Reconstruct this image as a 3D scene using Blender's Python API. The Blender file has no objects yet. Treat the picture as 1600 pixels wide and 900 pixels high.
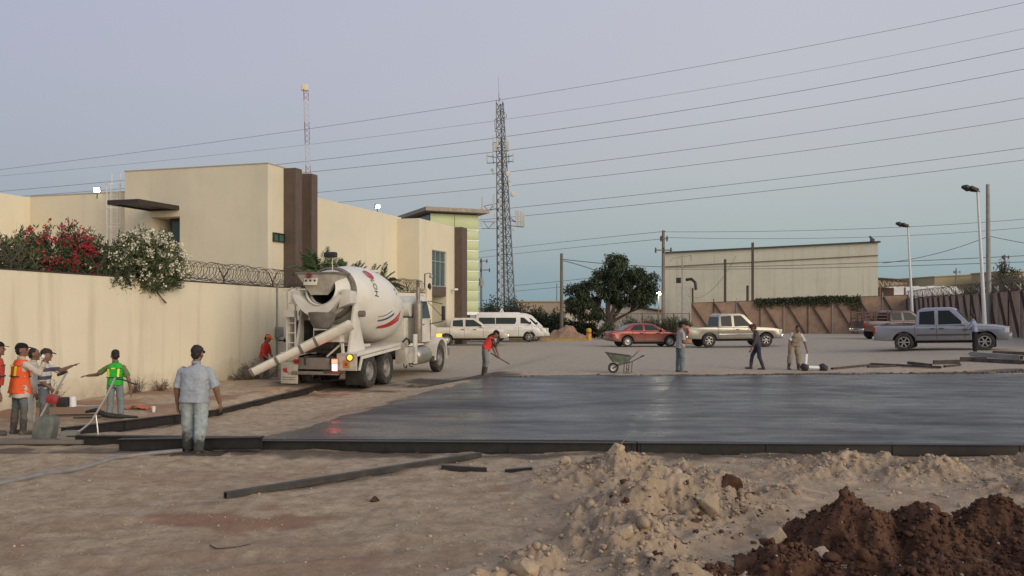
import bpy, bmesh, math, random
import numpy as np
from mathutils import Vector, Matrix, Euler

random.seed(7)
rng = np.random.default_rng(11)
R = math.radians
scene = bpy.context.scene
C = scene.collection

# ---------------------------------------------------------------- camera
F, HZ, CH = 1330.0, 480.0, 2.3          # focal length in photo pixels, horizon row, eye height in metres
cam_data = bpy.data.cameras.new('camera')
cam = bpy.data.objects.new('camera', cam_data)
C.objects.link(cam)
cam.location = (0, 0, CH)
cam.rotation_euler = (R(90), 0, 0)
cam_data.sensor_width = 36.0
cam_data.lens = F / 1600 * 36
cam_data.shift_y = (HZ - 450) / 1600
cam_data.clip_start = 0.1
cam_data.clip_end = 9000
scene.camera = cam

# ---------------------------------------------------------------- sky and sun (dusk, the sun has just set behind the camera)
SUN_AZ = (0.69, -0.72)                  # where the afterglow stands, seen from above
world = bpy.data.worlds.new('World')
scene.world = world
world.use_nodes = True
wn, wl = world.node_tree.nodes, world.node_tree.links
wn.clear()
w_out = wn.new('ShaderNodeOutputWorld')
w_bg = wn.new('ShaderNodeBackground')
sky = wn.new('ShaderNodeTexSky')
sky.sky_type = 'NISHITA'
sky.sun_disc = False
sky.sun_elevation = R(2.0)
sky.sun_rotation = math.atan2(SUN_AZ[0], SUN_AZ[1])
sky.altitude = 0
sky.air_density = 1.0
sky.dust_density = 1.6
sky.ozone_density = 1.4
# dusk air: a teal band of earth shadow low down, a pale mauve belt above it
w_tc = wn.new('ShaderNodeTexCoord')
w_sep = wn.new('ShaderNodeSeparateXYZ')
w_ramp = wn.new('ShaderNodeValToRGB')
w_mix = wn.new('ShaderNodeMix'); w_mix.data_type = 'RGBA'
wl.new(w_tc.outputs['Generated'], w_sep.inputs[0])
wl.new(w_sep.outputs['Z'], w_ramp.inputs[0])
SKYR = [(0.0, (.25, .36, .40)), (.035, (.275, .375, .415)), (.085, (.365, .43, .455)), (.15, (.435, .465, .50)),
        (.24, (.48, .49, .555)), (.36, (.49, .50, .585)), (1.0, (.36, .41, .56))]
el = w_ramp.color_ramp.elements
while len(el) < len(SKYR): el.new(0.5)
for e, (p, c) in zip(el, SKYR):
    e.position = p; e.color = (*c, 1)
w_gain = wn.new('ShaderNodeVectorMath'); w_gain.operation = 'SCALE'
w_gain.inputs['Scale'].default_value = 10.0
wl.new(w_ramp.outputs[0], w_gain.inputs[0])
w_mix.inputs['Factor'].default_value = 0.80
wl.new(sky.outputs[0], w_mix.inputs['A'])
wl.new(w_gain.outputs[0], w_mix.inputs['B'])
# the side away from the afterglow is a little deeper and bluer
w_dot = wn.new('ShaderNodeVectorMath'); w_dot.operation = 'DOT_PRODUCT'; w_dot.inputs[1].default_value = (SUN_AZ[0], SUN_AZ[1] * .25, 0)
wl.new(w_tc.outputs['Generated'], w_dot.inputs[0])
w_mr = wn.new('ShaderNodeMapRange'); w_mr.inputs[1].default_value = -.65; w_mr.inputs[2].default_value = .02
wl.new(w_dot.outputs['Value'], w_mr.inputs[0])
w_tint = wn.new('ShaderNodeMix'); w_tint.data_type = 'RGBA'; w_tint.inputs['A'].default_value = (.80, .82, .93, 1); w_tint.inputs['B'].default_value = (1.04, 1.035, 1.015, 1)
wl.new(w_mr.outputs[0], w_tint.inputs['Factor'])
w_mul = wn.new('ShaderNodeMix'); w_mul.data_type = 'RGBA'; w_mul.blend_type = 'MULTIPLY'; w_mul.inputs['Factor'].default_value = 1
wl.new(w_mix.outputs['Result'], w_mul.inputs['A']); wl.new(w_tint.outputs['Result'], w_mul.inputs['B'])
wl.new(w_mul.outputs['Result'], w_bg.inputs['Color'])
w_bg.inputs['Strength'].default_value = 0.10
wl.new(w_bg.outputs[0], w_out.inputs[0])

sun_data = bpy.data.lights.new('sun', 'SUN')
sun_data.energy = 2.1
sun_data.angle = R(50)
sun_data.color = (1.0, 0.86, 0.67)
sun = bpy.data.objects.new('sun', sun_data)
C.objects.link(sun)
_sd = Vector((SUN_AZ[0], SUN_AZ[1], 0)).normalized() * math.cos(R(15)) + Vector((0, 0, math.sin(R(15))))
sun.rotation_euler = _sd.to_track_quat('Z', 'Y').to_euler()

scene.view_settings.view_transform = 'Standard'
scene.view_settings.look = 'None'
scene.view_settings.exposure = 0.3
scene.view_settings.gamma = 1.0
scene.view_settings.use_curve_mapping = False
scene.render.film_transparent = False
scene.cycles.max_bounces = 6
scene.cycles.use_denoising = True

# ---------------------------------------------------------------- helpers
def wx(px, Y): return (px - 800) / F * Y
def wz(py, Y): return CH + (HZ - py) / F * Y

def sstep(a, b, x):
    t = np.clip((np.asarray(x, float) - a) / (b - a), 0, 1)
    return t * t * (3 - 2 * t)

_GY = [-400, 13, 26, 34, 48, 60, 80, 110, 200, 5000]
_GZ = [0, 0, .09, .08, .0, -.15, -.55, -1.1, -1.8, -1.8]
def slab_left(Y): return -4.05 + (np.asarray(Y, float) - 13.7) * 0.27
def gz(X, Y):
    """height of the yard: falls gently away, dips along the long wall, rises to the right"""
    X = np.asarray(X, float); Y = np.asarray(Y, float)
    z = np.interp(Y, _GY, _GZ)
    e = slab_left(Y) - X
    z = z - .27 * sstep(.4, 2.4, e) * sstep(14.6, 18.5, Y) * (1 - sstep(34, 47, Y))
    z = z + .36 * sstep(13, 21, X) * sstep(26, 34, Y) * (1 - sstep(60, 95, Y))
    return z
def G(X, Y): return float(gz(X, Y))
def on(px, Y, dz=0.0):
    X = wx(px, Y)
    return Vector((X, Y, G(X, Y) + dz))

# vectorised value noise
_perm = rng.permutation(512)
_vals = rng.random(512) * 2 - 1
def vnoise(x, y, s=0):
    xi = np.floor(x).astype(int); yi = np.floor(y).astype(int)
    xf = x - xi; yf = y - yi
    u = xf * xf * xf * (xf * (xf * 6 - 15) + 10); v = yf * yf * yf * (yf * (yf * 6 - 15) + 10)
    def h(a, b): return _vals[(_perm[(a + _perm[(b + s * 37) % 512]) % 512]) % 512]
    return (h(xi, yi) * (1 - u) + h(xi + 1, yi) * u) * (1 - v) + (h(xi, yi + 1) * (1 - u) + h(xi + 1, yi + 1) * u) * v
def fbm(x, y, octs=5, s=0, gain=.5):
    r = np.zeros_like(np.asarray(x, float)); a = 1.0; f = 1.0
    for i in range(octs):
        r = r + a * vnoise(x * f + 13.7 * i, y * f - 7.1 * i, s + i); a *= gain; f *= 2.03
    return r

def tag(o, label, cat=None, group=None, kind=None):
    if label: o['label'] = label
    if cat: o['category'] = cat
    if group: o['group'] = group
    if kind: o['kind'] = kind
    return o

def thing(name, label, cat, loc=(0, 0, 0), rotz=0.0, group=None):
    o = bpy.data.objects.new(name, None)
    o.empty_display_size = .2
    C.objects.link(o)
    o.location = loc; o.rotation_euler = (0, 0, rotz)
    return tag(o, label, cat, group)

def link(name, me, m=None, parent=None, loc=None):
    o = bpy.data.objects.new(name, me)
    C.objects.link(o)
    if m is not None and not me.materials: me.materials.append(m)
    if parent is not None: o.parent = parent
    if loc is not None: o.location = loc
    return o

def smooth_by_angle(me, ang=40):
    bm = bmesh.new(); bm.from_mesh(me)
    for f in bm.faces: f.smooth = True
    lim = R(ang)
    for e in bm.edges:
        if len(e.link_faces) == 2:
            e.smooth = e.calc_face_angle(0) < lim
    bm.to_mesh(me); bm.free()

class MB:
    """collects shapes of ONE part as vertices and faces"""
    def __init__(s): s.v = []; s.f = []; s.mi = []
    def add(s, verts, faces, mi=0):
        n = len(s.v); s.v.extend([tuple(v) for v in verts])
        s.f.extend([tuple(i + n for i in f) for f in faces]); s.mi.extend([mi] * len(faces)); return s
    def box(s, c, d, rot=None, mi=0):
        c = Vector(c); hx, hy, hz = d[0] / 2, d[1] / 2, d[2] / 2
        vs = [Vector((x, y, z)) for z in (-hz, hz) for x, y in ((-hx, -hy), (hx, -hy), (hx, hy), (-hx, hy))]
        if rot is not None:
            m = rot if isinstance(rot, Matrix) else Euler(rot).to_matrix()
            vs = [m @ v for v in vs]
        return s.add([v + c for v in vs], [(0, 3, 2, 1), (4, 5, 6, 7), (0, 1, 5, 4), (1, 2, 6, 5), (2, 3, 7, 6), (3, 0, 4, 7)], mi)
    def bar(s, p, q, w, h=None, up=(0, 0, 1), mi=0):
        p = Vector(p); q = Vector(q); d = q - p; L = d.length
        if L < 1e-6: return s
        z = d / L; u = Vector(up)
        x = u.cross(z)
        if x.length < 1e-3: x = Vector((1, 0, 0)).cross(z)
        if x.length < 1e-3: x = Vector((0, 1, 0)).cross(z)
        x.normalize(); y = z.cross(x)
        m = Matrix((x, y, z)).transposed()
        return s.box((p + q) / 2, (w, h or w, L), m, mi)
    def tube(s, pts, r, n=8, cap=True, mi=0, closed=False):
        pts = [Vector(p) for p in pts]; k = len(pts)
        rs = r if hasattr(r, '__len__') else [r] * k
        base = len(s.v); prev = None; vs = []
        for i, p in enumerate(pts):
            if closed: t = pts[(i + 1) % k] - pts[i - 1]
            else: t = pts[min(i + 1, k - 1)] - pts[max(i - 1, 0)]
            if t.length < 1e-9: t = Vector((0, 0, 1))
            t.normalize()
            if prev is None:
                a = Vector((0, 0, 1)) if abs(t.z) < .9 else Vector((1, 0, 0))
                x = a.cross(t).normalized()
            else:
                x = prev - t * prev.dot(t)
                x = x.normalized() if x.length > 1e-6 else Vector((1, 0, 0))
            prev = x; y = t.cross(x)
            for j in range(n):
                a = 2 * math.pi * j / n
                vs.append(p + (x * math.cos(a) + y * math.sin(a)) * rs[i])
        fs = []
        for i in range(k if closed else k - 1):
            i2 = (i + 1) % k
            for j in range(n):
                j2 = (j + 1) % n
                fs.append((i * n + j, i * n + j2, i2 * n + j2, i2 * n + j))
        if cap and not closed:
            fs.append(tuple(range(n - 1, -1, -1))); fs.append(tuple((k - 1) * n + j for j in range(n)))
        return s.add(vs, fs, mi)
    def cyl(s, p, q, r0, r1=None, n=16, mi=0): return s.tube([p, q], [r0, r0 if r1 is None else r1], n, True, mi)
    def lathe(s, prof, c=(0, 0, 0), axis=(0, 0, 1), n=24, mi=0, a0=0.0, a1=2 * math.pi):
        """prof: (radius, height along the axis)"""
        c = Vector(c); z = Vector(axis).normalized()
        x = Vector((0, 0, 1)).cross(z)
        x = Vector((1, 0, 0)) if x.length < 1e-3 else x.normalized()
        y = z.cross(x); full = abs(a1 - a0 - 2 * math.pi) < 1e-6; m = n if full else n + 1
        vs = [c + z * h + (x * math.cos(a0 + (a1 - a0) * j / n) + y * math.sin(a0 + (a1 - a0) * j / n)) * r for r, h in prof for j in range(m)]
        fs = []
        for i in range(len(prof) - 1):
            for j in range(n):
                j2 = (j + 1) % m
                fs.append((i * m + j, i * m + j2, (i + 1) * m + j2, (i + 1) * m + j))
        return s.add(vs, fs, mi)
    def prism(s, poly, a, b, fn, mi=0):
        """poly in 2-D, swept from a to b; fn(u, v, t) gives the 3-D point"""
        n = len(poly)
        vs = [fn(u, v, a) for u, v in poly] + [fn(u, v, b) for u, v in poly]
        fs = [tuple(range(n - 1, -1, -1)), tuple(range(n, 2 * n))]
        for i in range(n):
            j = (i + 1) % n; fs.append((i, j, n + j, n + i))
        return s.add(vs, fs, mi)
    def quad(s, a, b, c, d, mi=0): return s.add([a, b, c, d], [(0, 1, 2, 3)], mi)
    def ell(s, c, r, n=12, m=8, rot=None, mi=0):
        c = Vector(c); vs = []; fs = []
        for i in range(1, m):
            th = math.pi * i / m
            for j in range(n):
                ph = 2 * math.pi * j / n
                vs.append(Vector((r[0] * math.sin(th) * math.cos(ph), r[1] * math.sin(th) * math.sin(ph), r[2] * math.cos(th))))
        vs += [Vector((0, 0, r[2])), Vector((0, 0, -r[2]))]
        if rot is not None: vs = [rot @ v for v in vs]
        for i in range(m - 2):
            for j in range(n):
                j2 = (j + 1) % n; fs.append((i * n + j, (i + 1) * n + j, (i + 1) * n + j2, i * n + j2))
        t = (m - 1) * n
        for j in range(n):
            j2 = (j + 1) % n
            fs.append((t, j, j2)); fs.append((t + 1, (m - 2) * n + j2, (m - 2) * n + j))
        return s.add([v + c for v in vs], fs, mi)
    def mesh(s, name='part', fix=True):
        me = bpy.data.meshes.new(name)
        me.from_pydata(s.v, [], s.f)
        if any(s.mi): me.polygons.foreach_set('material_index', s.mi)
        if fix:
            bm = bmesh.new(); bm.from_mesh(me)
            bmesh.ops.recalc_face_normals(bm, faces=bm.faces); bm.to_mesh(me); bm.free()
        me.update(); return me
    def build(s, name, m, parent=None, smooth=None, bevel=0.0, loc=None):
        me = s.mesh(name)
        for x in (m if isinstance(m, (list, tuple)) else [m]): me.materials.append(x)
        if bevel:
            bm = bmesh.new(); bm.from_mesh(me)
            es = [e for e in bm.edges if len(e.link_faces) == 2 and e.calc_face_angle(0) > R(30)]
            bmesh.ops.bevel(bm, geom=es, offset=bevel, segments=2, profile=.6, affect='EDGES', clamp_overlap=True)
            bm.to_mesh(me); bm.free()
            if smooth is None: smooth = 50
        if smooth: smooth_by_angle(me, smooth)
        return link(name, me, None, parent, loc)

def np_mesh(name, V, faces, k):
    """fast mesh from arrays; every face has k corners"""
    me = bpy.data.meshes.new(name)
    V = np.ascontiguousarray(V, np.float32); faces = np.ascontiguousarray(faces, np.int32)
    me.vertices.add(len(V)); me.vertices.foreach_set('co', V.ravel())
    me.loops.add(faces.size); me.loops.foreach_set('vertex_index', faces.ravel())
    me.polygons.add(len(faces)); me.polygons.foreach_set('loop_start', np.arange(0, faces.size, k, dtype=np.int32))
    me.update(calc_edges=True); me.validate()
    return me

def grid_mesh(name, xs, ys, zf, smooth=True):
    X, Y = np.meshgrid(xs, ys); Z = zf(X, Y)
    ny, nx = X.shape
    V = np.stack([X.ravel(), Y.ravel(), Z.ravel()], 1)
    i = (np.arange(ny - 1)[:, None] * nx + np.arange(nx - 1)[None, :]).ravel()
    me = np_mesh(name, V, np.stack([i, i + 1, i + nx + 1, i + nx], 1), 4)
    if smooth: me.polygons.foreach_set('use_smooth', np.ones(len(me.polygons), bool))
    return me, X, Y, Z

def copy_tree(o, parent=None, label=None):
    c = o.copy(); C.objects.link(c); c.parent = parent
    if label: c['label'] = label
    for ch in list(o.children): copy_tree(ch, c)
    return c

# ---------------------------------------------------------------- materials
_M = {}
def M(name, col, rough=.7, metal=0.0, var=.12, scale=6.0, bump=0.0, bscale=40.0, dirt=None, dirt_amt=.5, dirt_scale=3.0,
      stretch=(1, 1, 1), spec=.5, coat=0.0, rvar=.1):
    """one procedural material: base colour broken up by noise, optional dirt and fine relief"""
    if name in _M: return _M[name]
    m = bpy.data.materials.new(name); m.use_nodes = True
    n, l = m.node_tree.nodes, m.node_tree.links
    b = n['Principled BSDF']
    tc = n.new('ShaderNodeTexCoord'); mp = n.new('ShaderNodeMapping')
    mp.inputs['Scale'].default_value = stretch
    l.new(tc.outputs['Object'], mp.inputs[0])
    nz = n.new('ShaderNodeTexNoise'); nz.inputs['Scale'].default_value = scale; nz.inputs['Detail'].default_value = 6; nz.inputs['Roughness'].default_value = .62
    l.new(mp.outputs[0], nz.inputs['Vector'])
    rp = n.new('ShaderNodeValToRGB')
    rp.color_ramp.elements[0].position = .3; rp.color_ramp.elements[1].position = .7
    rp.color_ramp.elements[0].color = (*[max(0, c * (1 - var)) for c in col], 1)
    rp.color_ramp.elements[1].color = (*[min(1, c * (1 + var)) for c in col], 1)
    l.new(nz.outputs['Fac'], rp.inputs[0])
    out = rp.outputs[0]
    if dirt:
        n2 = n.new('ShaderNodeTexNoise'); n2.inputs['Scale'].default_value = dirt_scale; n2.inputs['Detail'].default_value = 8; n2.inputs['Roughness'].default_value = .7
        l.new(mp.outputs[0], n2.inputs['Vector'])
        r2 = n.new('ShaderNodeMapRange'); r2.inputs[1].default_value = .45; r2.inputs[2].default_value = .72; r2.inputs[3].default_value = 0; r2.inputs[4].default_value = dirt_amt
        l.new(n2.outputs['Fac'], r2.inputs[0])
        mx = n.new('ShaderNodeMix'); mx.data_type = 'RGBA'
        l.new(r2.outputs[0], mx.inputs['Factor']); l.new(out, mx.inputs['A']); mx.inputs['B'].default_value = (*dirt, 1)
        out = mx.outputs['Result']
    l.new(out, b.inputs['Base Color'])
    rr = n.new('ShaderNodeMapRange'); rr.inputs[3].default_value = max(.02, rough - rvar); rr.inputs[4].default_value = min(1, rough + rvar)
    l.new(nz.outputs['Fac'], rr.inputs[0]); l.new(rr.outputs[0], b.inputs['Roughness'])
    b.inputs['Metallic'].default_value = metal
    b.inputs['Specular IOR Level'].default_value = spec
    if coat: b.inputs['Coat Weight'].default_value = coat; b.inputs['Coat Roughness'].default_value = .08
    if bump:
        nb = n.new('ShaderNodeTexNoise'); nb.inputs['Scale'].default_value = bscale; nb.inputs['Detail'].default_value = 5
        l.new(mp.outputs[0], nb.inputs['Vector'])
        bp = n.new('ShaderNodeBump'); bp.inputs['Strength'].default_value = 1.0; bp.inputs['Distance'].default_value = bump
        l.new(nb.outputs['Fac'], bp.inputs['Height']); l.new(bp.outputs[0], b.inputs['Normal'])
    _M[name] = m
    return m

def emit(name, col, strength):
    if name in _M: return _M[name]
    m = bpy.data.materials.new(name); m.use_nodes = True
    b = m.node_tree.nodes['Principled BSDF']
    b.inputs['Base Color'].default_value = (*col, 1)
    b.inputs['Emission Color'].default_value = (*col, 1); b.inputs['Emission Strength'].default_value = strength
    _M[name] = m
    return m

def glass(name, col, rough=.08, spec=.4):
    if name in _M: return _M[name]
    m = bpy.data.materials.new(name); m.use_nodes = True
    n, l = m.node_tree.nodes, m.node_tree.links
    b = n['Principled BSDF']
    nz = n.new('ShaderNodeTexNoise'); nz.inputs['Scale'].default_value = 1.2
    tc = n.new('ShaderNodeTexCoord'); l.new(tc.outputs['Object'], nz.inputs['Vector'])
    bp = n.new('ShaderNodeBump'); bp.inputs['Distance'].default_value = .01; l.new(nz.outputs['Fac'], bp.inputs['Height'])
    l.new(bp.outputs[0], b.inputs['Normal'])
    b.inputs['Base Color'].default_value = (*col, 1); b.inputs['Roughness'].default_value = rough
    b.inputs['Specular IOR Level'].default_value = spec
    _M[name] = m
    return m
# ================================================================ ground, slab, heaps
def attr_mat(name, build):
    m = bpy.data.materials.new(name); m.use_nodes = True
    build(m.node_tree.nodes, m.node_tree.links, m.node_tree.nodes['Principled BSDF'])
    _M[name] = m
    return m

def N(n, t, **kw):
    x = n.new(t)
    for k, v in kw.items():
        if k in x.inputs: x.inputs[k].default_value = v
        else: setattr(x, k, v)
    return x

def mixc(n, l, fac, a, b):
    mx = n.new('ShaderNodeMix'); mx.data_type = 'RGBA'
    for s, v in (('Factor', fac), ('A', a), ('B', b)):
        if isinstance(v, bpy.types.NodeSocket): l.new(v, mx.inputs[s])
        elif s == 'Factor': mx.inputs[s].default_value = v
        else: mx.inputs[s].default_value = (*v, 1)
    return mx.outputs['Result']

def _ground(n, l, b):
    tc = n.new('ShaderNodeTexCoord')
    def noise(scale, det=6, rough=.6):
        x = N(n, 'ShaderNodeTexNoise', Scale=scale, Detail=det, Roughness=rough); l.new(tc.outputs['Object'], x.inputs['Vector']); return x.outputs['Fac']
    def rng_(s, a, b_, c=0.0, d=1.0):
        x = n.new('ShaderNodeMapRange'); l.new(s, x.inputs[0])
        for i, v in enumerate((a, b_, c, d)): x.inputs[i + 1].default_value = v
        return x.outputs[0]
    big, mid, fine = noise(.55), noise(4.2, 9, .72), noise(34, 7, .75)
    tan = mixc(n, l, rng_(mid, .38, .62), (.40, .295, .19), (.69, .545, .385))
    grit = noise(95, 5, .8); tan = mixc(n, l, rng_(grit, .52, .72, 0, .5), tan, (.66, .54, .40)); tan = mixc(n, l, rng_(grit, .46, .30, 0, .45), tan, (.20, .14, .09))
    tan = mixc(n, l, rng_(fine, .35, .7, 0, .55), tan, (.27, .20, .125))
    at = n.new('ShaderNodeAttribute'); at.attribute_name = 'soil'
    sep = n.new('ShaderNodeSeparateColor'); l.new(at.outputs['Color'], sep.inputs[0])
    red = mixc(n, l, rng_(fine, .3, .7), (.28, .155, .095), (.42, .25, .165))
    c = mixc(n, l, sep.outputs[0], tan, red)
    lot = mixc(n, l, rng_(mid, .3, .7), (.38, .325, .25), (.52, .445, .345))
    lot = mixc(n, l, rng_(fine, .4, .75, 0, .5), lot, (.28, .24, .19))
    c = mixc(n, l, sep.outputs[1], c, lot)
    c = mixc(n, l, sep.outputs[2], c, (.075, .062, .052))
    l.new(c, b.inputs['Base Color'])
    b.inputs['Roughness'].default_value = .95; b.inputs['Specular IOR Level'].default_value = .25
    bp = N(n, 'ShaderNodeBump', Strength=1.0, Distance=.026); l.new(fine, bp.inputs['Height'])
    bp2 = N(n, 'ShaderNodeBump', Strength=1.0, Distance=.06); l.new(mid, bp2.inputs['Height']); l.new(bp2.outputs[0], bp.inputs['Normal'])
    l.new(bp.outputs[0], b.inputs['Normal'])
MAT_GROUND = attr_mat('yard_soil', _ground)

def soil_masks(X, Y):
    red = np.clip(.5 * sstep(.28, .9, fbm(X * .5 + 3, Y * .5, 5, 3)) + .25 * sstep(.1, .8, fbm(X * 1.4, Y * 2.2, 4, 9)), 0, 1) * (1 - sstep(17, 25, Y))
    for cx, cy, rx, ry, a in ((-2.95, 9.3, .9, .42, .95), (-3.9, 11.6, 2.4, .5, .35), (.9, 11.0, 1.3, .45, .75), (-5.2, 8.2, 1.5, .9, .4), (1.2, 9.6, .8, .5, .6), (-1.9, 7.6, 1.6, .8, .45)):
        d = np.hypot((X - cx) / rx, (Y - cy) / ry) + .75 * fbm(X * 2.1, Y * 3.3, 5, 5)
        red = np.maximum(red, a * (1 - sstep(.35, 1.15, d)))
    # reddish bank at the foot of the long wall
    e = slab_left(Y) - X
    red = np.maximum(red, .85 * sstep(4.4, 5.6, e + .8 * fbm(X, Y, 3, 2)) * sstep(15, 17, Y) * (1 - sstep(24, 30, Y)) * sstep(-.2, .5, fbm(X * .9, Y * .9, 4, 8) + .25))
    yf = 26.3 + (X + .7) * .11
    lot = sstep(.6, 3.0, Y - yf + .7 * fbm(X * .4, Y * .4, 3, 4)) * sstep(-6.5, -2.5, X + (26 - Y) * .1)
    lot = np.maximum(lot, sstep(33, 38, Y))
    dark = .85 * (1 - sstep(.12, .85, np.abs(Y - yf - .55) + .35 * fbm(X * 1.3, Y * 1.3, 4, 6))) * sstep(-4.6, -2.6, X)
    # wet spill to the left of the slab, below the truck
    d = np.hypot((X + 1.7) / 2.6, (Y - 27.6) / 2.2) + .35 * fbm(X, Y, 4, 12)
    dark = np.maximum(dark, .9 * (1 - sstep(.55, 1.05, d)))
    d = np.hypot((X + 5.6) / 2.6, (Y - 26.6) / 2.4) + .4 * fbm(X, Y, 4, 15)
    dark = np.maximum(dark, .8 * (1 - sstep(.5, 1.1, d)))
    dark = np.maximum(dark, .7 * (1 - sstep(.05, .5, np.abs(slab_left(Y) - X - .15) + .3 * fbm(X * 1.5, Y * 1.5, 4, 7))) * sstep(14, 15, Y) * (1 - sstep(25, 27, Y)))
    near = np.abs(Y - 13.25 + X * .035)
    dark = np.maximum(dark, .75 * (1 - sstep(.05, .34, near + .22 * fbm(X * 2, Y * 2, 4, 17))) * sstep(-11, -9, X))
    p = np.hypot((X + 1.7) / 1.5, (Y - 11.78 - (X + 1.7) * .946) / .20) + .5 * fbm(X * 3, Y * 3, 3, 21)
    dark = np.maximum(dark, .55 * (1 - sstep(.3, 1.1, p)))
    return red, np.clip(lot, 0, 1), np.clip(dark, 0, 1)

def ground_z(X, Y):
    z = gz(X, Y)
    amp = (1 - sstep(30, 60, Y))
    yard = 1 - sstep(24, 28, Y)
    z = z + amp * (.022 * fbm(X * .9, Y * .9, 5, 31) * (.35 + .65 * yard) + .009 * yard * fbm(X * 4.5, Y * 4.5, 5, 33))
    # a low bank against the long wall
    e = slab_left(Y) - X
    z = z + .16 * sstep(4.6, 5.6, e + .3 * fbm(X * .8, Y * .8, 3, 35)) * sstep(15.5, 17.5, Y) * (1 - sstep(26, 31, Y))
    # tyre ruts in the foreground
    for y0, sl, dpt in ((8.5, .30, .034), (10.2, .30, .030), (11.6, -.12, .022), (12.6, -.12, .018)):
        dd_ = Y - y0 - sl * X + .18 * fbm(X * .5, Y * .5, 2, 37)
        z = z + (-dpt * np.exp(-(dd_ / .17) ** 2) * (.8 + .35 * np.sin(X * 26)) + dpt * .5 * np.exp(-((np.abs(dd_) - .27) / .09) ** 2)) * (1 - sstep(-.5, .8, X)) * (.5 + .5 * np.clip(fbm(X * .6, Y * .6, 3, 38) + .6, 0, 1))
    # footprints and scuffs
    z = z - .016 * yard * sstep(.35, .75, fbm(X * 2.6 + 5, Y * 2.6, 2, 39)) * (Y > 5)
    return z

def spaced(a, b, step, far, ratio):
    xs = list(np.arange(a, b, step)); s = step
    lo = a; hi = xs[-1]; left = []; right = []
    while hi < far:
        s *= ratio; hi += s; right.append(hi)
    s = step
    while lo > -far:
        s *= ratio; lo -= s; left.append(lo)
    return np.array(left[::-1] + xs + right)
gx = spaced(-12, 10, .07, 3500, 1.12)
gy = spaced(5, 31, .065, 6000, 1.09)
gy = gy[gy > -500]
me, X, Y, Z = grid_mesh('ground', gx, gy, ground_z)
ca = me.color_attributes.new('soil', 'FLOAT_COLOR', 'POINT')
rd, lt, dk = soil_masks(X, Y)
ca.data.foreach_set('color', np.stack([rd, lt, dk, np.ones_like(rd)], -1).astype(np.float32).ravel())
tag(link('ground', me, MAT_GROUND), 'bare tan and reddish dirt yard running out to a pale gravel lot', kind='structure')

# ---------------------------------------------------------------- fresh concrete slab
def _slab(n, l, b):
    tc = n.new('ShaderNodeTexCoord')
    def noise(scale, st, det=5, rough=.6):
        mp = n.new('ShaderNodeMapping'); mp.inputs['Scale'].default_value = st; l.new(tc.outputs['Object'], mp.inputs[0])
        x = N(n, 'ShaderNodeTexNoise', Scale=scale, Detail=det, Roughness=rough); l.new(mp.outputs[0], x.inputs['Vector']); return x.outputs['Fac']
    def rng_(s, a, b_, c=0.0, d=1.0):
        x = n.new('ShaderNodeMapRange'); l.new(s, x.inputs[0])
        for i, v in enumerate((a, b_, c, d)): x.inputs[i + 1].default_value = v
        return x.outputs[0]
    pat = noise(.42, (.5, 1.1, 1), 6, .62); str_ = noise(1.3, (.5, 1.5, 1), 7, .66); fine = noise(22, (1, 1, 1), 5, .65)
    col = mixc(n, l, rng_(pat, .35, .65), (.034, .031, .028), (.066, .061, .055))
    col = mixc(n, l, rng_(str_, .45, .7, 0, .5), col, (.088, .082, .075))
    l.new(col, b.inputs['Base Color'])
    ad = n.new('ShaderNodeMath'); ad.operation = 'MULTIPLY'; l.new(rng_(pat, .35, .65, 1.35, .75), ad.inputs[0]); l.new(rng_(str_, .3, .7, .44, .20), ad.inputs[1])
    l.new(ad.outputs[0], b.inputs['Roughness'])
    b.inputs['Specular IOR Level'].default_value = .20
    b1 = N(n, 'ShaderNodeBump', Strength=.5, Distance=.010); l.new(str_, b1.inputs['Height'])
    b2 = N(n, 'ShaderNodeBump', Strength=.7, Distance=.004); l.new(fine, b2.inputs['Height']); l.new(b1.outputs[0], b2.inputs['Normal'])
    l.new(b2.outputs[0], b.inputs['Normal'])
MAT_SLAB = attr_mat('wet_concrete', _slab)
SL = [(-4.03, 13.76), (26, 12.75), (26, 28.7), (-.74, 25.9)]
NSX, NSY = 440, 190
u = np.linspace(0, 1, NSX + 1); v = np.linspace(0, 1, NSY + 1)
U, Vv = np.meshgrid(u, v)
SLn = np.array(SL)
PX = (SLn[0, 0] * (1 - U) + SLn[1, 0] * U) * (1 - Vv) + (SLn[3, 0] * (1 - U) + SLn[2, 0] * U) * Vv
PY = (SLn[0, 1] * (1 - U) + SLn[1, 1] * U) * (1 - Vv) + (SLn[3, 1] * (1 - U) + SLn[2, 1] * U) * Vv
PX = PX + .10 * fbm(PX, PY * 1.5, 3, 60) * (1 - sstep(0, .05, U)) ; PY = PY + .12 * fbm(PX * .8, PY, 4, 61) * sstep(.95, 1, Vv)
PZ = .158 + .006 * fbm(PX * .5, PY * 1.2, 4, 62)
for (xa, ya), (xb, yb), hh in (((4.3, 23.3), (1.7, 13.6), .016), ((9.3, 25.4), (5.9, 13.2), .018), ((14.2, 26.3), (10.4, 13.1), .014)):   # cold joints between pours
    dx_, dy_ = xb - xa, yb - ya; ll = math.hypot(dx_, dy_); dist = ((PX - xa) * dy_ - (PY - ya) * dx_) / ll + .10 * fbm(PX * .8, PY * .9, 3, 64)
    PZ = PZ + hh * np.exp(-(dist / .07) ** 2) * (.6 + .6 * fbm(PX * 2, PY * 2, 3, 65)) + .006 * np.tanh(dist / .1)
V = np.stack([PX.ravel(), PY.ravel(), PZ.ravel()], 1)
i = (np.arange(NSY)[:, None] * (NSX + 1) + np.arange(NSX)[None, :]).ravel()
faces = np.stack([i, i + 1, i + NSX + 2, i + NSX + 1], 1)
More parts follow.
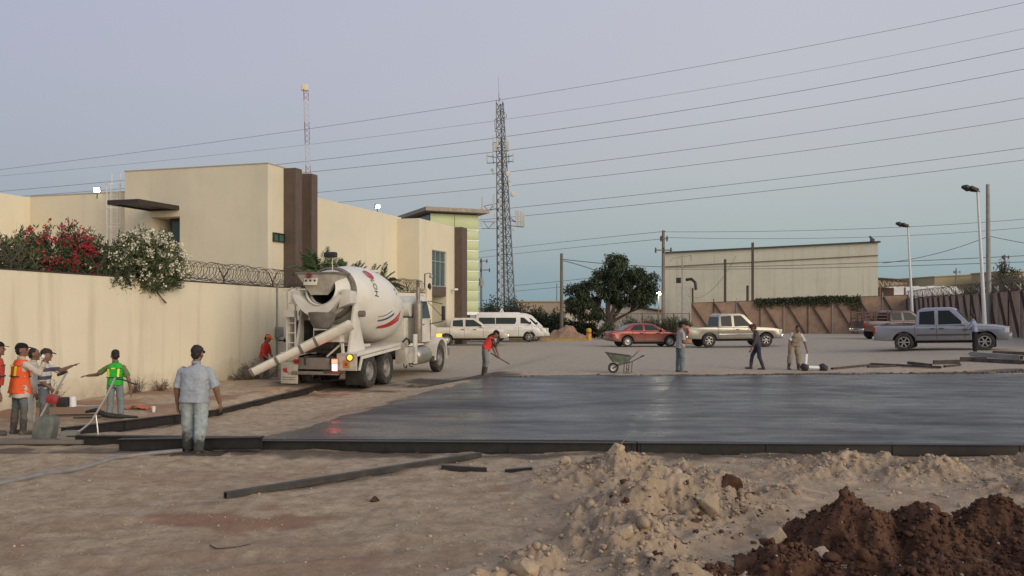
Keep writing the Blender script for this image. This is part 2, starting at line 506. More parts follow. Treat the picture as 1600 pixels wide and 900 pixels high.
ring = np.concatenate([np.arange(NSX + 1), np.arange(1, NSY + 1) * (NSX + 1) + NSX, NSY * (NSX + 1) + np.arange(NSX - 1, -1, -1), np.arange(NSY - 1, 0, -1) * (NSX + 1)])
low = V[ring].copy(); low[:, 2] = -.15
nb = len(V); rn = np.arange(len(ring)); r2 = (rn + 1) % len(ring)
side = np.stack([ring[r2], ring[rn], nb + rn, nb + r2], 1)
me = np_mesh('concrete_slab', np.vstack([V, low]), np.vstack([faces, side]), 4)
smooth_by_angle(me, 35)
tag(link('concrete_slab', me, MAT_SLAB), 'dark wet freshly poured concrete slab', kind='structure')

# ---------------------------------------------------------------- rubble: stones as arrays
def ico(sub):
    bm = bmesh.new(); bmesh.ops.create_icosphere(bm, subdivisions=sub, radius=1)
    v = np.array([x.co[:] for x in bm.verts]); f = np.array([[q.index for q in x.verts] for x in bm.faces]); bm.free(); return v, f
ICO1, ICO2, ICO3 = ico(1), ico(2), ico(3)
def rand_rot(n):
    q = rng.normal(size=(n, 4)); q /= np.linalg.norm(q, axis=1)[:, None]
    w, x, y, z = q.T
    return np.stack([1 - 2 * (y * y + z * z), 2 * (x * y - z * w), 2 * (x * z + y * w), 2 * (x * y + z * w), 1 - 2 * (x * x + z * z), 2 * (y * z - x * w), 2 * (x * z - y * w), 2 * (y * z + x * w), 1 - 2 * (x * x + y * y)], 1).reshape(n, 3, 3)
def stones(name, P, S, m, base=ICO1, jag=.22, flat=.75, parent=None):
    v, f = base; n = len(P)
    sc = S[:, None] * (1 + rng.uniform(-.3, .3, (n, 3))) * np.array([1, 1, flat])
    A = v[None] * (1 + rng.uniform(-jag, jag, (n, len(v), 1)))
    A = np.einsum('nij,nkj->nki', rand_rot(n), A) * sc[:, None, :] + P[:, None, :]
    ff = (f[None] + (np.arange(n) * len(v))[:, None, None]).reshape(-1, 3)
    me = np_mesh(name, A.reshape(-1, 3), ff, 3)
    return link(name, me, m, parent)

MAT_TAN = M('tan_rubble', (.36, .275, .19), .95, var=.3, scale=3, bump=.012, bscale=45, dirt=(.22, .14, .09), dirt_amt=.45, dirt_scale=1.6, spec=.2)
MAT_PALE = M('pale_stone', (.42, .325, .225), .92, var=.22, scale=5, bump=.010, bscale=30, dirt=(.27, .18, .12), dirt_amt=.4, dirt_scale=4, spec=.2)
MAT_RED = M('red_clay', (.088, .044, .027), .95, var=.45, scale=4, bump=.02, bscale=30, dirt=(.15, .088, .055), dirt_amt=.55, dirt_scale=3.4, spec=.2)

def ridged(X, Y, s, k): return 1 - np.abs(fbm(X * k, Y * k, 4, s)) * 2
def blob(X, Y, cx, cy, rx, ry, h, p=1.6, a=0.0):
    dx, dy = X - cx, Y - cy; ca_, sa_ = math.cos(a), math.sin(a)
    d = np.hypot((dx * ca_ + dy * sa_) / rx, (-dx * sa_ + dy * ca_) / ry)
    return h * np.clip(1 - d, -.3, 1) ** 1 if p == 1 else h * np.exp(-(d * 1.35) ** p)
TAN_B = [(1.38, 11.35, 1.1, .8, .44, 1.3, 0), (2.3, 11.0, .8, .8, .30, 1.6, .1), (4.6, 12.05, 1.3, .7, .36, 1.7, .05), (5.6, 11.6, 1.1, .7, .28, 1.7, 0), (7.7, 12.1, 1.1, .8, .42, 1.6, 0),
         (1.55, 9.2, .85, .9, .54, 1.4, -.4), (2.25, 9.6, .9, .75, .40, 1.6, .2), (.95, 8.1, .65, .95, .36, 1.5, .3), (.15, 7.45, .55, .55, .24, 1.6, 0), (-.35, 6.9, .7, .6, .22, 1.7, 0),
         (3.2, 10.6, 1.0, .7, .18, 1.6, .2), (6.6, 10.4, 1.3, .8, .25, 1.6, 0), (1.3, 7.1, .7, .7, .26, 1.6, 0)]
def tan_h(X, Y):
    Xw = X + .16 * fbm(X * 1.6, Y * 1.6, 4, 41); Yw = Y + .16 * fbm(X * 1.6, Y * 1.6, 4, 42)
    h = np.zeros_like(X)
    for b in TAN_B: h = np.maximum(h, blob(Xw, Yw, *b)) + .12 * np.minimum(h, blob(Xw, Yw, *b))
    k = sstep(.02, .2, h)
    h = h + k * (.078 * fbm(X * 3.0, Y * 3.0, 5, 43) + .042 * ridged(X, Y, 44, 6.5) - .03 + .02 * fbm(X * 17, Y * 17, 3, 45))
    return h
RED_B = [(3.15, 8.15, .62, .55, .62, 1.7, 0), (3.75, 7.95, .6, .6, .52, 1.7, 0), (4.55, 8.0, .75, .6, .58, 1.7, 0), (5.4, 8.2, .8, .7, .5, 1.7, 0), (2.35, 7.35, .6, .5, .30, 1.7, .3), (1.75, 7.05, .5, .35, .16, 1.7, 0), (3.6, 7.0, 1.2, .6, .35, 1.7, 0), (5.0, 7.1, 1.1, .7, .40, 1.7, 0)]
def red_h(X, Y):
    Xw = X + .14 * fbm(X * 2.3, Y * 2.3, 4, 51); Yw = Y + .14 * fbm(X * 2.3, Y * 2.3, 4, 52)
    h = np.zeros_like(X)
    for b in RED_B: h = np.maximum(h, blob(Xw, Yw, *b)) + .1 * np.minimum(h, blob(Xw, Yw, *b))
    k = sstep(.02, .16, h)
    return h + k * (.06 * fbm(X * 3.6, Y * 3.6, 5, 53) + .034 * ridged(X, Y, 54, 7) - .03 + .022 * fbm(X * 21, Y * 21, 3, 55))
me, X, Y, Z = grid_mesh('dirt_heap', np.arange(-1.6, 9.4, .022), np.arange(5.6, 13.05, .022), lambda X, Y: ground_z(X, Y) - .035 + tan_h(X, Y))
tag(link('dirt_heap', me, MAT_TAN), 'long ragged bank of pale tan dug-out rubble in the foreground', 'dirt heap', kind='stuff')
me, X, Y, Z = grid_mesh('clay_heap', np.arange(.9, 6.8, .018), np.arange(5.8, 9.3, .018), lambda X, Y: ground_z(X, Y) - .06 + red_h(X, Y) + .55 * tan_h(X, Y) * sstep(.1, .3, red_h(X, Y)))
tag(link('clay_heap', me, MAT_RED), 'dark red-brown heap of moist clay clods at the lower right', 'clay heap', kind='stuff')

def top_z(X, Y):
    return np.maximum(ground_z(X, Y), np.maximum(ground_z(X, Y) - .035 + tan_h(X, Y), ground_z(X, Y) - .06 + red_h(X, Y) + .55 * tan_h(X, Y) * sstep(.1, .3, red_h(X, Y))))
def scatter(n, x0, x1, y0, y1, keep):
    x = rng.uniform(x0, x1, n); y = rng.uniform(y0, y1, n); k = keep(x, y) > rng.random(n); return x[k], y[k]
# rubble on the tan banks
x, y = scatter(42000, -1.4, 9, 6.2, 12.9, lambda x, y: sstep(.02, .18, tan_h(x, y)) * (1 - sstep(.05, .15, red_h(x, y))) * .62 + .03)
s = np.clip(rng.lognormal(-4.75, .6, len(x)), .004, .055)
tag(stones('rubble', np.stack([x, y, top_z(x, y) + s * .25], 1), s, MAT_PALE, jag=.38), 'loose tan stones strewn over the rubble bank', 'rubble', kind='stuff')
x, y = scatter(2600, -1.0, 8.8, 6.4, 12.6, lambda x, y: sstep(.08, .25, tan_h(x, y)) * (1 - sstep(.15, .3, red_h(x, y))) * (.25 + .75 * sstep(-.1, .6, fbm(x * 1.1, y * 1.1, 3, 73))))
s = np.clip(rng.lognormal(-3.65, .42, len(x)), .018, .085)
tag(stones('cobbles', np.stack([x, y, top_z(x, y) + s * .15], 1), s, MAT_TAN, base=ICO2, jag=.16, flat=.8), 'fist-sized tan lumps bedded in the rubble bank', 'cobbles', kind='stuff')
x, y = scatter(900, 1.0, 6.2, 6.6, 9.8, lambda x, y: sstep(.02, .1, tan_h(x, y)) * (1 - sstep(.05, .2, red_h(x, y))))
s = np.clip(rng.lognormal(-4.2, .5, len(x)), .008, .05)
tag(stones('stray_clods', np.stack([x, y, top_z(x, y) + s * .2], 1), s, MAT_RED, jag=.4), 'stray red clods rolled onto the tan rubble', 'clods', kind='stuff')
x, y = scatter(34000, 1.2, 6.6, 6.1, 9.0, lambda x, y: sstep(.04, .2, red_h(x, y)) * .8)
s = np.clip(rng.lognormal(-4.75, .65, len(x)), .004, .055)
tag(stones('clay_clods', np.stack([x, y, top_z(x, y) + s * .3], 1), s, MAT_RED, jag=.42, flat=.85), 'loose dark red clods on the clay heap', 'clods', kind='stuff')
x, y = scatter(16000, -8.5, 9, 5.6, 13.3, lambda x, y: .35 + .5 * sstep(.1, .7, fbm(x * .8, y * .8, 3, 71)))
s = np.clip(rng.lognormal(-5.25, .5, len(x)), .003, .03)
tag(stones('pebbles', np.stack([x, y, top_z(x, y) + s * .2], 1), s, MAT_PALE), 'small pale pebbles scattered over the dirt yard', 'pebbles', kind='stuff')

def boulder(x, y, s, label, m=MAT_PALE, flat=.75, sink=.3):
    """broken block: hull of random points, then weathered"""
    bm = bmesh.new()
    for d in unit_dirs(16): bm.verts.new(Vector(d) * rng.uniform(.8, 1.1))
    bmesh.ops.convex_hull(bm, input=bm.verts); bmesh.ops.delete(bm, geom=[v for v in bm.verts if not v.link_faces], context='VERTS')
    bmesh.ops.bevel(bm, geom=bm.edges[:], offset=.10, segments=2, profile=.6, affect='EDGES')
    bmesh.ops.triangulate(bm, faces=bm.faces); bmesh.ops.subdivide_edges(bm, edges=[e for e in bm.edges if e.calc_length() > .16], cuts=2, use_grid_fill=True); bmesh.ops.triangulate(bm, faces=bm.faces)
    me = bpy.data.meshes.new('rock'); bm.to_mesh(me); bm.free()
    v = np.empty(len(me.vertices) * 3, np.float32); me.vertices.foreach_get('co', v); v = v.reshape(-1, 3); off = rng.uniform(0, 50, 2)
    k = .09 * fbm(v[:, 0] * 3 + off[0], v[:, 1] * 3 + v[:, 2] * 2.1 + off[1], 5, 3)
    v = v * (1 + k)[:, None] * s * np.array([1, .85, flat]); me.vertices.foreach_set('co', v.astype(np.float32).ravel())
    smooth_by_angle(me, 28)
    o = link('rock', me, m, None, (x, y, float(top_z(np.array([x]), np.array([y]))[0]) + s * flat * (1 - 2 * sink) * .6))
    o.rotation_euler = (rng.uniform(-.3, .3), rng.uniform(-.3, .3), rng.uniform(0, 6))
    return tag(o, label, 'rock', 'rocks on the rubble banks')
def unit_dirs(n):
    d = rng.normal(size=(n, 3)); return d / np.linalg.norm(d, axis=1)[:, None]
boulder(.10, 7.1, .155, 'large smooth pale boulder at the bottom centre of the picture', flat=.8)
boulder(1.37, 11.3, .16, 'knobbly tan rock crowning the highest point of the rubble bank', flat=.8, sink=.4)
boulder(2.05, 8.9, .17, 'angular pale rock on the front of the middle bank above the clay', flat=.85)
boulder(2.55, 8.25, .17, 'broad tan rock half sunk just left of the clay heap')
boulder(2.02, 7.35, .17, 'red-stained rock at the left toe of the clay heap', MAT_RED)
boulder(2.75, 7.55, .13, 'grey-tan rock nestled in front of the clay heap')
boulder(2.45, 9.5, .17, 'reddish block lying on the back of the middle bank', MAT_RED)
boulder(.72, 11.35, .10, 'small tan rock left of the rubble peak')
boulder(1.0, 7.75, .13, 'pale rock on the slope of the near bank')
boulder(3.25, 12.6, .085, 'small orange-tan stone lying between the rubble bank and slab edge')
boulder(2.75, 11.05, .13, 'squat tan rock on the right shoulder of the rubble peak')
boulder(-1.63, 10.1, .07, 'lone reddish stone on the flat dirt left of the bank', MAT_RED)
boulder(7.35, 11.9, .10, 'pale stone on the far right bank')
boulder(-.62, 12.5, .05, 'small orange stone beside the dark slab edge')
# ================================================================ long perimeter wall and office building
D1 = Vector((.295, .9555, 0)).normalized(); NN = Vector((D1.y, -D1.x, 0))
RZ = -math.atan2(D1.x, D1.y)                       # local y runs along the wall, local x out of it

def _stucco(col, stain, base_h, streak=.45):
    def f(n, l, b):
        tc = n.new('ShaderNodeTexCoord')
        def noise(scale, st=(1, 1, 1), det=6, rough=.6):
            mp = n.new('ShaderNodeMapping'); mp.inputs['Scale'].default_value = st; l.new(tc.outputs['Object'], mp.inputs[0])
            x = N(n, 'ShaderNodeTexNoise', Scale=scale, Detail=det, Roughness=rough); l.new(mp.outputs[0], x.inputs['Vector']); return x.outputs['Fac']
        def rng_(s, a, b_, c=0.0, d=1.0):
            x = n.new('ShaderNodeMapRange'); l.new(s, x.inputs[0])
            for i, v in enumerate((a, b_, c, d)): x.inputs[i + 1].default_value = v
            return x.outputs[0]
        def mul(a, b_):
            x = n.new('ShaderNodeMath'); x.operation = 'MULTIPLY'; l.new(a, x.inputs[0]); l.new(b_, x.inputs[1]); return x.outputs[0]
        big = noise(.35); fine = noise(60, det=4); run = noise(1.0, (1.6, 1.6, .10), 6, .65)
        c = mixc(n, l, rng_(big, .3, .7), tuple(v * .93 for v in col), tuple(min(1, v * 1.05) for v in col))
        c = mixc(n, l, rng_(run, .52, .78, 0, streak), c, stain)
        pat = noise(.9, (1, 1, .7), 7, .7); c = mixc(n, l, rng_(pat, .58, .72, 0, .22), c, tuple(min(1, v * 1.18) for v in col))
        sp = n.new('ShaderNodeSeparateXYZ'); l.new(tc.outputs['Object'], sp.inputs[0])
        if base_h:
            splash = noise(1.3, (1, 1, .6), 6, .7)
            ad = n.new('ShaderNodeMath'); ad.operation = 'ADD'; l.new(rng_(sp.outputs['Z'], -.35, base_h, 1, 0), ad.inputs[0]); l.new(rng_(splash, .2, .8, -.55, .35), ad.inputs[1])
            c = mixc(n, l, rng_(ad.outputs[0], .25, 1.1, 0, .8), c, (.24, .15, .085))
        l.new(c, b.inputs['Base Color']); b.inputs['Roughness'].default_value = .9; b.inputs['Specular IOR Level'].default_value = .25
        bp = N(n, 'ShaderNodeBump', Strength=.6, Distance=.006); l.new(fine, bp.inputs['Height'])
        bp2 = N(n, 'ShaderNodeBump', Strength=.6, Distance=.05); l.new(big, bp2.inputs['Height']); l.new(bp2.outputs[0], bp.inputs['Normal'])
        l.new(bp.outputs[0], b.inputs['Normal'])
    return f
MAT_WALL = attr_mat('cream_stucco', _stucco((.68, .615, .465), (.36, .30, .21), 1.0, .6))
MAT_BLD = attr_mat('cream_building', _stucco((.67, .605, .455), (.52, .455, .34), 0, .35))
MAT_BROWN = M('brown_cladding', (.105, .072, .055), .6, var=.15, scale=3)
MAT_DKMETAL = M('dark_brown_metal', (.035, .026, .022), .5, var=.2)
MAT_BLACK = M('black_steel', (.018, .016, .015), .55, var=.3, dirt=(.10, .085, .07), dirt_amt=.4)
MAT_GALV = M('galvanised_steel', (.33, .33, .33), .5, .6, var=.2, scale=5)
MAT_WHITEP = M('white_paint', (.72, .71, .68), .5, var=.06)
MAT_WIRE = M('rusty_wire', (.085, .065, .05), .6, .3, var=.3, scale=20)
MAT_GLASS = glass('window_glass', (.05, .085, .085))
MAT_GLASSG = glass('green_glass', (.06, .13, .10))
MAT_FRAME = M('pale_aluminium', (.52, .56, .56), .4, .5, var=.08)

WA = Vector((-8.37, 30.1, 0))                      # a point on the wall line
wall = thing('perimeter_wall', 'long cream plastered wall topped with razor wire behind the mixer truck', 'wall', (WA.x, WA.y, 0), RZ)
def wall_top(y): return 3.0 - y * .0145 if y < 0 else 3.0
def wall_s(px, x=0.0):
    """distance along the wall where it crosses a photo column"""
    r = (px - 800) / F
    return (r * (WA.y + x * NN.y) - (WA.x + x * NN.x)) / (D1.x - r * D1.y)
mb = MB(); S0, S1 = -30.0, wall_s(664)
mb.prism([(S0, -.9), (S1, -.9), (S1, 3.0), (0, 3.0), (S0, wall_top(S0))], -.2, 0, lambda u, v, t: (t, u, v))
mb.build('wall_panel', MAT_WALL, wall)
mb = MB(); mb.bar((-.1, S0, wall_top(S0) + .02), (-.1, 0, 3.02), .23, .04); mb.bar((-.1, 0.002, 3.02), (-.1, S1, 3.02), .23, .04)
mb.build('coping', MAT_DKMETAL, wall)
mb = MB(); mb.box((-.1, S1 + .2, 1.25), (.42, .4, 4.0)); mb.build('end_pillar', MAT_BLD, wall)
for px in (22, 157, 354, 430, 600, 640):
    s = wall_s(px); z = wall_top(s) + .04; mb = MB()
    mb.bar((-.1, s, z - .05), (-.1, s, z + .16), .035)
    mb.bar((-.1, s, z + .15), (-.1, s - .27, z + .48), .028); mb.bar((-.1, s, z + .15), (-.1, s + .27, z + .48), .028)
    mb.build('wire_bracket', MAT_WIRE, wall)
def coil(y0, y1, r, pitch, zc, x=-.1, seed=0, wr=.0085):
    rg = random.Random(seed); pts = []; n = int((y1 - y0) / pitch)
    for k in range(n):
        rr = r * rg.uniform(.86, 1.08); dz = rg.uniform(-.025, .025); lean = rg.uniform(-.05, .12)
        for j in range(14):
            a = 2 * math.pi * j / 14
            y = y0 + (k + j / 14) * pitch
            pts.append((x + rr * math.cos(a) * .9, y + lean * math.sin(a) + .32 * r * math.cos(a), zc(y) + dz + rr * math.sin(a)))
    return pts
o = thing('razor_wire', 'rusty razor wire coils along the top of the cream wall', 'razor wire', (WA.x, WA.y, 0), RZ)
mb = MB(); mb.tube(coil(wall_s(284), S1 - .2, .29, .15, lambda y: wall_top(y) + .36, seed=3), .0085, 4); mb.build('coil', MAT_WIRE, o)
mb = MB(); mb.tube(coil(wall_s(-30), wall_s(60), .2, .2, lambda y: wall_top(y) + .36, seed=5), .0085, 4); mb.build('coil', MAT_WIRE, o)
for dz in (.14, .5):
    mb = MB(); mb.tube([(-.1, y, wall_top(y) + dz) for y in np.linspace(wall_s(-30), S1, 30)], .005, 4); mb.build('tension_wire', MAT_WIRE, o)
# conduit with a meter box and a tap on the wall
s = wall_s(432)
o = thing('wall_conduit', 'grey conduit pipe and meter box running down the cream wall', 'conduit', (WA.x, WA.y, 0), RZ)
mb = MB(); mb.cyl((.035, s, -.2), (.035, s, 3.06), .032, n=8); mb.build('pipe', MAT_GALV, o)
mb = MB(); mb.box((.1, s + .03, 1.42), (.16, .3, .36)); mb.build('meter_box', MAT_GALV, o, bevel=.01)
mb = MB(); mb.tube([(.06, s, 1.12), (.16, s + .1, 1.12), (.2, s + .3, 1.1)], .028, 8); mb.cyl((.2, s + .2, 1.05), (.2, s + .2, 1.2), .03); mb.build('tap', MAT_BLACK, o)
# camera post at the wall end
o = thing('camera_post', 'thin dark post with a dome camera at the wall end', 'camera post', (WA.x, WA.y, 0), RZ)
mb = MB(); s = S1 + .1; mb.bar((-.05, s, 3.0), (-.05, s, 4.0), .045); mb.tube([(-.05, s, 3.97), (.1, s + .1, 4.03), (.24, s + .1, 4.0)], .02, 6); mb.build('post', MAT_BLACK, o)
mb = MB(); mb.cyl((.24, s + .1, 4.0), (.24, s + .1, 3.9), .05, .08); mb.ell((.24, s + .1, 3.86), (.1, .1, .1)); mb.build('dome_camera', M('grey_plastic', (.35, .35, .34), .4), o, smooth=50)
mb = MB(); mb.ell((.1, s + .25, 3.35), (.1, .09, .18)); mb.build('siren', MAT_BLACK, o, smooth=50)

# ---------------------------------------------------------------- office building
B1 = Vector((-5.44, 49.9, 0))
bld = thing('office_building', 'large cream two-storey office building with brown fins and a green corner tower', 'building', (B1.x, B1.y, 0), RZ)
def bray_y(px, yl):
    r = (px - 800) / F
    return (r * (B1.y + yl * D1.y) - B1.x - yl * D1.x) / (NN.x - r * NN.y)
def bray_x(px, xl):
    r = (px - 800) / F
    return (r * (B1.y + xl * NN.y) - B1.x - xl * NN.x) / (D1.x - r * D1.y)
def bY(x, y): return B1.y + x * NN.y + y * D1.y
def bz(py, x, y): return wz(py, bY(x, y))
XM = -1.43; YA = -13.41; YU = -9.55; XA = bray_y(195, YA)
def blk(name, x0, x1, y0, y1, z0, z1, m=MAT_BLD, parent=bld, bevel=0):
    return MB().box(((x0 + x1) / 2, (y0 + y1) / 2, (z0 + z1) / 2), (x1 - x0, y1 - y0, z1 - z0)).build(name, m, parent, bevel=bevel)
Z0 = -.6
# main wing and the front wing, whose right face carries the window and the entrance recess
blk('wing_wall', -14, XM, YU + .002, .6, Z0, 7.66)
yw0, yw1 = bray_x(675, 0), bray_x(697.5, 0)
zw0, zw1 = bz(447, 0, yw0), bz(390, 0, yw0)
YE = 5.73; ZT = 7.52; zr = bz(462, 0, yw0)         # underside of the dark lintel panel
fw = MB()
fw.box((-.65 - .7, YE / 2, Z0 / 2 + ZT / 2), (1.3 + 1.42 - .7, YE - .004, ZT - Z0)) if False else None
fw.box((-4.0, YE / 2, (Z0 + ZT) / 2), (5.8, YE, ZT - Z0))                       # core, 1.1 m behind the face
fw.box((-.55, yw0 / 2, (Z0 + ZT) / 2), (1.1, yw0, ZT - Z0))
fw.box((-.55, (yw1 + YE) / 2, (Z0 + ZT) / 2), (1.1, YE - yw1, ZT - Z0))
fw.box((-.55, (yw0 + yw1) / 2, (zw1 + ZT) / 2), (1.1, yw1 - yw0, ZT - zw1))
fw.build('front_wall', MAT_BLD, bld)
blk('lintel_panel', -1.1, -.03, yw0, yw1, zr, zw0, MAT_BROWN)
def window(parent, x, y0, y1, z0, z1, cols, rows, mfr=MAT_FRAME, mgl=MAT_GLASS, t=.05):
    """glazed window in a face of constant x; rows: list of row heights as fractions"""
    fr = MB()
    for yy in (y0 + t / 2, y1 - t / 2): fr.box((x, yy, (z0 + z1) / 2), (.08, t, z1 - z0))
    for zz in (z0 + t / 2, z1 - t / 2): fr.box((x + .003, (y0 + y1) / 2, zz), (.08, y1 - y0 - 2 * t + .004, t))
    w = fr.build('window', mfr, parent)
    zs = [z0]; 
    for h in rows: zs.append(zs[-1] + h * (z1 - z0))
    for c in range(1, cols):
        yy = y0 + (y1 - y0) * c / cols; MB().box((x - .004, yy, (z0 + z1) / 2), (.06, .035, z1 - z0 - 2 * t)).build('mullion', mfr, w)
    for zz in zs[1:-1]: MB().box((x - .002, (y0 + y1) / 2, zz), (.062, y1 - y0 - 2 * t, .04)).build('transom', mfr, w)
    for c in range(cols):
        for k in range(len(rows)):
            a, b = y0 + (y1 - y0) * c / cols, y0 + (y1 - y0) * (c + 1) / cols
            MB().box((x - .03, (a + b) / 2, (zs[k] + zs[k + 1]) / 2), (.012, b - a - .02, zs[k + 1] - zs[k] - .02)).build('pane', mgl, w)
    return w
window(bld, -.12, yw0, yw1, zw0, zw1, 3, (.7, .3))
# entrance in the recess below
d = MB(); d.box((-1.07, (yw0 + yw1) / 2, 1.1), (.06, yw1 - yw0 - .5, 3.0)); d = d.build('door', MAT_FRAME, bld)
MB().box((-1.03, (yw0 + yw1) / 2 + .1, 1.35), (.04, (yw1 - yw0) * .55, 2.3)).build('pane', MAT_GLASS, d)
# upper block with the parapet, the terrace door alcove cut into its face
u0 = XM; z_al1 = bz(338, bray_y(281, YA), YA); z_al0 = 3.4
xa1, xa0 = bray_y(281, YA), bray_y(236, YA)
ub = MB(); ZU = 8.63
ub.box(((XA + XM) / 2, (YA + 1.6 + YU) / 2, (Z0 + ZU) / 2), (XM - XA, YU - YA - 1.6, ZU - Z0))
ub.box(((xa1 + XM) / 2, YA + .8, (Z0 + ZU) / 2), (XM - xa1, 1.6, ZU - Z0))
ub.box(((xa0 + XA) / 2, YA + .8, (Z0 + ZU) / 2), (xa0 - XA, 1.6, ZU - Z0))
ub.box(((xa0 + xa1) / 2, YA + .8, (z_al1 + ZU) / 2), (xa1 - xa0, 1.6, ZU - z_al1))
ub.box(((xa0 + xa1) / 2, YA + .8, (Z0 + z_al0) / 2), (xa1 - xa0, 1.6, z_al0 - Z0))
ub.build('upper_wall', MAT_BLD, bld)
MB().box(((XA + XM) / 2, (YA + YU) / 2, ZU + .02), (XM - XA + .04, YU - YA + .04, .05)).build('parapet_cap', M('weathered_cap', (.42, .36, .27), .9, dirt=(.2, .16, .12)), bld)
dr = MB(); dr.box(((xa0 + xa1) / 2 + .24, YA + .72, (z_al0 + z_al1) / 2), (xa1 - xa0 - .5, .06, z_al1 - z_al0 - .01)); dr = dr.build('terrace_door', MAT_DKMETAL, bld)
MB().box(((xa0 + xa1) / 2 + .24, YA + .68, (z_al0 + z_al1) / 2), (xa1 - xa0 - .8, .03, z_al1 - z_al0 - .3)).build('pane', MAT_GLASS, dr)
window(bld, XM + .05, bray_x(425.5, XM), bray_x(443, XM), bz(378, XM, -12.7), bz(364, XM, -12.7), 2, (1.0,), MAT_DKMETAL, MAT_GLASSG, .04)
# brown fins
for px in (443, 468.5):
    y = bray_x(px, XM); blk('fin', XM - .1, XM + .62, y, y + .55, Z0, bz(263 if px < 450 else 272, XM, y), MAT_BROWN)
blk('fin', -.1, .52, YE + .004, YE + 1.0, Z0, bz(355, 0, YE), MAT_BROWN)
# lower wing to the left
YL = YA + 1.0; xl47 = bray_y(47, YL)
blk('left_wing_wall', xl47 - 8, XA - .002, YL, YL + 9, Z0, bz(299, XA, YL))
blk('left_wing_return', xl47 - 8, xl47, YL - 9, YL - .002, Z0, bz(308.5, xl47, YL))
MB().box(((xl47 + XA) / 2, YL + .12, bz(299, XA, YL) + .02), (XA - xl47 - .05, .28, .05)).build('parapet_cap', _M['weathered_cap'], bld)
# slatted canopy over the terrace
can = thing('terrace_canopy', 'flat dark brown slatted canopy projecting over the terrace door', 'canopy', (B1.x, B1.y, 0), RZ)
xc1, xc0 = bray_y(280, YA), bray_y(234, YA); zc = bz(325, xc1, YA); L = 2.58
fr = MB()
fr.box(((xc0 + xc1) / 2, YA - L, zc), (xc1 - xc0, .09, .2)); fr.box(((xc0 + xc1) / 2, YA - .05, zc), (xc1 - xc0, .09, .2))
fr.box((xc0 + .04, YA - L / 2, zc + .003), (.08, L - .1, .2)); fr.box((xc1 - .04, YA - L / 2, zc + .003), (.08, L - .1, .2))
fr.build('frame', MAT_DKMETAL, can)
sl = MB().box((0, 0, 0), (xc1 - xc0 - .17, .13, .06)).mesh('slat')
sl.materials.append(MAT_DKMETAL)
for k in range(14): link('slat', sl, None, can, ((xc0 + xc1) / 2, YA - L + .2 + k * (L - .35) / 13, zc))
# green corner tower
TD = Vector((.914, .406, 0)).normalized(); TN = Vector((TD.y, -TD.x, 0))
T0 = Vector((wx(672, 58), 58, 0)); ta = math.atan2(TD.y, TD.x)
tw = thing('corner_tower', 'lime green panelled stair tower with a flat overhanging roof', 'tower', (T0.x, T0.y, 0), ta)
MB().box((1.76, 2.6, 5.4), (3.4, 5.1, 6.8)).build('core', MAT_BROWN, tw)
MB().box((1.9, 2.8, .4), (2.6, 4.2, 4.0)).build('base_wall', M('pink_brown_wall', (.30, .22, .17), .85), tw)
GREEN = M('lime_panel', (.44, .50, .26), .35, var=.08, scale=1.5, dirt=(.40, .47, .28), dirt_amt=.4, spec=.5)
zt = 8.72; zb = 1.95; ph = (zt - 1.08 - zb) / 8
rows = [(zt - 1.06, zt)] + [(zb + ph * k, zb + ph * (k + 1)) for k in range(8)]
for z0, z1 in rows:
    for x0, x1 in ((0, 1.74), (1.76, 3.52)):
        MB().box(((x0 + x1) / 2, -.02, (z0 + z1) / 2), (x1 - x0 - .01, .09, z1 - z0 - .05)).build('panel', GREEN, tw, bevel=.008)
    for yy in (1.1, 3.3):
        MB().box((3.50, yy, (z0 + z1) / 2), (.07, 2.18, z1 - z0 - .05)).build('panel', GREEN, tw)
    MB().box((1.77, -.03, z0), (3.56, .12, .045)).build('joint_strip', MAT_FRAME, tw)
MB().box((1.78, 2.2, zb - .1), (3.7, 4.6, .16)).build('bottom_trim', MAT_FRAME, tw)
MB().box((.02, 2.6, 6), (.06, 5.0, 5.4)).build('side_glazing', MAT_GLASS, tw)
mb = MB(); mb.box((1.75, 2.7, 8.93), (4.6, 7.0, .26)); mb.build('roof_slab', M('weathered_roof', (.34, .29, .23), .9, var=.25, dirt=(.16, .13, .1), dirt_scale=5), tw)
# roof ladder
yl = YL - .35; xl0, xl1 = bray_y(171.5, yl), bray_y(191, yl)
ld = thing('roof_ladder', 'thin white caged ladder fixed to the left wing of the office', 'ladder', (B1.x, B1.y, 0), RZ)
zl0, zl1 = 3.0, bz(272, xl0, yl); xm = (xl0 + xl1) / 2
for x in (xl0 + .12, xl1 - .12): MB().bar((x, yl, zl0), (x, yl, zl1), .035).build('rail', MAT_WHITEP, ld)
for k in range(16): MB().bar((xl0 + .12, yl, zl0 + .3 + k * .3), (xl1 - .12, yl, zl0 + .3 + k * .3), .022).build('rung', MAT_WHITEP, ld)
for z in (4.3, 5.2, 6.1, 7.0, zl1 - .55):
    MB().tube([(xm + .33 * math.cos(a), yl - .34 * math.sin(a) * 1.5, z) for a in np.linspace(0, math.pi, 11)], .017, 5).build('hoop', MAT_WHITEP, ld)
for a in np.linspace(.5, math.pi - .5, 4):
    x, y = xm + .33 * math.cos(a), yl - .51 * math.sin(a); MB().bar((x, y, 4.3), (x, y, zl1 - .55), .018).build('cage_bar', MAT_WHITEP, ld)
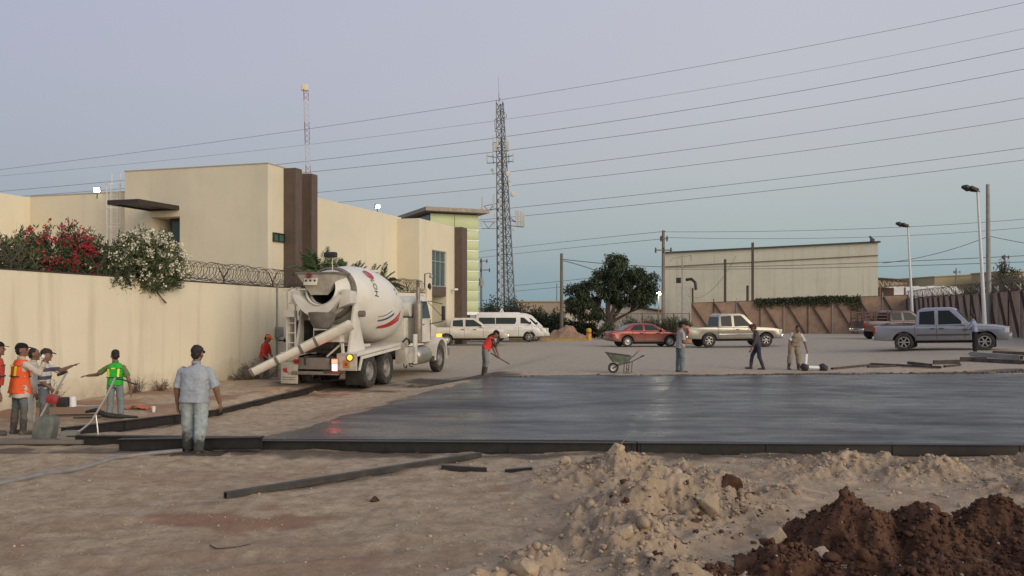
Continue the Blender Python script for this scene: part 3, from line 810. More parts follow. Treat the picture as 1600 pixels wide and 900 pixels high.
# floodlights that are switched on
LIT = emit('lamp_lit', (1.0, .97, .88), 22.0)
def floodlight(p, rz, label, tilt=25, s=1.0, grp='lit floodlights on the roofs'):
    o = thing('floodlight', label, 'floodlight', p, rz, grp)
    MB().bar((0, 0, -.35 * s), (0, 0, .12 * s), .05 * s).build('bracket', MAT_BLACK, o)
    rot = Euler((R(tilt), 0, 0)).to_matrix()
    MB().box(rot @ Vector((0, 0, 0)) + Vector((0, 0, .22 * s)), (.42 * s, .2 * s, .32 * s), rot).build('housing', MAT_BLACK, o, bevel=.02 * s)
    MB().box(rot @ Vector((0, -.105 * s, 0)) + Vector((0, 0, .22 * s)), (.36 * s, .02 * s, .26 * s), rot).build('lens', LIT, o)
    return o
P = Vector((B1.x, B1.y, 0)) + NN * bray_y(152, YL) + D1 * YL
floodlight((P.x, P.y, bz(296, bray_y(152, YL), YL) - .18), R(8), 'lit white floodlight on the left roof edge beside the white ladder', 12, .75)
yy = bray_x(597, XM); P = Vector((B1.x, B1.y, 0)) + NN * (XM - .3) + D1 * yy
floodlight((P.x, P.y, 7.9), R(40), 'lit floodlight on the long roof edge right of the brown fins', 20, .7)
# wall camera on the front wing
o = thing('wall_camera', 'small white camera on the office wall beside the brown fin', 'camera', (B1.x, B1.y, 0), RZ)
MB().bar((0, 5.2, 3.4), (.35, 5.2, 3.42), .05).bar((.3, 4.9, 3.45), (.36, 5.3, 3.45), .12).build('camera_body', MAT_WHITEP, o)
# red and white mast on the roof
mp_ = Vector((wx(482, 46), 46, 0)); zb_ = 7.6; zt_ = wz(140, 46)
o = thing('antenna_mast', 'slim red and white lattice mast rising from the office roof', 'mast', (mp_.x, mp_.y, 0), .3)
MAT_ANTW = M('dull_white', (.45, .44, .43), .7); REDP = M('red_paint', (.22, .07, .065), .7); nseg = 22
for k in range(nseg):
    z0, z1 = zb_ + (zt_ - zb_) * k / nseg, zb_ + (zt_ - zb_) * (k + 1) / nseg; mt = REDP if (k // 4) % 2 == 1 or k < 3 else MAT_ANTW
    lean = lambda z: -.17 * (z - zb_) / (zt_ - zb_)
    mb = MB(); A = [Vector((.16 * math.cos(a), .16 * math.sin(a), 0)) for a in (0, 2.09, 4.19)]
    for q in range(3):
        mb.bar(A[q] + Vector((lean(z0), 0, z0)), A[q] + Vector((lean(z1), 0, z1)), .022)
        mb.bar(A[q] + Vector((lean(z0), 0, z0)), A[(q + 1) % 3] + Vector((lean(z1), 0, z1)), .014)
    mb.build('mast_section', mt, o)
MB().box((-.2, 0, zt_ + .1), (.36, .2, .34)).build('antenna_box', M('cream_plastic', (.6, .55, .4), .5), o, bevel=.02)
# iron planter rail behind the wall
s = wall_s(296); o = thing('balcony_rail', 'small black iron railing behind the wall beside the white oleander', 'railing', (WA.x, WA.y, 0), RZ)
mb = MB()
for z in (2.95, 3.12, 3.62): mb.bar((-.6, s - .9, z), (-.6, s + .45, z), .05)
mb.build('rail', MAT_BLACK, o)
for k in range(8): MB().bar((-.6, s - .9 + k * .19, 2.7), (-.6, s - .9 + k * .19, 3.62), .025 if 0 < k < 7 else .05).build('baluster', MAT_BLACK, o)
# ================================================================ background: yard walls, warehouse, poles, tower, wires
MAT_BRICK = M('brown_block_wall', (.37, .245, .165), .9, var=.18, scale=1.2, bump=.01, bscale=12, dirt=(.16, .11, .08), dirt_amt=.5, dirt_scale=.8)
MAT_BRACE = M('dark_brace', (.075, .05, .04), .8, var=.25)
MAT_POSTP = M('pale_pipe', (.36, .34, .31), .6, var=.2)
MAT_CONC = M('grey_concrete', (.30, .285, .26), .9, var=.15, scale=2, dirt=(.17, .15, .13), dirt_amt=.4)
MAT_POLE = M('weathered_pole', (.17, .145, .12), .85, var=.25, scale=3, stretch=(1, 1, .2))
MAT_LAMPP = M('white_lamp_pole', (.62, .62, .60), .5, var=.06)
CORN = Vector((wx(1419, 105), 105, 0))
def corner_line(px, d):
    r = (px - 800) / F; return (r * CORN.y - CORN.x) / (d.x - r * d.y)
D2 = Vector((-NN.x, -NN.y, 0))                      # to the left along the back wall
def yard_wall(name, label, d, L, bay, ztop0, ztop1, side, bw_=.34):
    rot = math.atan2(d.y, d.x)
    o = thing(name, label, 'wall', (CORN.x, CORN.y, 0), rot)
    n = int(round(L / bay)); bay = L / n
    for k in range(n):
        x0, x1 = k * bay, (k + 1) * bay
        P = CORN + d * ((x0 + x1) / 2); zg = G(P.x, P.y)
        t0, t1 = ztop0 + (ztop1 - ztop0) * k / n, ztop0 + (ztop1 - ztop0) * (k + 1) / n
        MB().prism([(x0 + .01, zg - .6), (x1 - .01, zg - .6), (x1 - .01, t1), (x0 + .01, t0)], -.1, .1, lambda u, v, t: (u, t, v)).build('panel', MAT_BRICK, o)
        MB().cyl((x0, side * .2, zg - .3), (x0, side * .2, t0 + .45), .05, n=8).build('post', MAT_POSTP if k % 2 else MAT_BRACE, o, smooth=50)
        if side > 0: a, b = (x1 - .1, t1 - .1), (x0 + .3, zg)
        else: a, b = (x0 + .1, t0 - .1), (x1 - .3, zg)
        MB().bar((a[0], side * .17, a[1]), (b[0], side * .17, b[1]), .12, bw_, up=(0, 1, 0)).build('brace', MAT_BRACE, o)
    MB().bar((0, 0, ztop0 + .03), (L, 0, ztop1 + .03), .26, .06).build('coping', MAT_BRACE, o)
    return o, n, bay
back_L = corner_line(1080, D2)
yard_wall('back_wall', 'brown block wall with dark diagonal braces across the back of the lot', D2, back_L, 3.05, 3.8, 2.82, 1)
side_L = 72.0
sw, nb_, bay_ = yard_wall('side_wall', 'brown braced wall running along the right side of the lot', -D1, side_L, 3.0, 3.35, 3.45, -1, .2)
MB().box((side_L / 2 + 10, -.28, -.25), (side_L - 20, .3, 1.1)).build('footing', MAT_CONC, sw)
for k in range(8, nb_):
    x = k * bay_; z = 3.4; MB().bar((x, 0, z), (x, -.42, z + .42), .06).build('wire_arm', MAT_POSTP, sw)
o = thing('razor_wire', 'loops of razor wire above the brown wall on the right', 'razor wire', (CORN.x, CORN.y, 0), math.atan2(-D1.y, -D1.x))
pts = [(a, c - .0, b) for (c, a, b) in coil(2, side_L - 8, .42, .75, lambda y: 3.85, x=-.25, seed=8)]
MB().tube(pts, .018, 4).build('coil', MAT_WIRE, o)

# ---------------------------------------------------------------- warehouse
WC = Vector((wx(1372, 122), 122, 0)); wr = math.atan2(D2.y, D2.x)
WL = ((.1782 * WC.y - WC.x) / (D2.x - .1782 * D2.y))
wh = thing('warehouse', 'tall pale weathered warehouse with a shallow sloping roof edge behind the yard wall', 'warehouse', (WC.x, WC.y, 0), wr)
ztr, ztl = wz(379, WC.y), wz(396, WC.y + WL * D2.y)
MAT_WH = attr_mat('weathered_sheet', _stucco((.56, .54, .43), (.33, .30, .23), 0, .55))
npan = 12
for k in range(npan):
    x0, x1 = WL * k / npan, WL * (k + 1) / npan
    z0_, z1_ = ztr + (ztl - ztr) * k / npan, ztr + (ztl - ztr) * (k + 1) / npan
    MB().prism([(x0 + .004, -2.5), (x1 - .004, -2.5), (x1 - .004, z1_), (x0 + .004, z0_)], 0.0, .25, lambda u, v, t: (u, -t, v)).build('panel', MAT_WH, wh)
MB().prism([(.05, -2.5), (WL - .05, -2.5), (WL - .05, ztl - .1), (.05, ztr - .1)], -.28, -26, lambda u, v, t: (u, t, v)).build('hall', MAT_WH, wh)
MB().bar((-.3, 0, ztr + .1), (WL + .2, 0, ztl + .1), .7, .22).build('roof_edge', M('dark_trim', (.05, .055, .055), .6), wh)
MB().bar((-.02, .12, wz(399, WC.y)), (WL, .12, wz(417, WC.y + WL * D2.y)), .1, .12).build('girt', M('rust_trim', (.16, .11, .08), .8), wh)
def wloc(px, py, dep=-1.0):
    """point standing dep metres in front of the warehouse face"""
    r = (px - 800) / F; o_ = WC - D1 * abs(dep)
    u_ = (r * o_.y - o_.x) / (D2.x - r * D2.y); P = o_ + D2 * u_
    return P, wz(py, P.y)
for px, pt, lab in ((1176, 379, 'tall rusty steel post in front of the warehouse wall'), (1133, 405, 'shorter rusty steel post left of the tall one against the warehouse')):
    P, z = wloc(px, pt, 6); MB().bar((0, 0, -2), (0, 0, z), .3).build('steel_post', MAT_BRACE, None, loc=(P.x, P.y, 0)); tag(bpy.context.scene.objects[-1] if False else C.objects[-1], lab, 'post', 'posts by the warehouse')
P, z = wloc(1168, 446, 5); tag(MB().bar((0, 0, -2), (0, 0, z), .28).build('steel_post', MAT_BRACE, None, loc=(P.x, P.y, 0)), 'short stub of rusty post just left of the tallest warehouse post', 'post', 'posts by the warehouse')
P, z = wloc(1066, 398, 8)
o = thing('bracket_pole', 'thin grey pole with a crossbar at the left end of the warehouse', 'pole', (P.x, P.y, 0), 0)
MB().bar((0, 0, -2), (0, 0, z), .17).build('pole', MAT_CONC, o)
mb = MB(); mb.bar((-1.4, 0, z - .5), (1.25, 0, z - .1), .12); mb.bar((1.25, 0, z - .1), (1.3, 0, z - .9), .12); mb.bar((-1.4, 0, z - .5), (-1.7, 0, z - 1.0), .1); mb.build('crossbar', MAT_CONC, o)
P, z = wloc(1068, 448, 5)
o = thing('cooling_unit', 'pale box unit with a black bent duct beside the warehouse', 'cooling unit', (P.x, P.y, 0), wr)
MB().box((0, 0, z / 2 - 1), (2.1, 2.2, z + 2)).build('cabinet', M('pale_cabinet', (.5, .48, .40), .7, dirt=(.3, .27, .2)), o)
MB().box((.6, 1.14, z + .9), (.7, .1, .8)).build('vent_grille', MAT_BLACK, o)
MB().tube([(-.4, .4, z + 1.0), (-1.2, .6, z + 1.1), (-1.75, .7, z + .6), (-1.85, .7, z - .5)], .22, 8).build('duct', MAT_BLACK, o, smooth=60)
MB().box((-1.4, 1.0, z / 2 - 1.2), (.25, .3, z + 2)).build('duct_post', MAT_BRACE, o)
# roof lamp of the warehouse
P, z = wloc(1363, 378, .5)
tag(MB().box((0, 0, .25), (.5, .4, .4)).bar((.2, 0, .2), (-.4, 0, .8), .25).build('roof_lamp', MAT_BLACK, None, loc=(P.x, P.y, z)), 'small dark lamp on the right tip of the warehouse roof', 'lamp')

# ---------------------------------------------------------------- lower buildings farther off
def far_block(name, label, px0, px1, py_top, Y, depth, m, py_bot=505, roof=None, skew=0.0, slope=0.0):
    x0, x1 = wx(px0, Y), wx(px1, Y); z1 = wz(py_top, Y); z0 = -2.5
    o = thing(name, label, 'building', ((x0 + x1) / 2, Y, 0), skew)
    w = x1 - x0
    MB().prism([(-w / 2, z0), (w / 2, z0), (w / 2, z1 + slope), (-w / 2, z1)], 0, depth, lambda u, v, t: (u, t, v)).build('wall', m, o)
    MB().bar((-w / 2 - .2, depth / 2, z1 + .08), (w / 2 + .2, depth / 2, z1 + slope + .08), depth + .4, .2, up=(0, 1, 0)).build('roof', roof or m, o) if False else None
    MB().prism([(-w / 2 - .2, z1 + .004), (w / 2 + .2, z1 + slope + .004), (w / 2 + .2, z1 + slope + .22), (-w / 2 - .2, z1 + .22)], -.25, depth + .2, lambda u, v, t: (u, t, v)).build('roof', roof or m, o)
    return o, w, z1
TANB = M('tan_render', (.40, .31, .22), .9, var=.1, scale=.3)
OCHRE = M('ochre_render', (.36, .30, .18), .9, var=.08, scale=.3)
o, w, z1 = far_block('low_building', 'long low tan building behind the scrub left of the dark tree', 808, 905, 472, 150, 20, TANB)
for k in range(5):
    MB().box((-w / 2 + 1.2 + k * w / 5, -.04, z1 - 4.2), (1.2, .12, 1.4)).build('window', MAT_GLASS, o)
far_block('low_building', 'pale house half hidden by the trunk of the dark tree', 884, 936, 487, 120, 8, M('pale_render', (.5, .43, .34), .9))
far_block('low_building', 'long ochre building on the right horizon', 1460, 1640, 433, 190, 30, OCHRE, slope=1.3)
far_block('low_building', 'lower ochre block on the right beside the white roofed shed', 1395, 1464, 439, 200, 20, OCHRE)
far_block('low_building', 'tall ochre block at the right edge of the picture', 1567, 1660, 425, 175, 12, OCHRE)
# white-roofed shed with a sagging, patched roof
Y = 132; x0, x1 = wx(1374, Y), wx(1521, Y)
o = thing('white_shed', 'low shed with a long ragged white sheet roof behind the right corner', 'shed', ((x0 + x1) / 2, Y, 0), 0)
w = x1 - x0; WSH = M('white_sheet_roof', (.62, .59, .53), .6, var=.12, scale=.6, dirt=(.42, .40, .36), dirt_amt=.5)
nsh = 12
for k in range(nsh):
    a, b = -w / 2 + w * k / nsh, -w / 2 + w * (k + 1) / nsh
    zt0 = wz(463 - 17 * min(1, k / 3.0), Y) + random.uniform(-.1, .1); zt1 = wz(463 - 17 * min(1, (k + 1) / 3.0), Y) + random.uniform(-.1, .1)
    MB().quad((a, 0, wz(470, Y) - .6), (b, 0, wz(470, Y) - .6), (b, 5, zt1), (a, 5, zt0)).quad((a, 0, wz(470, Y) - .75), (b, 0, wz(470, Y) - .75), (b, 5, zt1 - .1), (a, 5, zt0 - .1)).build('roof_sheet', WSH, o)
MB().box((0, 3, -1), (w - .5, 4, 5)).build('shed_wall', M('pale_render', (.5, .43, .34)), o)
# truss canopy next to the warehouse
Y = 126; x0, x1 = wx(1373, Y), wx(1417, Y); zt_, zb_ = wz(437, Y), wz(449, Y)
o = thing('truss_canopy', 'small rusty steel truss canopy at the right end of the warehouse', 'canopy', (x0, Y, 0), 0)
w = x1 - x0; RUST = M('rust_steel', (.14, .075, .05), .8, var=.3)
MB().bar((0, 0, zt_), (w, 0, zt_ - .4), .16).build('top_chord', RUST, o); MB().bar((0, 0, zb_), (w, 0, zt_ - .75), .16).build('bottom_chord', RUST, o)
for k in range(6): MB().bar((w * k / 6, 0, zt_), (w * (k + 1) / 6, 0, zb_ + (zt_ - .75 - zb_) * (k + 1) / 6), .1).bar((w * k / 6, .02, zb_), (w * k / 6, .02, zt_ - .1), .08).build('web', M('pale_truss', (.4, .36, .3), .7), o)
MB().box((w / 2, 3, zt_ + .1), (w + .4, 7, .12), (0, .07, 0)).build('sheet', RUST, o)
MB().box((w * .4, 2.5, 0), (w * .8, .2, zb_ * 2)).build('back_panel', MAT_BRACE, o)
for x in (.2, w - .3): MB().bar((x, 0, -2), (x, 0, zb_), .2).build('post', RUST, o)
# low concrete shed and chain-link fence behind the red car
Y = 84; x0, x1 = wx(953, Y), wx(1033, Y)
o = thing('concrete_shed', 'low grey concrete shed with a sloping dark roof under the big tree', 'shed', (x0, Y, 0), 0)
w = x1 - x0
MB().prism([(0, -1.5), (w, -1.5), (w, wz(487, Y)), (0, wz(473, Y))], 0, 4, lambda u, v, t: (u, t, v)).build('wall', MAT_CONC, o)
MB().prism([(-.1, wz(473, Y) + .005), (w + .3, wz(487, Y) + .005), (w + .3, wz(487, Y) + .14), (-.1, wz(473, Y) + .14)], -.35, 4.3, lambda u, v, t: (u, t, v)).build('roof', MAT_BRACE, o)
Y = 72
o = thing('chain_link_fence', 'rusty wire fence on thin posts behind the red car', 'fence', (wx(955, Y), Y, 0), 0)
w = wx(1077, Y) - wx(955, Y); zg = G(wx(1000, Y), Y)
for k in range(6): MB().cyl((w * k / 5, 0, zg - .2), (w * k / 5, 0, zg + 2.2), .04, n=6).build('post', RUST, o)
MB().bar((0, 0, zg + 2.15), (w, 0, zg + 2.15), .05).build('rail', RUST, o)
mb = MB()
for k in range(int(w / .28)):
    a = k * .28; mb.bar((a, .03, zg), (a + .6, .03, zg + 2.1), .012); mb.bar((a, .045, zg + 2.1), (a + .6, .045, zg), .012)
mb.build('mesh', RUST, o)

# ---------------------------------------------------------------- poles and lamp posts
def pole(name, label, px, ptop, Y, r0, r1, m, lean=0.0, grp=None):
    p = on(px, Y); z = wz(ptop, Y) - p.z
    o = thing(name, label, 'pole', (p.x, p.y, p.z), 0, grp)
    MB().tube([(0, 0, -.4), (lean * .5, 0, z * .5), (lean, 0, z)], [r0, (r0 + r1) / 2, r1], 12).build('shaft', m, o, smooth=60)
    return o, z
pole('utility_pole', 'bare wooden pole standing by the dirt heap left of the dark tree', 877.5, 396, 70, .15, .12, M('old_wood_pole', (.16, .135, .095), .9, var=.3, scale=3, stretch=(1, 1, .15)))
pole('utility_pole', 'tall bare concrete pole behind the right lamp post', 1545.5, 288, 64, .20, .13, MAT_CONC, -.1)
INS = M('dark_insulator', (.05, .04, .035), .4)
def crossarm_pole(label, px, ptop, Y, arms, r, trans=None):
    o, z = pole('utility_pole', label, px, ptop, Y, r, r * .7, MAT_POLE)
    k = F / Y
    for (py, l_, r_) in arms:
        za = wz(py, Y) - o.location.z
        MB().bar((l_ / k, -.15, za), (r_ / k, -.15, za), .1, .12).build('crossarm', MAT_POLE, o)
        for t in (l_ / k + .1, 0 if abs(l_) > 8 else l_ / k * .5, r_ / k - .1):
            MB().lathe([(0, -.28), (.09, -.25), (.06, -.12), (.11, -.06), (.05, .08), (.09, .14), (0, .3)], (t, -.15, za), n=8).build('insulator', INS, o, smooth=40)
    if trans:
        py, dx = trans; za = wz(py, Y) - o.location.z
        MB().lathe([(0, -.55), (.3, -.5), (.33, 0), (.3, .5), (0, .58)], (dx, -.3, za), n=12).build('transformer', MAT_CONC, o, smooth=40)
    return o
crossarm_pole('wooden utility pole with two crossarms at the left end of the warehouse', 1036.5, 360, 82, [(391, -14, 13), (373, -6, 7)], .2)
crossarm_pole('distant utility pole with a transformer between green tower and lattice mast', 752, 404, 112, [(408, -2, 10), (422, -2, 14)], .16, (441, .0))
crossarm_pole('tiny far utility pole above the white shed roof', 1494, 419, 170, [(425, -5, 6)], .15)
crossarm_pole('far utility pole behind the thin tree at the right edge', 1570, 398, 120, [(402, -6, 6)], .13)
pole('utility_pole', 'thin far pole just left of the bare wooden pole', 870, 443, 160, .09, .07, MAT_POLE)
def lamp_post(label, pxb, pxt, ptop, Y):
    p = on(pxb, Y); z = wz(ptop, Y) - p.z; dx = (pxt - pxb) / F * Y
    o = thing('lamp_post', label, 'lamp post', (p.x, p.y, p.z), 0, 'lamp posts on the right of the lot')
    MB().tube([(0, 0, -.3), (dx * .5, 0, z * .5), (dx, 0, z)], [.105, .08, .05], 12).build('pole', MAT_LAMPP, o, smooth=60)
    MB().bar((dx - .35, 0, z - .05), (dx + .12, 0, z - .08), .06).bar((dx, 0, z - .1), (dx, 0, z + .12), .05).build('arm', MAT_BLACK, o)
    for k, ofs in enumerate((-.22, -.5)):
        m = Euler((0, R(24), R(20 * k))).to_matrix()
        MB().box((dx + ofs, -.05 + .1 * k, z + .05 + .06 * k), (.42, .36, .16), m).build('lamp_head', MAT_BLACK, o, bevel=.03)
    return o
lamp_post('white lamp post with dark twin floodlights behind the silver-blue pickup', 1427.5, 1418.5, 353, 56)
lamp_post('taller white lamp post with dark twin floodlights near the right edge', 1541, 1527, 297, 43.5)
# lit lamp on the warehouse corner pole
Y = 80; p = on(1029, Y)
o = thing('lit_lamp', 'lit yellowish lamp on a short post between the tree and warehouse', 'lamp', (p.x, p.y, p.z), 0)
z = wz(457, Y) - p.z
MB().bar((0, 0, -.3), (0, 0, z - .2), .09).build('post', MAT_POLE, o)
MB().lathe([(0, .28), (.2, .2), (.26, .05), (.26, 0)], (0, 0, z), n=12).build('shade', MAT_BLACK, o, smooth=40)
MB().ell((0, -.05, z - .06), (.24, .24, .22)).build('bulb', emit('bulb_lit', (1, .90, .62), 8), o, smooth=80)
lp = bpy.data.lights.new('lamp_glow', 'POINT'); lp.energy = 130; lp.color = (1, .9, .62); lp.shadow_soft_size = .3
lo = bpy.data.objects.new('lamp_glow', lp); C.objects.link(lo); lo.parent = o; lo.location = (0, -.5, z - .15)

# ---------------------------------------------------------------- lattice radio tower
Yt = 100; pt = on(793, Yt); k13 = F / Yt
o = thing('radio_tower', 'tall grey lattice telecom tower hung with antennas and dishes', 'tower', (pt.x, pt.y, pt.z), 0)
MAT_LAT = M('lattice_steel', (.17, .165, .16), .6, .3, var=.25, scale=2)
MAT_ANT = M('antenna_grey', (.46, .45, .42), .6, var=.12)
ztop = wz(160, Yt) - pt.z
def tl(px, py, dy=0.0): return Vector(((px - 793) / k13, dy, wz(py, Yt) - pt.z))
def leg(i, t):
    b, e = ((777.5, .0), (775.5, .0), ), None
    B = [(777.5, .3), (797, 1.9), (807.5, .0)][i]; E = [(775.5, .1), (781.5, .6), (786.5, .0)][i]
    return Vector(((B[0] + (E[0] - B[0]) * t - 793) / k13, B[1] + (E[1] - B[1]) * t, ztop * t))
for i in range(3): MB().tube([leg(i, 0), leg(i, .5), leg(i, 1)], [.10, .085, .06], 6).build('leg', MAT_LAT, o)
ns = 26
for k in range(ns):
    t0, t1 = k / ns, (k + 1) / ns; mb = MB()
    for a, b in ((0, 1), (1, 2), (2, 0)):
        mb.bar(leg(a, t0), leg(b, t1), .055); mb.bar(leg(b, t0), leg(a, t1), .05); mb.bar(leg(a, t0), leg(b, t0), .05)
    mb.build('bracing', MAT_LAT, o)
MB().bar(tl(782.5, 515, -.1), tl(780.5, 300, -.1), .28, .12).build('cable_run', M('pale_cable', (.48, .44, .40), .7, var=.3, scale=4), o)
MB().bar(tl(789, 515, .6), tl(783.5, 215, .3), .22, .1).build('cable_run', MAT_LAT, o)
MB().cyl(tl(779.5, 160), tl(779, 120), .025, .012, n=5).build('lightning_rod', MAT_LAT, o)
for px, p0, p1 in ((775.5, 162, 158), (784.8, 168, 160), (779.5, 160, 148), (781, 158, 154)): MB().bar(tl(px, p0), tl(px, p1 - 2), .08).build('rod', MAT_LAT, o)
def frame(pts, w=.07):
    mb = MB()
    for a, b in pts: mb.bar(tl(*a), tl(*b), w)
    return mb.build('antenna_mount', MAT_LAT, o)
frame([((785, 176), (791, 176)), ((785, 184), (791, 184)), ((791, 176), (791, 184))]); frame([((773, 187), (776, 185)), ((773, 187), (773.5, 201)), ((773.5, 201), (777, 200))])
frame([((761, 255), (803, 252)), ((762, 244), (776, 246)), ((786, 246), (802, 243)), ((770, 240), (771, 256)), ((795, 241), (795, 255))], .09)
frame([((753, 331), (777, 325)), ((756, 322), (776, 318)), ((756, 322), (764, 330)), ((764, 330), (771, 320))]); frame([((752, 357), (776, 357)), ((752, 346), (776, 347)), ((756, 347), (763, 357)), ((763, 357), (772, 347))])
frame([((792, 352), (818, 355)), ((795, 338), (806, 348)), ((795, 345), (817, 347))], .09); frame([((770, 223), (794, 223)), ((770, 236), (795, 236))])
def panel(px, p0, p1, w=.22, dx=0.0, dy=-.35):
    MB().bar(tl(px, p0, dy), tl(px + dx, p1, dy), w, .14, up=(0, 1, 0)).build('panel_antenna', MAT_ANT, o, bevel=.02)
for a in ((777, 217, 231, .26), (771.5, 225, 237, .3), (774.5, 226, 237, .2), (791, 213, 236, .2), (793.5, 222, 236, .3), (770.5, 213, 228, .1), (761.2, 240, 255, .13), (802, 240, 255, .13), (753.5, 308, 331, .2), (771.5, 304, 328, .2),
          (752.2, 333, 354, .12), (772.5, 334, 355, .1), (806.5, 329, 351, .2), (810, 330, 353, .24), (814.5, 331, 354, .26), (818.5, 333, 355, .24)): panel(*a)
def dish(px, py, r, az=0.0):
    c = tl(px, py, -.6); ax = Vector((math.sin(az), -math.cos(az), 0))
    MB().lathe([(0, -.25 * r), (r * .7, -.2 * r), (r, 0), (r, .45 * r), (r * .95, .47 * r), (r * .6, .55 * r), (0, .6 * r)], c, ax, 14).build('dish', MAT_ANT, o, smooth=50)
for a in ((793.5, 273, .34, .5), (797.5, 284, .17, .5), (796.5, 291, .18, .4), (801.5, 304.5, .33, .5), (770, 267, .2, -.3), (771.5, 272.5, .15, -.3), (803, 359, .18, .4), (775.5, 206, .18, -.4), (790.5, 179, .13, .3), (781, 155, .1, 0)): dish(*a)

# ---------------------------------------------------------------- overhead wires
MAT_LINE = M('dark_cable', (.10, .095, .095), .6, var=.1)
def wire(label, pts, r, grp='long overhead power lines', ext=False):
    """pts: (px, py, Y) along the span, joined by a smooth sag"""
    A = np.array([(wx(px, Y), Y, wz(py, Y)) for px, py, Y in pts])
    t = np.arange(len(A)); d = min(2, len(A) - 1)
    cx, cy, cz = (np.polyfit(t, A[:, j], d) for j in range(3))
    a, b = (-.35, len(A) - 1 + .35) if ext else (0, len(A) - 1)
    tt = np.linspace(a, b, 40)
    o = MB().tube(np.stack([np.polyval(cx, tt), np.polyval(cy, tt), np.polyval(cz, tt)], 1), r, 5).build('power_line', MAT_LINE)
    return tag(o, label, 'power line', grp)
ORD = ['topmost of the eight long overhead wires', 'second highest of the eight long overhead wires, thin and faint', 'third of the eight long overhead wires counted from the top', 'fourth of the eight long overhead wires counted from the top',
       'fifth of the eight long overhead wires counted from the top', 'third lowest of the eight long overhead wires', 'second lowest of the eight long overhead wires', 'lowest of the eight long overhead wires']
for k, (a, b, c, e) in enumerate(((265, 153, 4, .030), (275, 185, 45, .022), (299, 212, 75, .036), (309, 234, 108, .036), (344, 268, 153, .034), (357, 290, 185, .034), (395, 325, 231, .036), (402, 339, 250, .036))):
    mid = (a + c) / 2 * .0 + b
    wire(ORD[k], [(0, a, 150), (800, b, 135), (1600, c, 120)], e, ext=True)
L2 = 'thinner wires between the poles'
wire('thin wire from the crossarm pole top leading left towards the lattice tower', [(1037, 362, 82), (930, 372, 95), (805, 387, 110), (700, 399, 122)], .022, L2)
wire('pair partner wire below the pole top wire leading left', [(1030, 374, 82), (930, 383, 95), (805, 397, 110), (700, 408, 122)], .022, L2)
wire('thin wire from the crossarm pole top leading right over the warehouse', [(1037, 362, 82), (1250, 361, 80), (1450, 352, 78), (1640, 339, 76)], .020, L2)
wire('second wire leading right over the warehouse roof', [(1040, 371, 82), (1250, 373, 80), (1450, 366, 78), (1640, 352, 76)], .020, L2)
wire('black cable from the bare wooden pole to the crossarm pole through the tree', [(879, 405, 70), (960, 413, 76), (1037, 417, 82)], .035, L2)
wire('black stay cable dropping from the bare pole into the tree', [(879, 407, 70), (905, 414, 72), (935, 424, 74)], .035, L2)
wire('cable strung across the middle of the warehouse wall', [(1037, 417, 82), (1180, 418, 80), (1400, 407, 75), (1640, 398, 70)], .028, L2)
wire('lower cable across the warehouse wall', [(1037, 420, 82), (1180, 421, 80), (1400, 415, 75), (1640, 408, 70)], .026, L2)
wire('low wire from the left into the dark tree', [(805, 446, 100), (870, 440, 96), (960, 430, 92)], .024, L2)
wire('lowest wire above the tan building on the left', [(805, 455, 105), (870, 449, 100), (960, 441, 96)], .022, L2)
wire('wire rising from the warehouse corner to the bare concrete pole', [(1380, 411, 70), (1460, 397, 67), (1545, 369, 64)], .022, L2)
wire('wire leaving the bare concrete pole towards the right edge', [(1546, 369, 64), (1580, 376, 62), (1640, 387, 58)], .022, L2)
wire('slack wire from the crossarm pole slanting over the warehouse wall', [(1150, 400, 90), (1110, 455, 88), (1075, 462, 86)][::-1], .02, L2)
# ---------------------------------------------------------------- kerb, bollards, heap by the bare pole
YEL = M('yellow_paint', (.55, .33, .035), .7, var=.2, scale=4, dirt=(.25, .2, .12), dirt_amt=.5)
mb = MB(); pts = [on(px, 66 - (px - 800) * .012) for px in range(796, 925, 12)]
for a, b in zip(pts[:-1], pts[1:]): mb.bar(a + Vector((0, 0, .05)), b + Vector((0, 0, .05)), .3, .2)
tag(mb.build('kerb', YEL), 'worn yellow painted kerb in front of the dirt heap', kind='structure')
def bollard(px, Y, h, label, m):
    p = on(px, Y); o = thing('bollard', label, 'bollard', p, 0, 'painted bollards')
    MB().lathe([(0, -.2), (.2, -.2), (.2, h - .12), (.15, h - .03), (0, h)], n=14).build('post', m, o, smooth=50)
    MB().lathe([(.205, h * .55), (.21, h * .55), (.21, h * .72), (.205, h * .72)], n=14).build('band', M('red_band', (.4, .08, .05), .7), o)
bollard(920, 66, .95, 'yellow bollard with a red mark at the end of the yellow kerb', YEL)
bollard(1073, 56, 1.2, 'orange bollard just behind the tail of the silver pickup', M('orange_paint', (.55, .16, .03), .6, dirt=(.3, .2, .1)))
mb_p = on(884, 69)
def _hp(X, Y): return G(mb_p.x, 69) - .08 + 1.0 * np.exp(-((X - mb_p.x) / 1.7) ** 2 - ((Y - 69.3) / 1.1) ** 2) * (1 + .3 * fbm(X * 2, Y * 2, 4, 81)) + .05 * fbm(X * 5, Y * 5, 3, 82)
me, *_ = grid_mesh('dirt_heap', np.arange(mb_p.x - 4, mb_p.x + 4, .1), np.arange(66.8, 72, .1), _hp)
tag(link('dirt_heap', me, M('reddish_heap', (.30, .185, .125), .95, var=.25, scale=3, bump=.03, bscale=10)), 'small reddish dirt heap at the foot of the bare wooden pole', 'dirt heap')
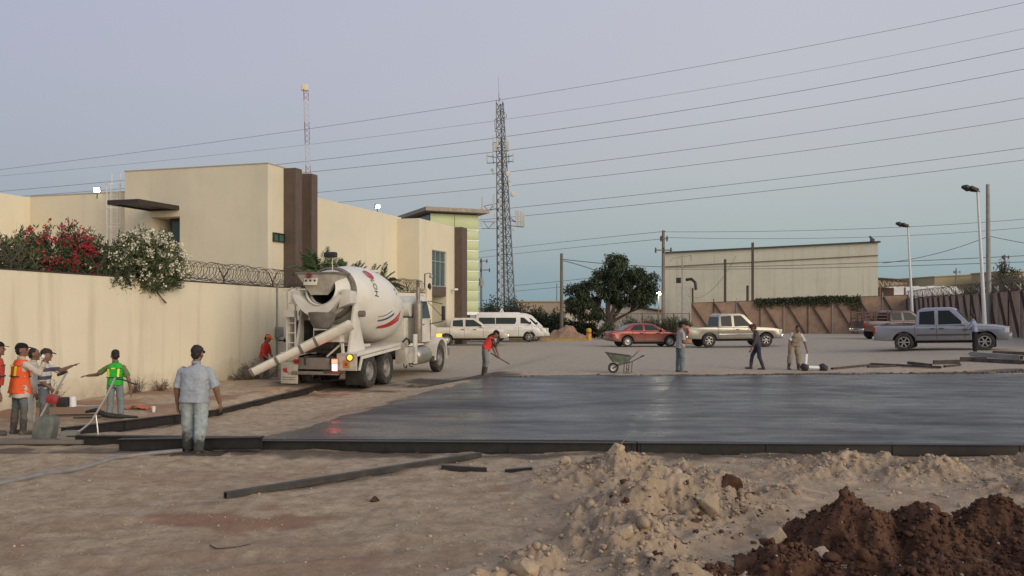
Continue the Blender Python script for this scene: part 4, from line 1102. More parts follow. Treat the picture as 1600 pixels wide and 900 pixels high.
# triangular sign behind the van
Y = 70; p = on(784, Y); zc_ = wz(492, Y) - p.z
o = thing('triangle_sign', 'white-edged triangular sign showing above the white van roof', 'sign', p, 0)
MB().bar((0, 0, -.3), (0, 0, zc_ + .1), .07).build('post', MAT_POSTP, o)
MB().prism([(-.56, zc_ - .42), (.56, zc_ - .42), (0, zc_ + .58)], -.05, -.08, lambda u, v, t: (u, t, v)).build('plate', MAT_WHITEP, o)
MB().prism([(-.36, zc_ - .31), (.36, zc_ - .31), (0, zc_ + .33)], -.083, -.09, lambda u, v, t: (u, t, v)).build('face', M('grey_face', (.25, .24, .22), .7), o)
# ================================================================ vehicles
MAT_TYRE = M('tyre_rubber', (.030, .028, .026), .9, var=.3, scale=12, dirt=(.15, .125, .10), dirt_amt=.65, dirt_scale=5)
MAT_RIM = M('alloy_rim', (.42, .41, .39), .4, .6, var=.15, dirt=(.22, .19, .15), dirt_amt=.5, dirt_scale=8)
MAT_SRIM = M('steel_rim', (.30, .28, .25), .6, .3, var=.2, dirt=(.16, .13, .10), dirt_amt=.6, dirt_scale=6)
MAT_CARGL = glass('car_glass', (.018, .022, .022), .05, .15)
MAT_CARGL2 = glass('car_glass_pale', (.035, .045, .042), .06, .2)
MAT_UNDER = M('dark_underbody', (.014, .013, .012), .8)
MAT_CHROME = M('chrome', (.6, .6, .6), .2, .9, var=.05)
MAT_HEADL = M('headlight_lens', (.62, .60, .52), .12, var=.05)
MAT_TAILL = M('tail_lens', (.32, .02, .015), .2, var=.1)
MAT_SEAM = M('panel_seam', (.02, .02, .02), .7)
MAT_TRIM = M('grey_trim', (.055, .055, .058), .6)

def cut(me, cutter):
    """boolean difference, baked to a mesh"""
    a = bpy.data.objects.new('tmp_a', me); b = bpy.data.objects.new('tmp_b', cutter)
    C.objects.link(a); C.objects.link(b)
    md = a.modifiers.new('cut', 'BOOLEAN'); md.object = b; md.operation = 'DIFFERENCE'; md.solver = 'EXACT'
    dg = bpy.context.evaluated_depsgraph_get(); dg.update()
    r = bpy.data.meshes.new_from_object(a.evaluated_get(dg))
    bpy.data.objects.remove(a); bpy.data.objects.remove(b)
    return r

def offset_poly(P, d):
    P = [Vector((p[0], p[1])) for p in P]; n = len(P)
    area = sum(P[i].x * P[(i + 1) % n].y - P[(i + 1) % n].x * P[i].y for i in range(n))
    s = 1 if area > 0 else -1; out = []
    for i in range(n):
        a, b, c = P[i - 1], P[i], P[(i + 1) % n]
        e1, e2 = (b - a).normalized(), (c - b).normalized()
        n1, n2 = Vector((-e1.y, e1.x)) * s, Vector((-e2.y, e2.x)) * s
        m = n1 + n2; m = m / max(.35, m.length_squared / 2) if m.length > 1e-5 else n1
        out.append(b + m * d)
    return out

def slab_body(poly, W, inset=.05):
    """side outline swept across the width, edges rolled in at both flanks"""
    mb = MB(); ins = offset_poly(poly, inset); mid = offset_poly(poly, inset * .3)
    rings = [(-W / 2, ins), (-W / 2 + inset * .3, mid), (-W / 2 + inset, poly), (W / 2 - inset, poly), (W / 2 - inset * .3, mid), (W / 2, ins)]
    n = len(poly); vs = [(p[0], y, p[1]) for y, r in rings for p in r]; fs = []
    for k in range(len(rings) - 1):
        for i in range(n):
            j = (i + 1) % n; fs.append((k * n + i, k * n + j, (k + 1) * n + j, (k + 1) * n + i))
    fs.append(tuple(range(n))); fs.append(tuple((len(rings) - 1) * n + i for i in range(n - 1, -1, -1)))
    return mb.add(vs, fs)

def outline(top, zb, arches):
    """top: rear-to-front boundary; arches: (xc, zc, r) cut into the bottom edge"""
    P = list(top)
    for xc, zc, r in sorted(arches, key=lambda a: -a[0]):
        a0 = math.asin(max(-1, min(1, (zb - zc) / r)))
        for k in range(13):
            a = a0 + (math.pi - 2 * a0) * k / 12
            P.append((xc + r * math.cos(a), zc + r * math.sin(a)))
    return P

def make_wheel(parent, c, r, w, out, rim=None, kind='alloy', axis=1):
    """wheel on an axle along local y (axis=1) or x (axis=0); out = +1/-1 outer side"""
    ax = Vector((0, out, 0)) if axis == 1 else Vector((out, 0, 0)); c = Vector(c); h = w / 2
    mb = MB(); rr = r * (.62 if kind != 'truck' else .56)
    mb.lathe([(rr, -h * .8), (r * .8, -h), (r * .95, -h * .93), (r, -h * .6), (r, h * .6), (r * .95, h * .93), (r * .8, h), (rr, h * .8), (rr * .97, h * .2), (rr * .97, -h * .8)], c, ax, 28)
    wo = mb.build('wheel', MAT_TYRE, parent, smooth=35)
    m2 = MB()
    if kind == 'truck':
        m2.lathe([(rr, h * .72), (rr * .93, h * .8), (rr * .86, h * .45), (rr * .78, -.1 * h), (rr * .5, -.15 * h), (rr * .45, h * .55), (rr * .36, h * .75), (0, h * .78)], c, ax, 24)
        for k in range(10):
            a = 2 * math.pi * k / 10; x = Vector((0, 0, 1)).cross(ax).normalized(); y = ax.cross(x)
            p = c + (x * math.cos(a) + y * math.sin(a)) * rr * .63
            m2.cyl(p - ax * .15 * h, p + ax * .15 * h, .022, n=6)
    elif kind == 'hub':
        m2.lathe([(rr, h * .75), (rr * .9, h * .85), (rr * .6, h * .6), (rr * .3, h * .8), (0, h * .85)], c, ax, 20)
    else:
        m2.lathe([(rr, h * .78), (rr * .9, h * .85), (rr * .84, h * .5), (rr * .82, -.2 * h)], c, ax, 24)
        m2.lathe([(rr * .32, h * .3), (rr * .28, h * .75), (0, h * .8)], c, ax, 12)
        x = Vector((0, 0, 1)).cross(ax).normalized(); y = ax.cross(x)
        for k in range(6):
            a = 2 * math.pi * k / 6; d = x * math.cos(a) + y * math.sin(a)
            m2.bar(c + d * rr * .2 + ax * h * .62, c + d * rr * .88 + ax * h * .68, rr * .22, h * .2, up=ax)
    m2.build('rim', rim or (MAT_SRIM if kind == 'truck' else MAT_RIM), wo, smooth=35)
    if kind != 'truck':
        MB().lathe([(rr * .96, -.3 * h), (0, -.3 * h)], c, ax, 16).build('dark_backing', MAT_UNDER, wo)  # black disc behind the rim, standing in for the shade inside the wheel
    return wo

def vehicle(name, label, cat, px, Y, rz, s, paint, dz=0.0):
    p = on(px, Y); ca_, sa_ = math.cos(R(rz)), math.sin(R(rz)); q = lambda a, b: G(p.x + ca_ * a - sa_ * b, p.y + sa_ * a + ca_ * b)
    f4 = (q(s['xf'], 0), q(s['xr'], 0), q(0, .8), q(0, -.8)); p.z = (f4[0] * -s['xr'] + f4[1] * s['xf']) / (s['xf'] - s['xr'])
    o = thing(name, label, cat, (p.x, p.y, p.z + dz), R(rz), 'vehicles parked in the lot')
    o.rotation_euler = (math.atan2(f4[2] - f4[3], 1.6), -math.atan2(f4[0] - f4[1], s['xf'] - s['xr']), R(rz))
    W = s['W']; L = s['L']; xr, xf, wr_ = s['xr'], s['xf'], s['wr']; zb = s['zb']; ra = wr_ * 1.2
    poly = outline(s['top'], zb, [(xr, wr_, ra), (xf, wr_, ra)])
    me = slab_body(poly, W, s.get('inset', .06)).mesh('body')
    if 'bed' in s:
        x0, x1, z0, z1 = s['bed']; me = cut(me, MB().box(((x0 + x1) / 2, 0, (z0 + z1) / 2), (x1 - x0, W - .2, z1 - z0)).mesh())
    me.materials.clear(); me.materials.append(paint)
    bm = bmesh.new(); bm.from_mesh(me); bmesh.ops.recalc_face_normals(bm, faces=bm.faces); bm.to_mesh(me); bm.free()
    smooth_by_angle(me, 32); body = link('body', me, None, o)
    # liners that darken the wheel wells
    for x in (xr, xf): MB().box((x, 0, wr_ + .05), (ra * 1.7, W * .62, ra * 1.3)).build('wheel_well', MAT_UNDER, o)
    MB().box(((xr + xf) / 2, 0, zb - .03), (xf - xr - 2 * ra + .1, W * .8, .16)).build('underbody', MAT_UNDER, o)
    # cabin
    gh = s['cabin']; hb, hr = s['hb'], s['hr']; zb_, zr_ = min(q[1] for q in gh), max(q[1] for q in gh)
    def hw(z): return hb + (hr - hb) * (z - zb_) / (zr_ - zb_)
    mb = MB(); n = len(gh)
    mb.add([(x, -hw(z), z) for x, z in gh] + [(x, hw(z), z) for x, z in gh], [tuple(range(n)), tuple(range(2 * n - 1, n - 1, -1))] + [(i, (i + 1) % n, n + (i + 1) % n, n + i) for i in range(n)])
    cab = mb.build('cabin', paint, o, bevel=s.get('cbev', .05))
    gl = s.get('glass', MAT_CARGL)
    for w in s['side']:
        for sd in (-1, 1):
            P = [Vector((x, sd * (hw(z) + .008), z)) for x, z in w]; Q = [Vector((q.x, q.y - sd * .02, q.z)) for q in P]; k = len(P)
            MB().add(P + Q, [tuple(range(k)), tuple(range(2 * k - 1, k - 1, -1))] + [(i, (i + 1) % k, k + (i + 1) % k, k + i) for i in range(k)]).build('side_window', gl, o)
    for nm, (a, b) in s['ends'].items():
        A, B = Vector((a[0], 0, a[1])), Vector((b[0], 0, b[1])); d = (B - A); nrm = Vector((d.z, 0, -d.x)).normalized()
        if nrm.x * (1 if nm == 'windshield' else -1) < 0: nrm = -nrm
        A2, B2 = A + d * .1 + nrm * .01, A + d * .9 + nrm * .01
        q = [A2 + Vector((0, -hw(A2.z) + .1, 0)), A2 + Vector((0, hw(A2.z) - .1, 0)), B2 + Vector((0, hw(B2.z) - .12, 0)), B2 + Vector((0, -hw(B2.z) + .12, 0))]
        MB().add(q + [v - nrm * .02 for v in q], [(0, 1, 2, 3), (7, 6, 5, 4), (0, 4, 5, 1), (1, 5, 6, 2), (2, 6, 7, 3), (3, 7, 4, 0)]).build(nm, s.get('wglass', MAT_CARGL2), o)
    for x, r_, kd in ((xr, wr_, s.get('wheel', 'alloy')), (xf, wr_, s.get('wheel', 'alloy'))):
        for sd in (-1, 1): make_wheel(o, (x, sd * (W / 2 - s['ww'] / 2 - .02), r_), r_, s['ww'], sd, kind=kd)
    # doors: seams and handles
    for sd in (-1, 1):
        for x, z0, z1 in s['seams']: MB().box((x, sd * (W / 2 - .001), (z0 + z1) / 2), (.014, .012, z1 - z0)).build('door_seam', MAT_SEAM, o)
        for x, z in s['handles']: MB().box((x, sd * (W / 2 + .012), z), (.2, .035, .05)).build('door_handle', s.get('hmat', MAT_TRIM), o, bevel=.01)
        for x0, x1, z, h, mt in s.get('strips', []): MB().box(((x0 + x1) / 2, sd * (W / 2 + .008), z), (x1 - x0, .03, h)).build('side_trim', mt, o)
        if 'mirror' in s:
            x, z = s['mirror']; MB().box((x, sd * (hw(z) + .14), z), (.1, .2, .17)).build('mirror', s.get('mmat', paint), o, bevel=.03)
        for kx, kz, dims, mt, nm in s['lamps']:
            MB().box((kx, sd * (W / 2 - dims[1] / 2 + .012), kz), dims).build(nm, mt, o, bevel=.015)
    for x, z, dims, mt, nm in s['bumpers']: MB().box((x, 0, z), dims).build(nm, mt, o, bevel=.04)
    return o
def paintm(name, c, dirt, amt=.5, metal=.0, rough=.32, mud=.55):
    m = M(name, c, rough, metal, var=.06, scale=2, dirt=dirt, dirt_amt=amt, dirt_scale=1.4, coat=.25, rvar=.06)
    n, l = m.node_tree.nodes, m.node_tree.links; b = n['Principled BSDF']; src = [x for x in l if x.to_socket == b.inputs['Base Color']][0].from_socket
    tc = n.new('ShaderNodeTexCoord'); sp = n.new('ShaderNodeSeparateXYZ'); l.new(tc.outputs['Object'], sp.inputs[0])
    nz = N(n, 'ShaderNodeTexNoise', Scale=2.2, Detail=7, Roughness=.7); l.new(tc.outputs['Object'], nz.inputs['Vector'])
    r1 = n.new('ShaderNodeMapRange'); l.new(sp.outputs['Z'], r1.inputs[0])                 # road dust thrown up the sills
    for i, v in enumerate((.35, 1.05, .8, -.25)): r1.inputs[i + 1].default_value = v
    ad = n.new('ShaderNodeMath'); ad.operation = 'ADD'; l.new(r1.outputs[0], ad.inputs[0]); l.new(nz.outputs['Fac'], ad.inputs[1])
    r2 = n.new('ShaderNodeMapRange'); l.new(ad.outputs[0], r2.inputs[0])
    for i, v in enumerate((.5, 1.2, 0, mud)): r2.inputs[i + 1].default_value = v
    l.new(mixc(n, l, r2.outputs[0], src, (.19, .16, .125)), b.inputs['Base Color']); return m
SILV = paintm('champagne_paint', (.40, .37, .31), (.26, .22, .17), .55, .45)
BLUE = paintm('blue_silver_paint', (.30, .32, .37), (.22, .205, .19), .5, .45)
CWHITE = paintm('dusty_white_paint', (.62, .58, .50), (.40, .33, .25), .5)
VWHITE = paintm('van_white_paint', (.74, .72, .68), (.55, .50, .43), .25, mud=.3)
REDC = paintm('faded_red_paint', (.30, .045, .035), (.22, .08, .06), .5, .2)
MAROON = paintm('maroon_paint', (.085, .035, .035), (.11, .075, .06), .5)

def pickup_spec(L=5.7, W=1.98, crew=False, h=1.92, sc=1.0):
    r, f = -L / 2, L / 2; xr, xf = r + 1.27, f - .95
    bedf = -1.0 if not crew else -1.05
    return dict(L=L, W=W, xr=xr, xf=xf, wr=.385, ww=.26, zb=.46, hb=W / 2 - .05, hr=W / 2 - .24,
        top=[(r + .03, .50), (r, .8), (r + .01, 1.14), (bedf - .02, 1.14), (bedf, 1.12), (1.0, 1.12), (1.25, 1.15), (f - .55, 1.08), (f - .12, 1.0), (f - .02, .88), (f, .55), (f - .05, .46)],
        bed=(r + .09, bedf - .1, .72, 1.3),
        cabin=[(bedf + .02, 1.10), (bedf + .12, h - .12), (bedf + .28, h), (.38, h), (.62, h - .06), (1.28, 1.12)],
        side=[[(bedf + .2, 1.2), (bedf + .22, h - .16), (bedf + .82, h - .12), (bedf + .84, 1.18)], [(bedf + .98, 1.18), (bedf + .98, h - .12), (.42, h - .12), (1.0, 1.2)]],
        ends=dict(windshield=((1.26, 1.15), (.62, h - .06)), rear_window=((bedf + .02, 1.12), (bedf + .12, h - .12))),
        seams=[(bedf + .02, .5, 1.1), (bedf + .91, .52, 1.12), (1.02, .52, 1.12)], handles=[(bedf + 1.13, 1.0)],
        strips=[(xr + .55, xf - .55, .72, .07, MAT_TRIM)], mirror=(.95, 1.22),
        lamps=[(r + .04, .95, (.1, .12, .34), MAT_TAILL, 'tail_light'), (f - .1, .88, (.18, .3, .2), MAT_HEADL, 'headlight')],
        bumpers=[(f - .01, .60, (.2, W - .1, .24), MAT_CHROME, 'front_bumper'), (r + .0, .58, (.16, W - .16, .18), MAT_CHROME, 'rear_bumper'), (f - .02, .86, (.08, 1.0, .22), MAT_TRIM, 'grille'), (r + .012, .95, (.03, 1.3, .36), MAT_TRIM, 'tailgate_panel')])
s = pickup_spec(5.6, 2.0); s['strips'] = [(s['xr'] + .55, s['xf'] - .55, .74, .05, MAT_CHROME)]; s['bumpers'] = s['bumpers'][:3]
vehicle('pickup_truck', 'champagne silver extended cab pickup parked nose right behind the walking men', 'pickup', 1139, 49.4, 7, s, SILV, .02)
s = pickup_spec(5.45, 1.95); s['seams'] = [(-.98, .5, 1.1), (-.09, .52, 1.12), (1.02, .52, 1.12)]; s['handles'] = [(-.25, 1.0), (.1, 1.0)]; s['mmat'] = MAT_CHROME; s['bumpers'] = s['bumpers'][:3]
s['wr'] = .40
vehicle('pickup_truck', 'muddy blue-silver pickup with dark tinted windows at the far right', 'pickup', 1471, 38.8, -31, s, BLUE)
s = pickup_spec(5.0, 1.8, True, 1.72); s['wheel'] = 'hub'; s['xf'] = s['L'] / 2 - .85; s['wr'] = .35; s['glass'] = MAT_CARGL2; s['bumpers'] = s['bumpers'][:3]; s['handles'] = [(-.25, 1.0), (.5, 1.0)]; s['strips'] = []
s['seams'] = [(-1.03, .5, 1.1), (-.14, .52, 1.12), (1.02, .52, 1.12)]
vehicle('pickup_truck', 'dusty white crew cab pickup half hidden behind the mixer truck nose', 'pickup', 729, 53.0, 3, s, CWHITE, -.02)
# maroon stake-bed truck
s = pickup_spec(5.3, 1.95, False, 1.80); s['wheel'] = 'hub'; s['bumpers'] = s['bumpers'][:3]; s['strips'] = []; s['wglass'] = MAT_CARGL
mt = vehicle('old_truck', 'old maroon truck with a railed bed behind the blue-silver pickup', 'truck', 1402, 54, 4, s, MAROON)
for z in (1.3, 1.5, 1.68):
    for sd in (-1, 1): MB().bar((-2.6, sd * .9, z), (-1.08, sd * .9, z), .05, .09).build('stake_rail', MAROON, mt)
for x in (-2.58, -1.85, -1.1):
    for sd in (-1, 1): MB().bar((x, sd * .9, 1.1), (x, sd * .9, 1.75), .07).build('stake', MAROON, mt)
# red sedan
f, r = 2.25, -2.25
s = dict(L=4.5, W=1.72, xr=-1.28, xf=1.34, wr=.31, ww=.2, zb=.28, hb=.80, hr=.60, inset=.10, cbev=.09, wheel='hub',
    top=[(r + .06, .36), (r, .55), (r + .03, .80), (r + .12, .90), (-1.35, .96), (-.6, .92), (.95, .90), (1.35, .86), (f - .35, .74), (f - .05, .60), (f, .45), (f - .08, .30)],
    cabin=[(-1.62, .92), (-.95, 1.30), (-.55, 1.38), (.05, 1.38), (.35, 1.33), (1.25, .88)],
    side=[[(-1.12, .98), (-.82, 1.26), (-.32, 1.30), (-.30, .96)], [(-.2, .96), (-.2, 1.30), (.28, 1.27), (.80, .96)]],
    ends=dict(windshield=((1.25, .88), (.35, 1.33)), rear_window=((-1.62, .92), (-.95, 1.30))), glass=MAT_CARGL2,
    seams=[(-.25, .36, .92), (.88, .36, .88), (-1.0, .62, .93)], handles=[(-.45, .80), (.55, .80)], strips=[], mirror=(.78, .98), hmat=MAT_SEAM,
    lamps=[(r + .1, .74, (.2, .25, .16), MAT_TAILL, 'tail_light'), (f - .25, .62, (.2, .3, .12), MAT_HEADL, 'headlight')],
    bumpers=[(r + .02, .50, (.14, 1.5, .2), REDC, 'rear_bumper'), (f - .04, .44, (.14, 1.5, .2), REDC, 'front_bumper')])
vehicle('sedan_car', 'faded red four-door saloon car parked left of the champagne pickup', 'car', 1006, 50.5, 11, s, REDC)
# white passenger van
f, r = 2.4, -2.4; VW_ = 1.78
s = dict(L=4.8, W=VW_, xr=-1.25, xf=1.42, wr=.34, ww=.22, zb=.36, hb=VW_ / 2 - .03, hr=VW_ / 2 - .2, inset=.07, cbev=.10, wheel='alloy',
    top=[(r + .05, .42), (r, .7), (r + .02, 1.12), (1.6, 1.12), (2.0, 1.0), (f - .06, .80), (f, .55), (f - .06, .38)],
    cabin=[(r + .02, 1.10), (r + .14, 1.92), (r + .36, 2.06), (.7, 2.06), (1.15, 1.90), (2.02, 1.02), (1.6, 1.10)],
    side=[[(r + .3, 1.24), (r + .34, 1.68), (-.95, 1.68), (-.95, 1.24)], [(-.90, 1.24), (-.90, 1.68), (.52, 1.68), (.52, 1.40), (.42, 1.24)], [(.82, 1.28), (.82, 1.70), (1.08, 1.68), (1.55, 1.26)]],
    ends=dict(windshield=((2.02, 1.04), (1.15, 1.88)), rear_window=((r + .03, 1.2), (r + .13, 1.88))), glass=MAT_CARGL2,
    seams=[(.68, .42, 1.1), (-.6, .42, 1.1), (1.62, .7, 1.1)], handles=[(.85, .98), (.5, .98)], strips=[], mirror=(1.5, 1.32), mmat=MAT_SEAM, hmat=CWHITE,
    lamps=[(f - .12, .84, (.16, .3, .26), MAT_HEADL, 'headlight'), (r + .04, 1.0, (.08, .14, .5), MAT_TAILL, 'tail_light')],
    bumpers=[(f - .03, .50, (.16, 1.6, .24), VWHITE, 'front_bumper'), (r + .02, .5, (.12, 1.6, .22), VWHITE, 'rear_bumper')])
vehicle('passenger_van', 'white passenger van with a long dark side window strip beside the office', 'van', 794, 60, 3, s, VWHITE, .03)
s2 = dict(s); s2['glass'] = MAT_CARGL
vehicle('passenger_van', 'second white van, only its nose showing beyond the first van', 'van', 806, 63.5, 3, s2, VWHITE)
# ================================================================ concrete mixer truck (local x right, y forward)
TW = M('truck_white', (.66, .63, .55), .42, var=.07, scale=1.5, dirt=(.36, .31, .24), dirt_amt=.5, dirt_scale=1.3, coat=.15)
TWD = M('truck_white_grimy', (.50, .46, .38), .6, var=.15, scale=3, dirt=(.17, .14, .11), dirt_amt=.8, dirt_scale=2.2)
DRUMW = M('drum_white', (.70, .67, .59), .4, var=.05, scale=1.2, dirt=(.45, .40, .31), dirt_amt=.35, dirt_scale=1.0, coat=.15)
GRIME = M('concrete_grime', (.16, .14, .12), .9, var=.3, scale=5, bump=.01, bscale=25)
TFRAME = M('truck_frame', (.035, .03, .027), .8, var=.3, dirt=(.16, .13, .10), dirt_amt=.6)
TGREY = M('truck_grey', (.21, .19, .165), .7, var=.2, dirt=(.12, .10, .08), dirt_amt=.5)
AMBER = emit('amber_lit', (1.0, .42, .03), 1.8)
REDLIT = emit('red_lit', (1.0, .035, .02), 14.0)
HOTLIT = emit('brake_lit', (1.0, .14, .09), 14.0)
LOGO_R = M('logo_red', (.42, .03, .035), .5, var=.05); LOGO_B = M('logo_blue', (.05, .06, .16), .5, var=.05); LOGO_K = M('logo_black', (.03, .03, .035), .5, var=.05)
hd = Vector((.237, .971, 0)).normalized(); rt = Vector((hd.y, -hd.x, 0))
tc_ = Vector((-4.33, 26.1, 0)) - rt * 1.22
TZ = G(tc_.x, tc_.y) + .0
mx = thing('mixer_truck', 'white concrete mixer truck seen from behind with its chute swung left', 'mixer truck', (tc_.x, tc_.y, TZ), -math.atan2(hd.x, hd.y))
def bx(nm, c, d, m, rot=None, bevel=.012, parent=None): return MB().box(c, d, rot).build(nm, m, parent or mx, bevel=bevel)
for x in (-.42, .42): bx('frame_rail', (x, 3.2, .88), (.1, 8.6, .28), TFRAME)
for y in (-.9, .7, 2.4, 4.6): bx('cross_member', (0, y, .88), (.74, .12, .2), TFRAME)
for y in (0, 1.38):
    MB().cyl((-1.0, y, .52), (1.0, y, .52), .1, n=10).ell((0, y, .52), (.25, .25, .25)).build('axle', TFRAME, mx, smooth=50)
    for sd in (-1, 1):
        make_wheel(mx, (sd * 1.08, y, .52), .52, .28, sd, kind='truck', axis=0)
        make_wheel(mx, (sd * .75, y, .52), .52, .28, sd, kind='truck', axis=0)
MB().cyl((-1.0, 6.75, .52), (1.0, 6.75, .52), .08, n=10).build('axle', TFRAME, mx)
for sd in (-1, 1): make_wheel(mx, (sd * 1.06, 6.75, .53), .53, .3, sd, kind='truck', axis=0)
# rear deck / fenders over the tandem wheels
for sd in (-1, 1):
    MB().prism([(-1.05, 1.02), (2.5, 1.2), (2.5, 1.3), (-1.05, 1.12)], sd * .66, sd * 1.24, lambda u, v, t: (t, u, v)).build('fender', TW, mx, bevel=.012)
    MB().prism([(-1.06, .62), (-.9, .62), (-.72, 1.02), (2.48, 1.18), (2.48, 1.08), (-.6, .95), (-.78, .5), (-1.06, .5)][:4] + [(2.48, 1.09), (-.62, .93), (-.8, .6)], sd * 1.2, sd * 1.235, lambda u, v, t: (t, u, v)).build('fender_skirt', TW, mx)
# bumper, lamp panels, mud flaps
bx('bumper_beam', (0, -1.02, .80), (1.3, .16, .34), TGREY); bx('bumper_pipe', (-.05, -1.1, .52), (1.5, .1, .1), M('bumper_pipe', (.25, .22, .2), .5, .3))
bx('lamp_panel', (.93, -1.08, .86), (.62, .1, .5), TWD); bx('lamp_panel', (-.93, -1.08, 1.0), (.56, .1, .26), TWD)
bx('lower_bar', (.55, -1.13, .56), (.7, .05, .09), M('red_bar', (.10, .06, .05), .7))
mf = bx('mud_flap', (-.93, -1.1, .52), (.56, .03, .66), TWD)
bx('mud_flap', (.95, .62 - 1.25, .36), (.56, .03, .42), MAT_BLACK) 
bx('reflector_label', (.93, -1.135, .80), (.22, .012, .22), M('label_yellow', (.38, .26, .04), .6))
bx('reflector_dot', (.93, -1.145, .80), (.1, .012, .1), LOGO_R)
bx('small_red_lens', (-.66, -1.16, .86), (.17, .06, .13), MAT_TAILL)
def roundlamp(x, z, m, r=.085):
    l_ = MB().lathe([(r * 1.25, 0), (r * 1.25, .04), (r, .05)], (x, -1.13, z), (0, -1, 0), 16).build('lamp_housing', MAT_TRIM, mx, smooth=40)
    MB().lathe([(r, .03), (r * .9, .06), (0, .075)], (x, -1.13, z), (0, -1, 0), 16).build('lens', m, l_, smooth=60)
roundlamp(-1.02, 1.05, AMBER); roundlamp(1.06, 1.0, AMBER)
lb = bx('tail_lamp', (.58, -1.14, .78), (.22, .08, .34), TGREY)
bx('lens', (.58, -1.19, .88), (.17, .02, .12), REDLIT, bevel=0, parent=lb); bx('lens', (.585, -1.19, .75), (.15, .024, .10), HOTLIT, bevel=0, parent=lb); bx('lens', (.585, -1.19, .645), (.15, .024, .07), HOTLIT, bevel=0, parent=lb)
# drum
A0, A1 = Vector((0, -.92, 3.02)), Vector((0, 4.45, 2.1)); AX = (A1 - A0).normalized(); AL = (A1 - A0).length
UPV = (Vector((0, 0, 1)) - AX * AX.z).normalized(); SIDE = Vector((1, 0, 0))
DP = [(0, .50), (.12, .60), (.4, .66), (.7, .80), (1.2, .97), (1.7, 1.10), (2.2, 1.19), (2.7, 1.235), (3.2, 1.235), (3.7, 1.19), (4.2, 1.07), (4.6, .92), (4.95, .73), (5.2, .5), (AL, .25)]
tt_ = np.array([p[0] for p in DP]); rr_ = np.array([p[1] for p in DP])
def drum_r(t):
    return float(np.interp(t, tt_, rr_))
def drum_pt(t, a, off=0.0): return A0 + AX * t + (SIDE * math.cos(a) + UPV * math.sin(a)) * (drum_r(t) + off)
ts = np.concatenate([np.linspace(0, .7, 6), np.linspace(.85, 4.9, 24), np.linspace(5.0, AL, 5)])
prof = [(drum_r(t) - .015, t) for t in ts]
# smooth the profile a little
rs = np.array([p[0] for p in prof]); rs[1:-1] = .25 * rs[:-2] + .5 * rs[1:-1] + .25 * rs[2:]; rr_s = rs
def drum_r(t): return float(np.interp(t, ts, rr_s))
MB().lathe([(.40, .25), (.46, .02)] + list(zip(rr_s, ts)) + [(0, AL + .02)], A0, AX, 56).build('drum', DRUMW, mx, smooth=40)
MB().lathe([(.44, .04), (.40, .9), (.2, 1.4), (0, 1.5)], A0, AX, 32).build('drum_mouth', M('drum_inside', (.03, .027, .024), .9), mx, smooth=60)
MB().lathe([(drum_r(.62) + .0, .55), (drum_r(.62) + .06, .56), (drum_r(.72) + .06, .74), (drum_r(.76), .76)], A0, AX, 48).build('roller_ring', GRIME, mx, smooth=30)
def drum_print(name, polys, m, off=.006):
    mb = MB()
    for P in polys:
        k = len(P); c = (sum(p[0] for p in P) / k, sum(p[1] for p in P) / k)
        vs = [drum_pt(*c, off + .004)] + [drum_pt(t, a, off) for t, a in P]
        mb.add(vs, [(0, i + 1, (i + 1) % k + 1) for i in range(k)])
    return mb.build(name, m, mx)
def strip(t0, a0, t1, a1, w0, w1, n=14, bow=0.0):
    """curved band over the drum from (t0,a0) to (t1,a1)"""
    U = []; D = []
    for i in range(n + 1):
        f_ = i / n; t = t0 + (t1 - t0) * f_; a = a0 + (a1 - a0) * f_ + bow * math.sin(math.pi * f_); w = w0 + (w1 - w0) * f_
        U.append((t, a + w / 2)); D.append((t, a - w / 2))
    return [[U[i], U[i + 1], D[i + 1], D[i]] for i in range(n)]
drum_print('logo_swoosh', strip(2.35, -.74, 3.6, -.18, .08, .30, bow=-.05), LOGO_R); drum_print('logo_swoosh', strip(2.15, -.56, 3.0, -.20, .05, .08, bow=-.03), LOGO_B); drum_print('logo_swoosh', strip(2.05, -.46, 2.8, -.15, .02, .03, bow=-.03), LOGO_K)
tb, ab = 1.72, .84
drum_print('logo_globe', [[(tb + .22 * math.cos(x) + .04, ab + .20 * math.sin(x)) for x in np.linspace(0, 2 * math.pi, 24, endpoint=False)]], LOGO_R)
drum_print('logo_globe_lines', [[(tb - .16 + k * .05, ab - .13 + k * .02), (tb - .13 + k * .05, ab - .13 + k * .02), (tb - .11 + k * .045, ab + .1 - k * .01), (tb - .135 + k * .045, ab + .1 - k * .01)] for k in range(3)], M('logo_grey', (.25, .25, .32), .5), .012)
def text_mesh(body, size):
    cu = bpy.data.curves.new('txt', 'FONT'); cu.body = body; cu.size = size; cu.resolution_u = 3
    ob = bpy.data.objects.new('tmp_text', cu); C.objects.link(ob)
    dg = bpy.context.evaluated_depsgraph_get(); dg.update()
    me = bpy.data.meshes.new_from_object(ob.evaluated_get(dg)); bpy.data.objects.remove(ob); bpy.data.curves.remove(cu)
    bm = bmesh.new(); bm.from_mesh(me); bmesh.ops.triangulate(bm, faces=bm.faces); bmesh.ops.subdivide_edges(bm, edges=[e for e in bm.edges if e.calc_length() > .06], cuts=1); bmesh.ops.triangulate(bm, faces=bm.faces)
    bm.to_mesh(me); bm.free(); return me
me = text_mesh('LOH', .29); rad = drum_r(1.7)
for v in me.vertices:
    v.co = drum_pt(1.62 + v.co.y, ab - .20 - v.co.x / rad * 1.05, .012)
me.materials.clear(); link('logo_letters', me, LOGO_K, mx)
drum_print('weld_patch', [[(3.25 + .06 * math.cos(x), .52 + .05 * math.sin(x)) for x in np.linspace(0, 6.28, 10, endpoint=False)]], GRIME); drum_print('weld_patch', [[(3.27 + .04 * math.cos(x), .40 + .05 * math.sin(x)) for x in np.linspace(0, 6.28, 10, endpoint=False)]], GRIME)
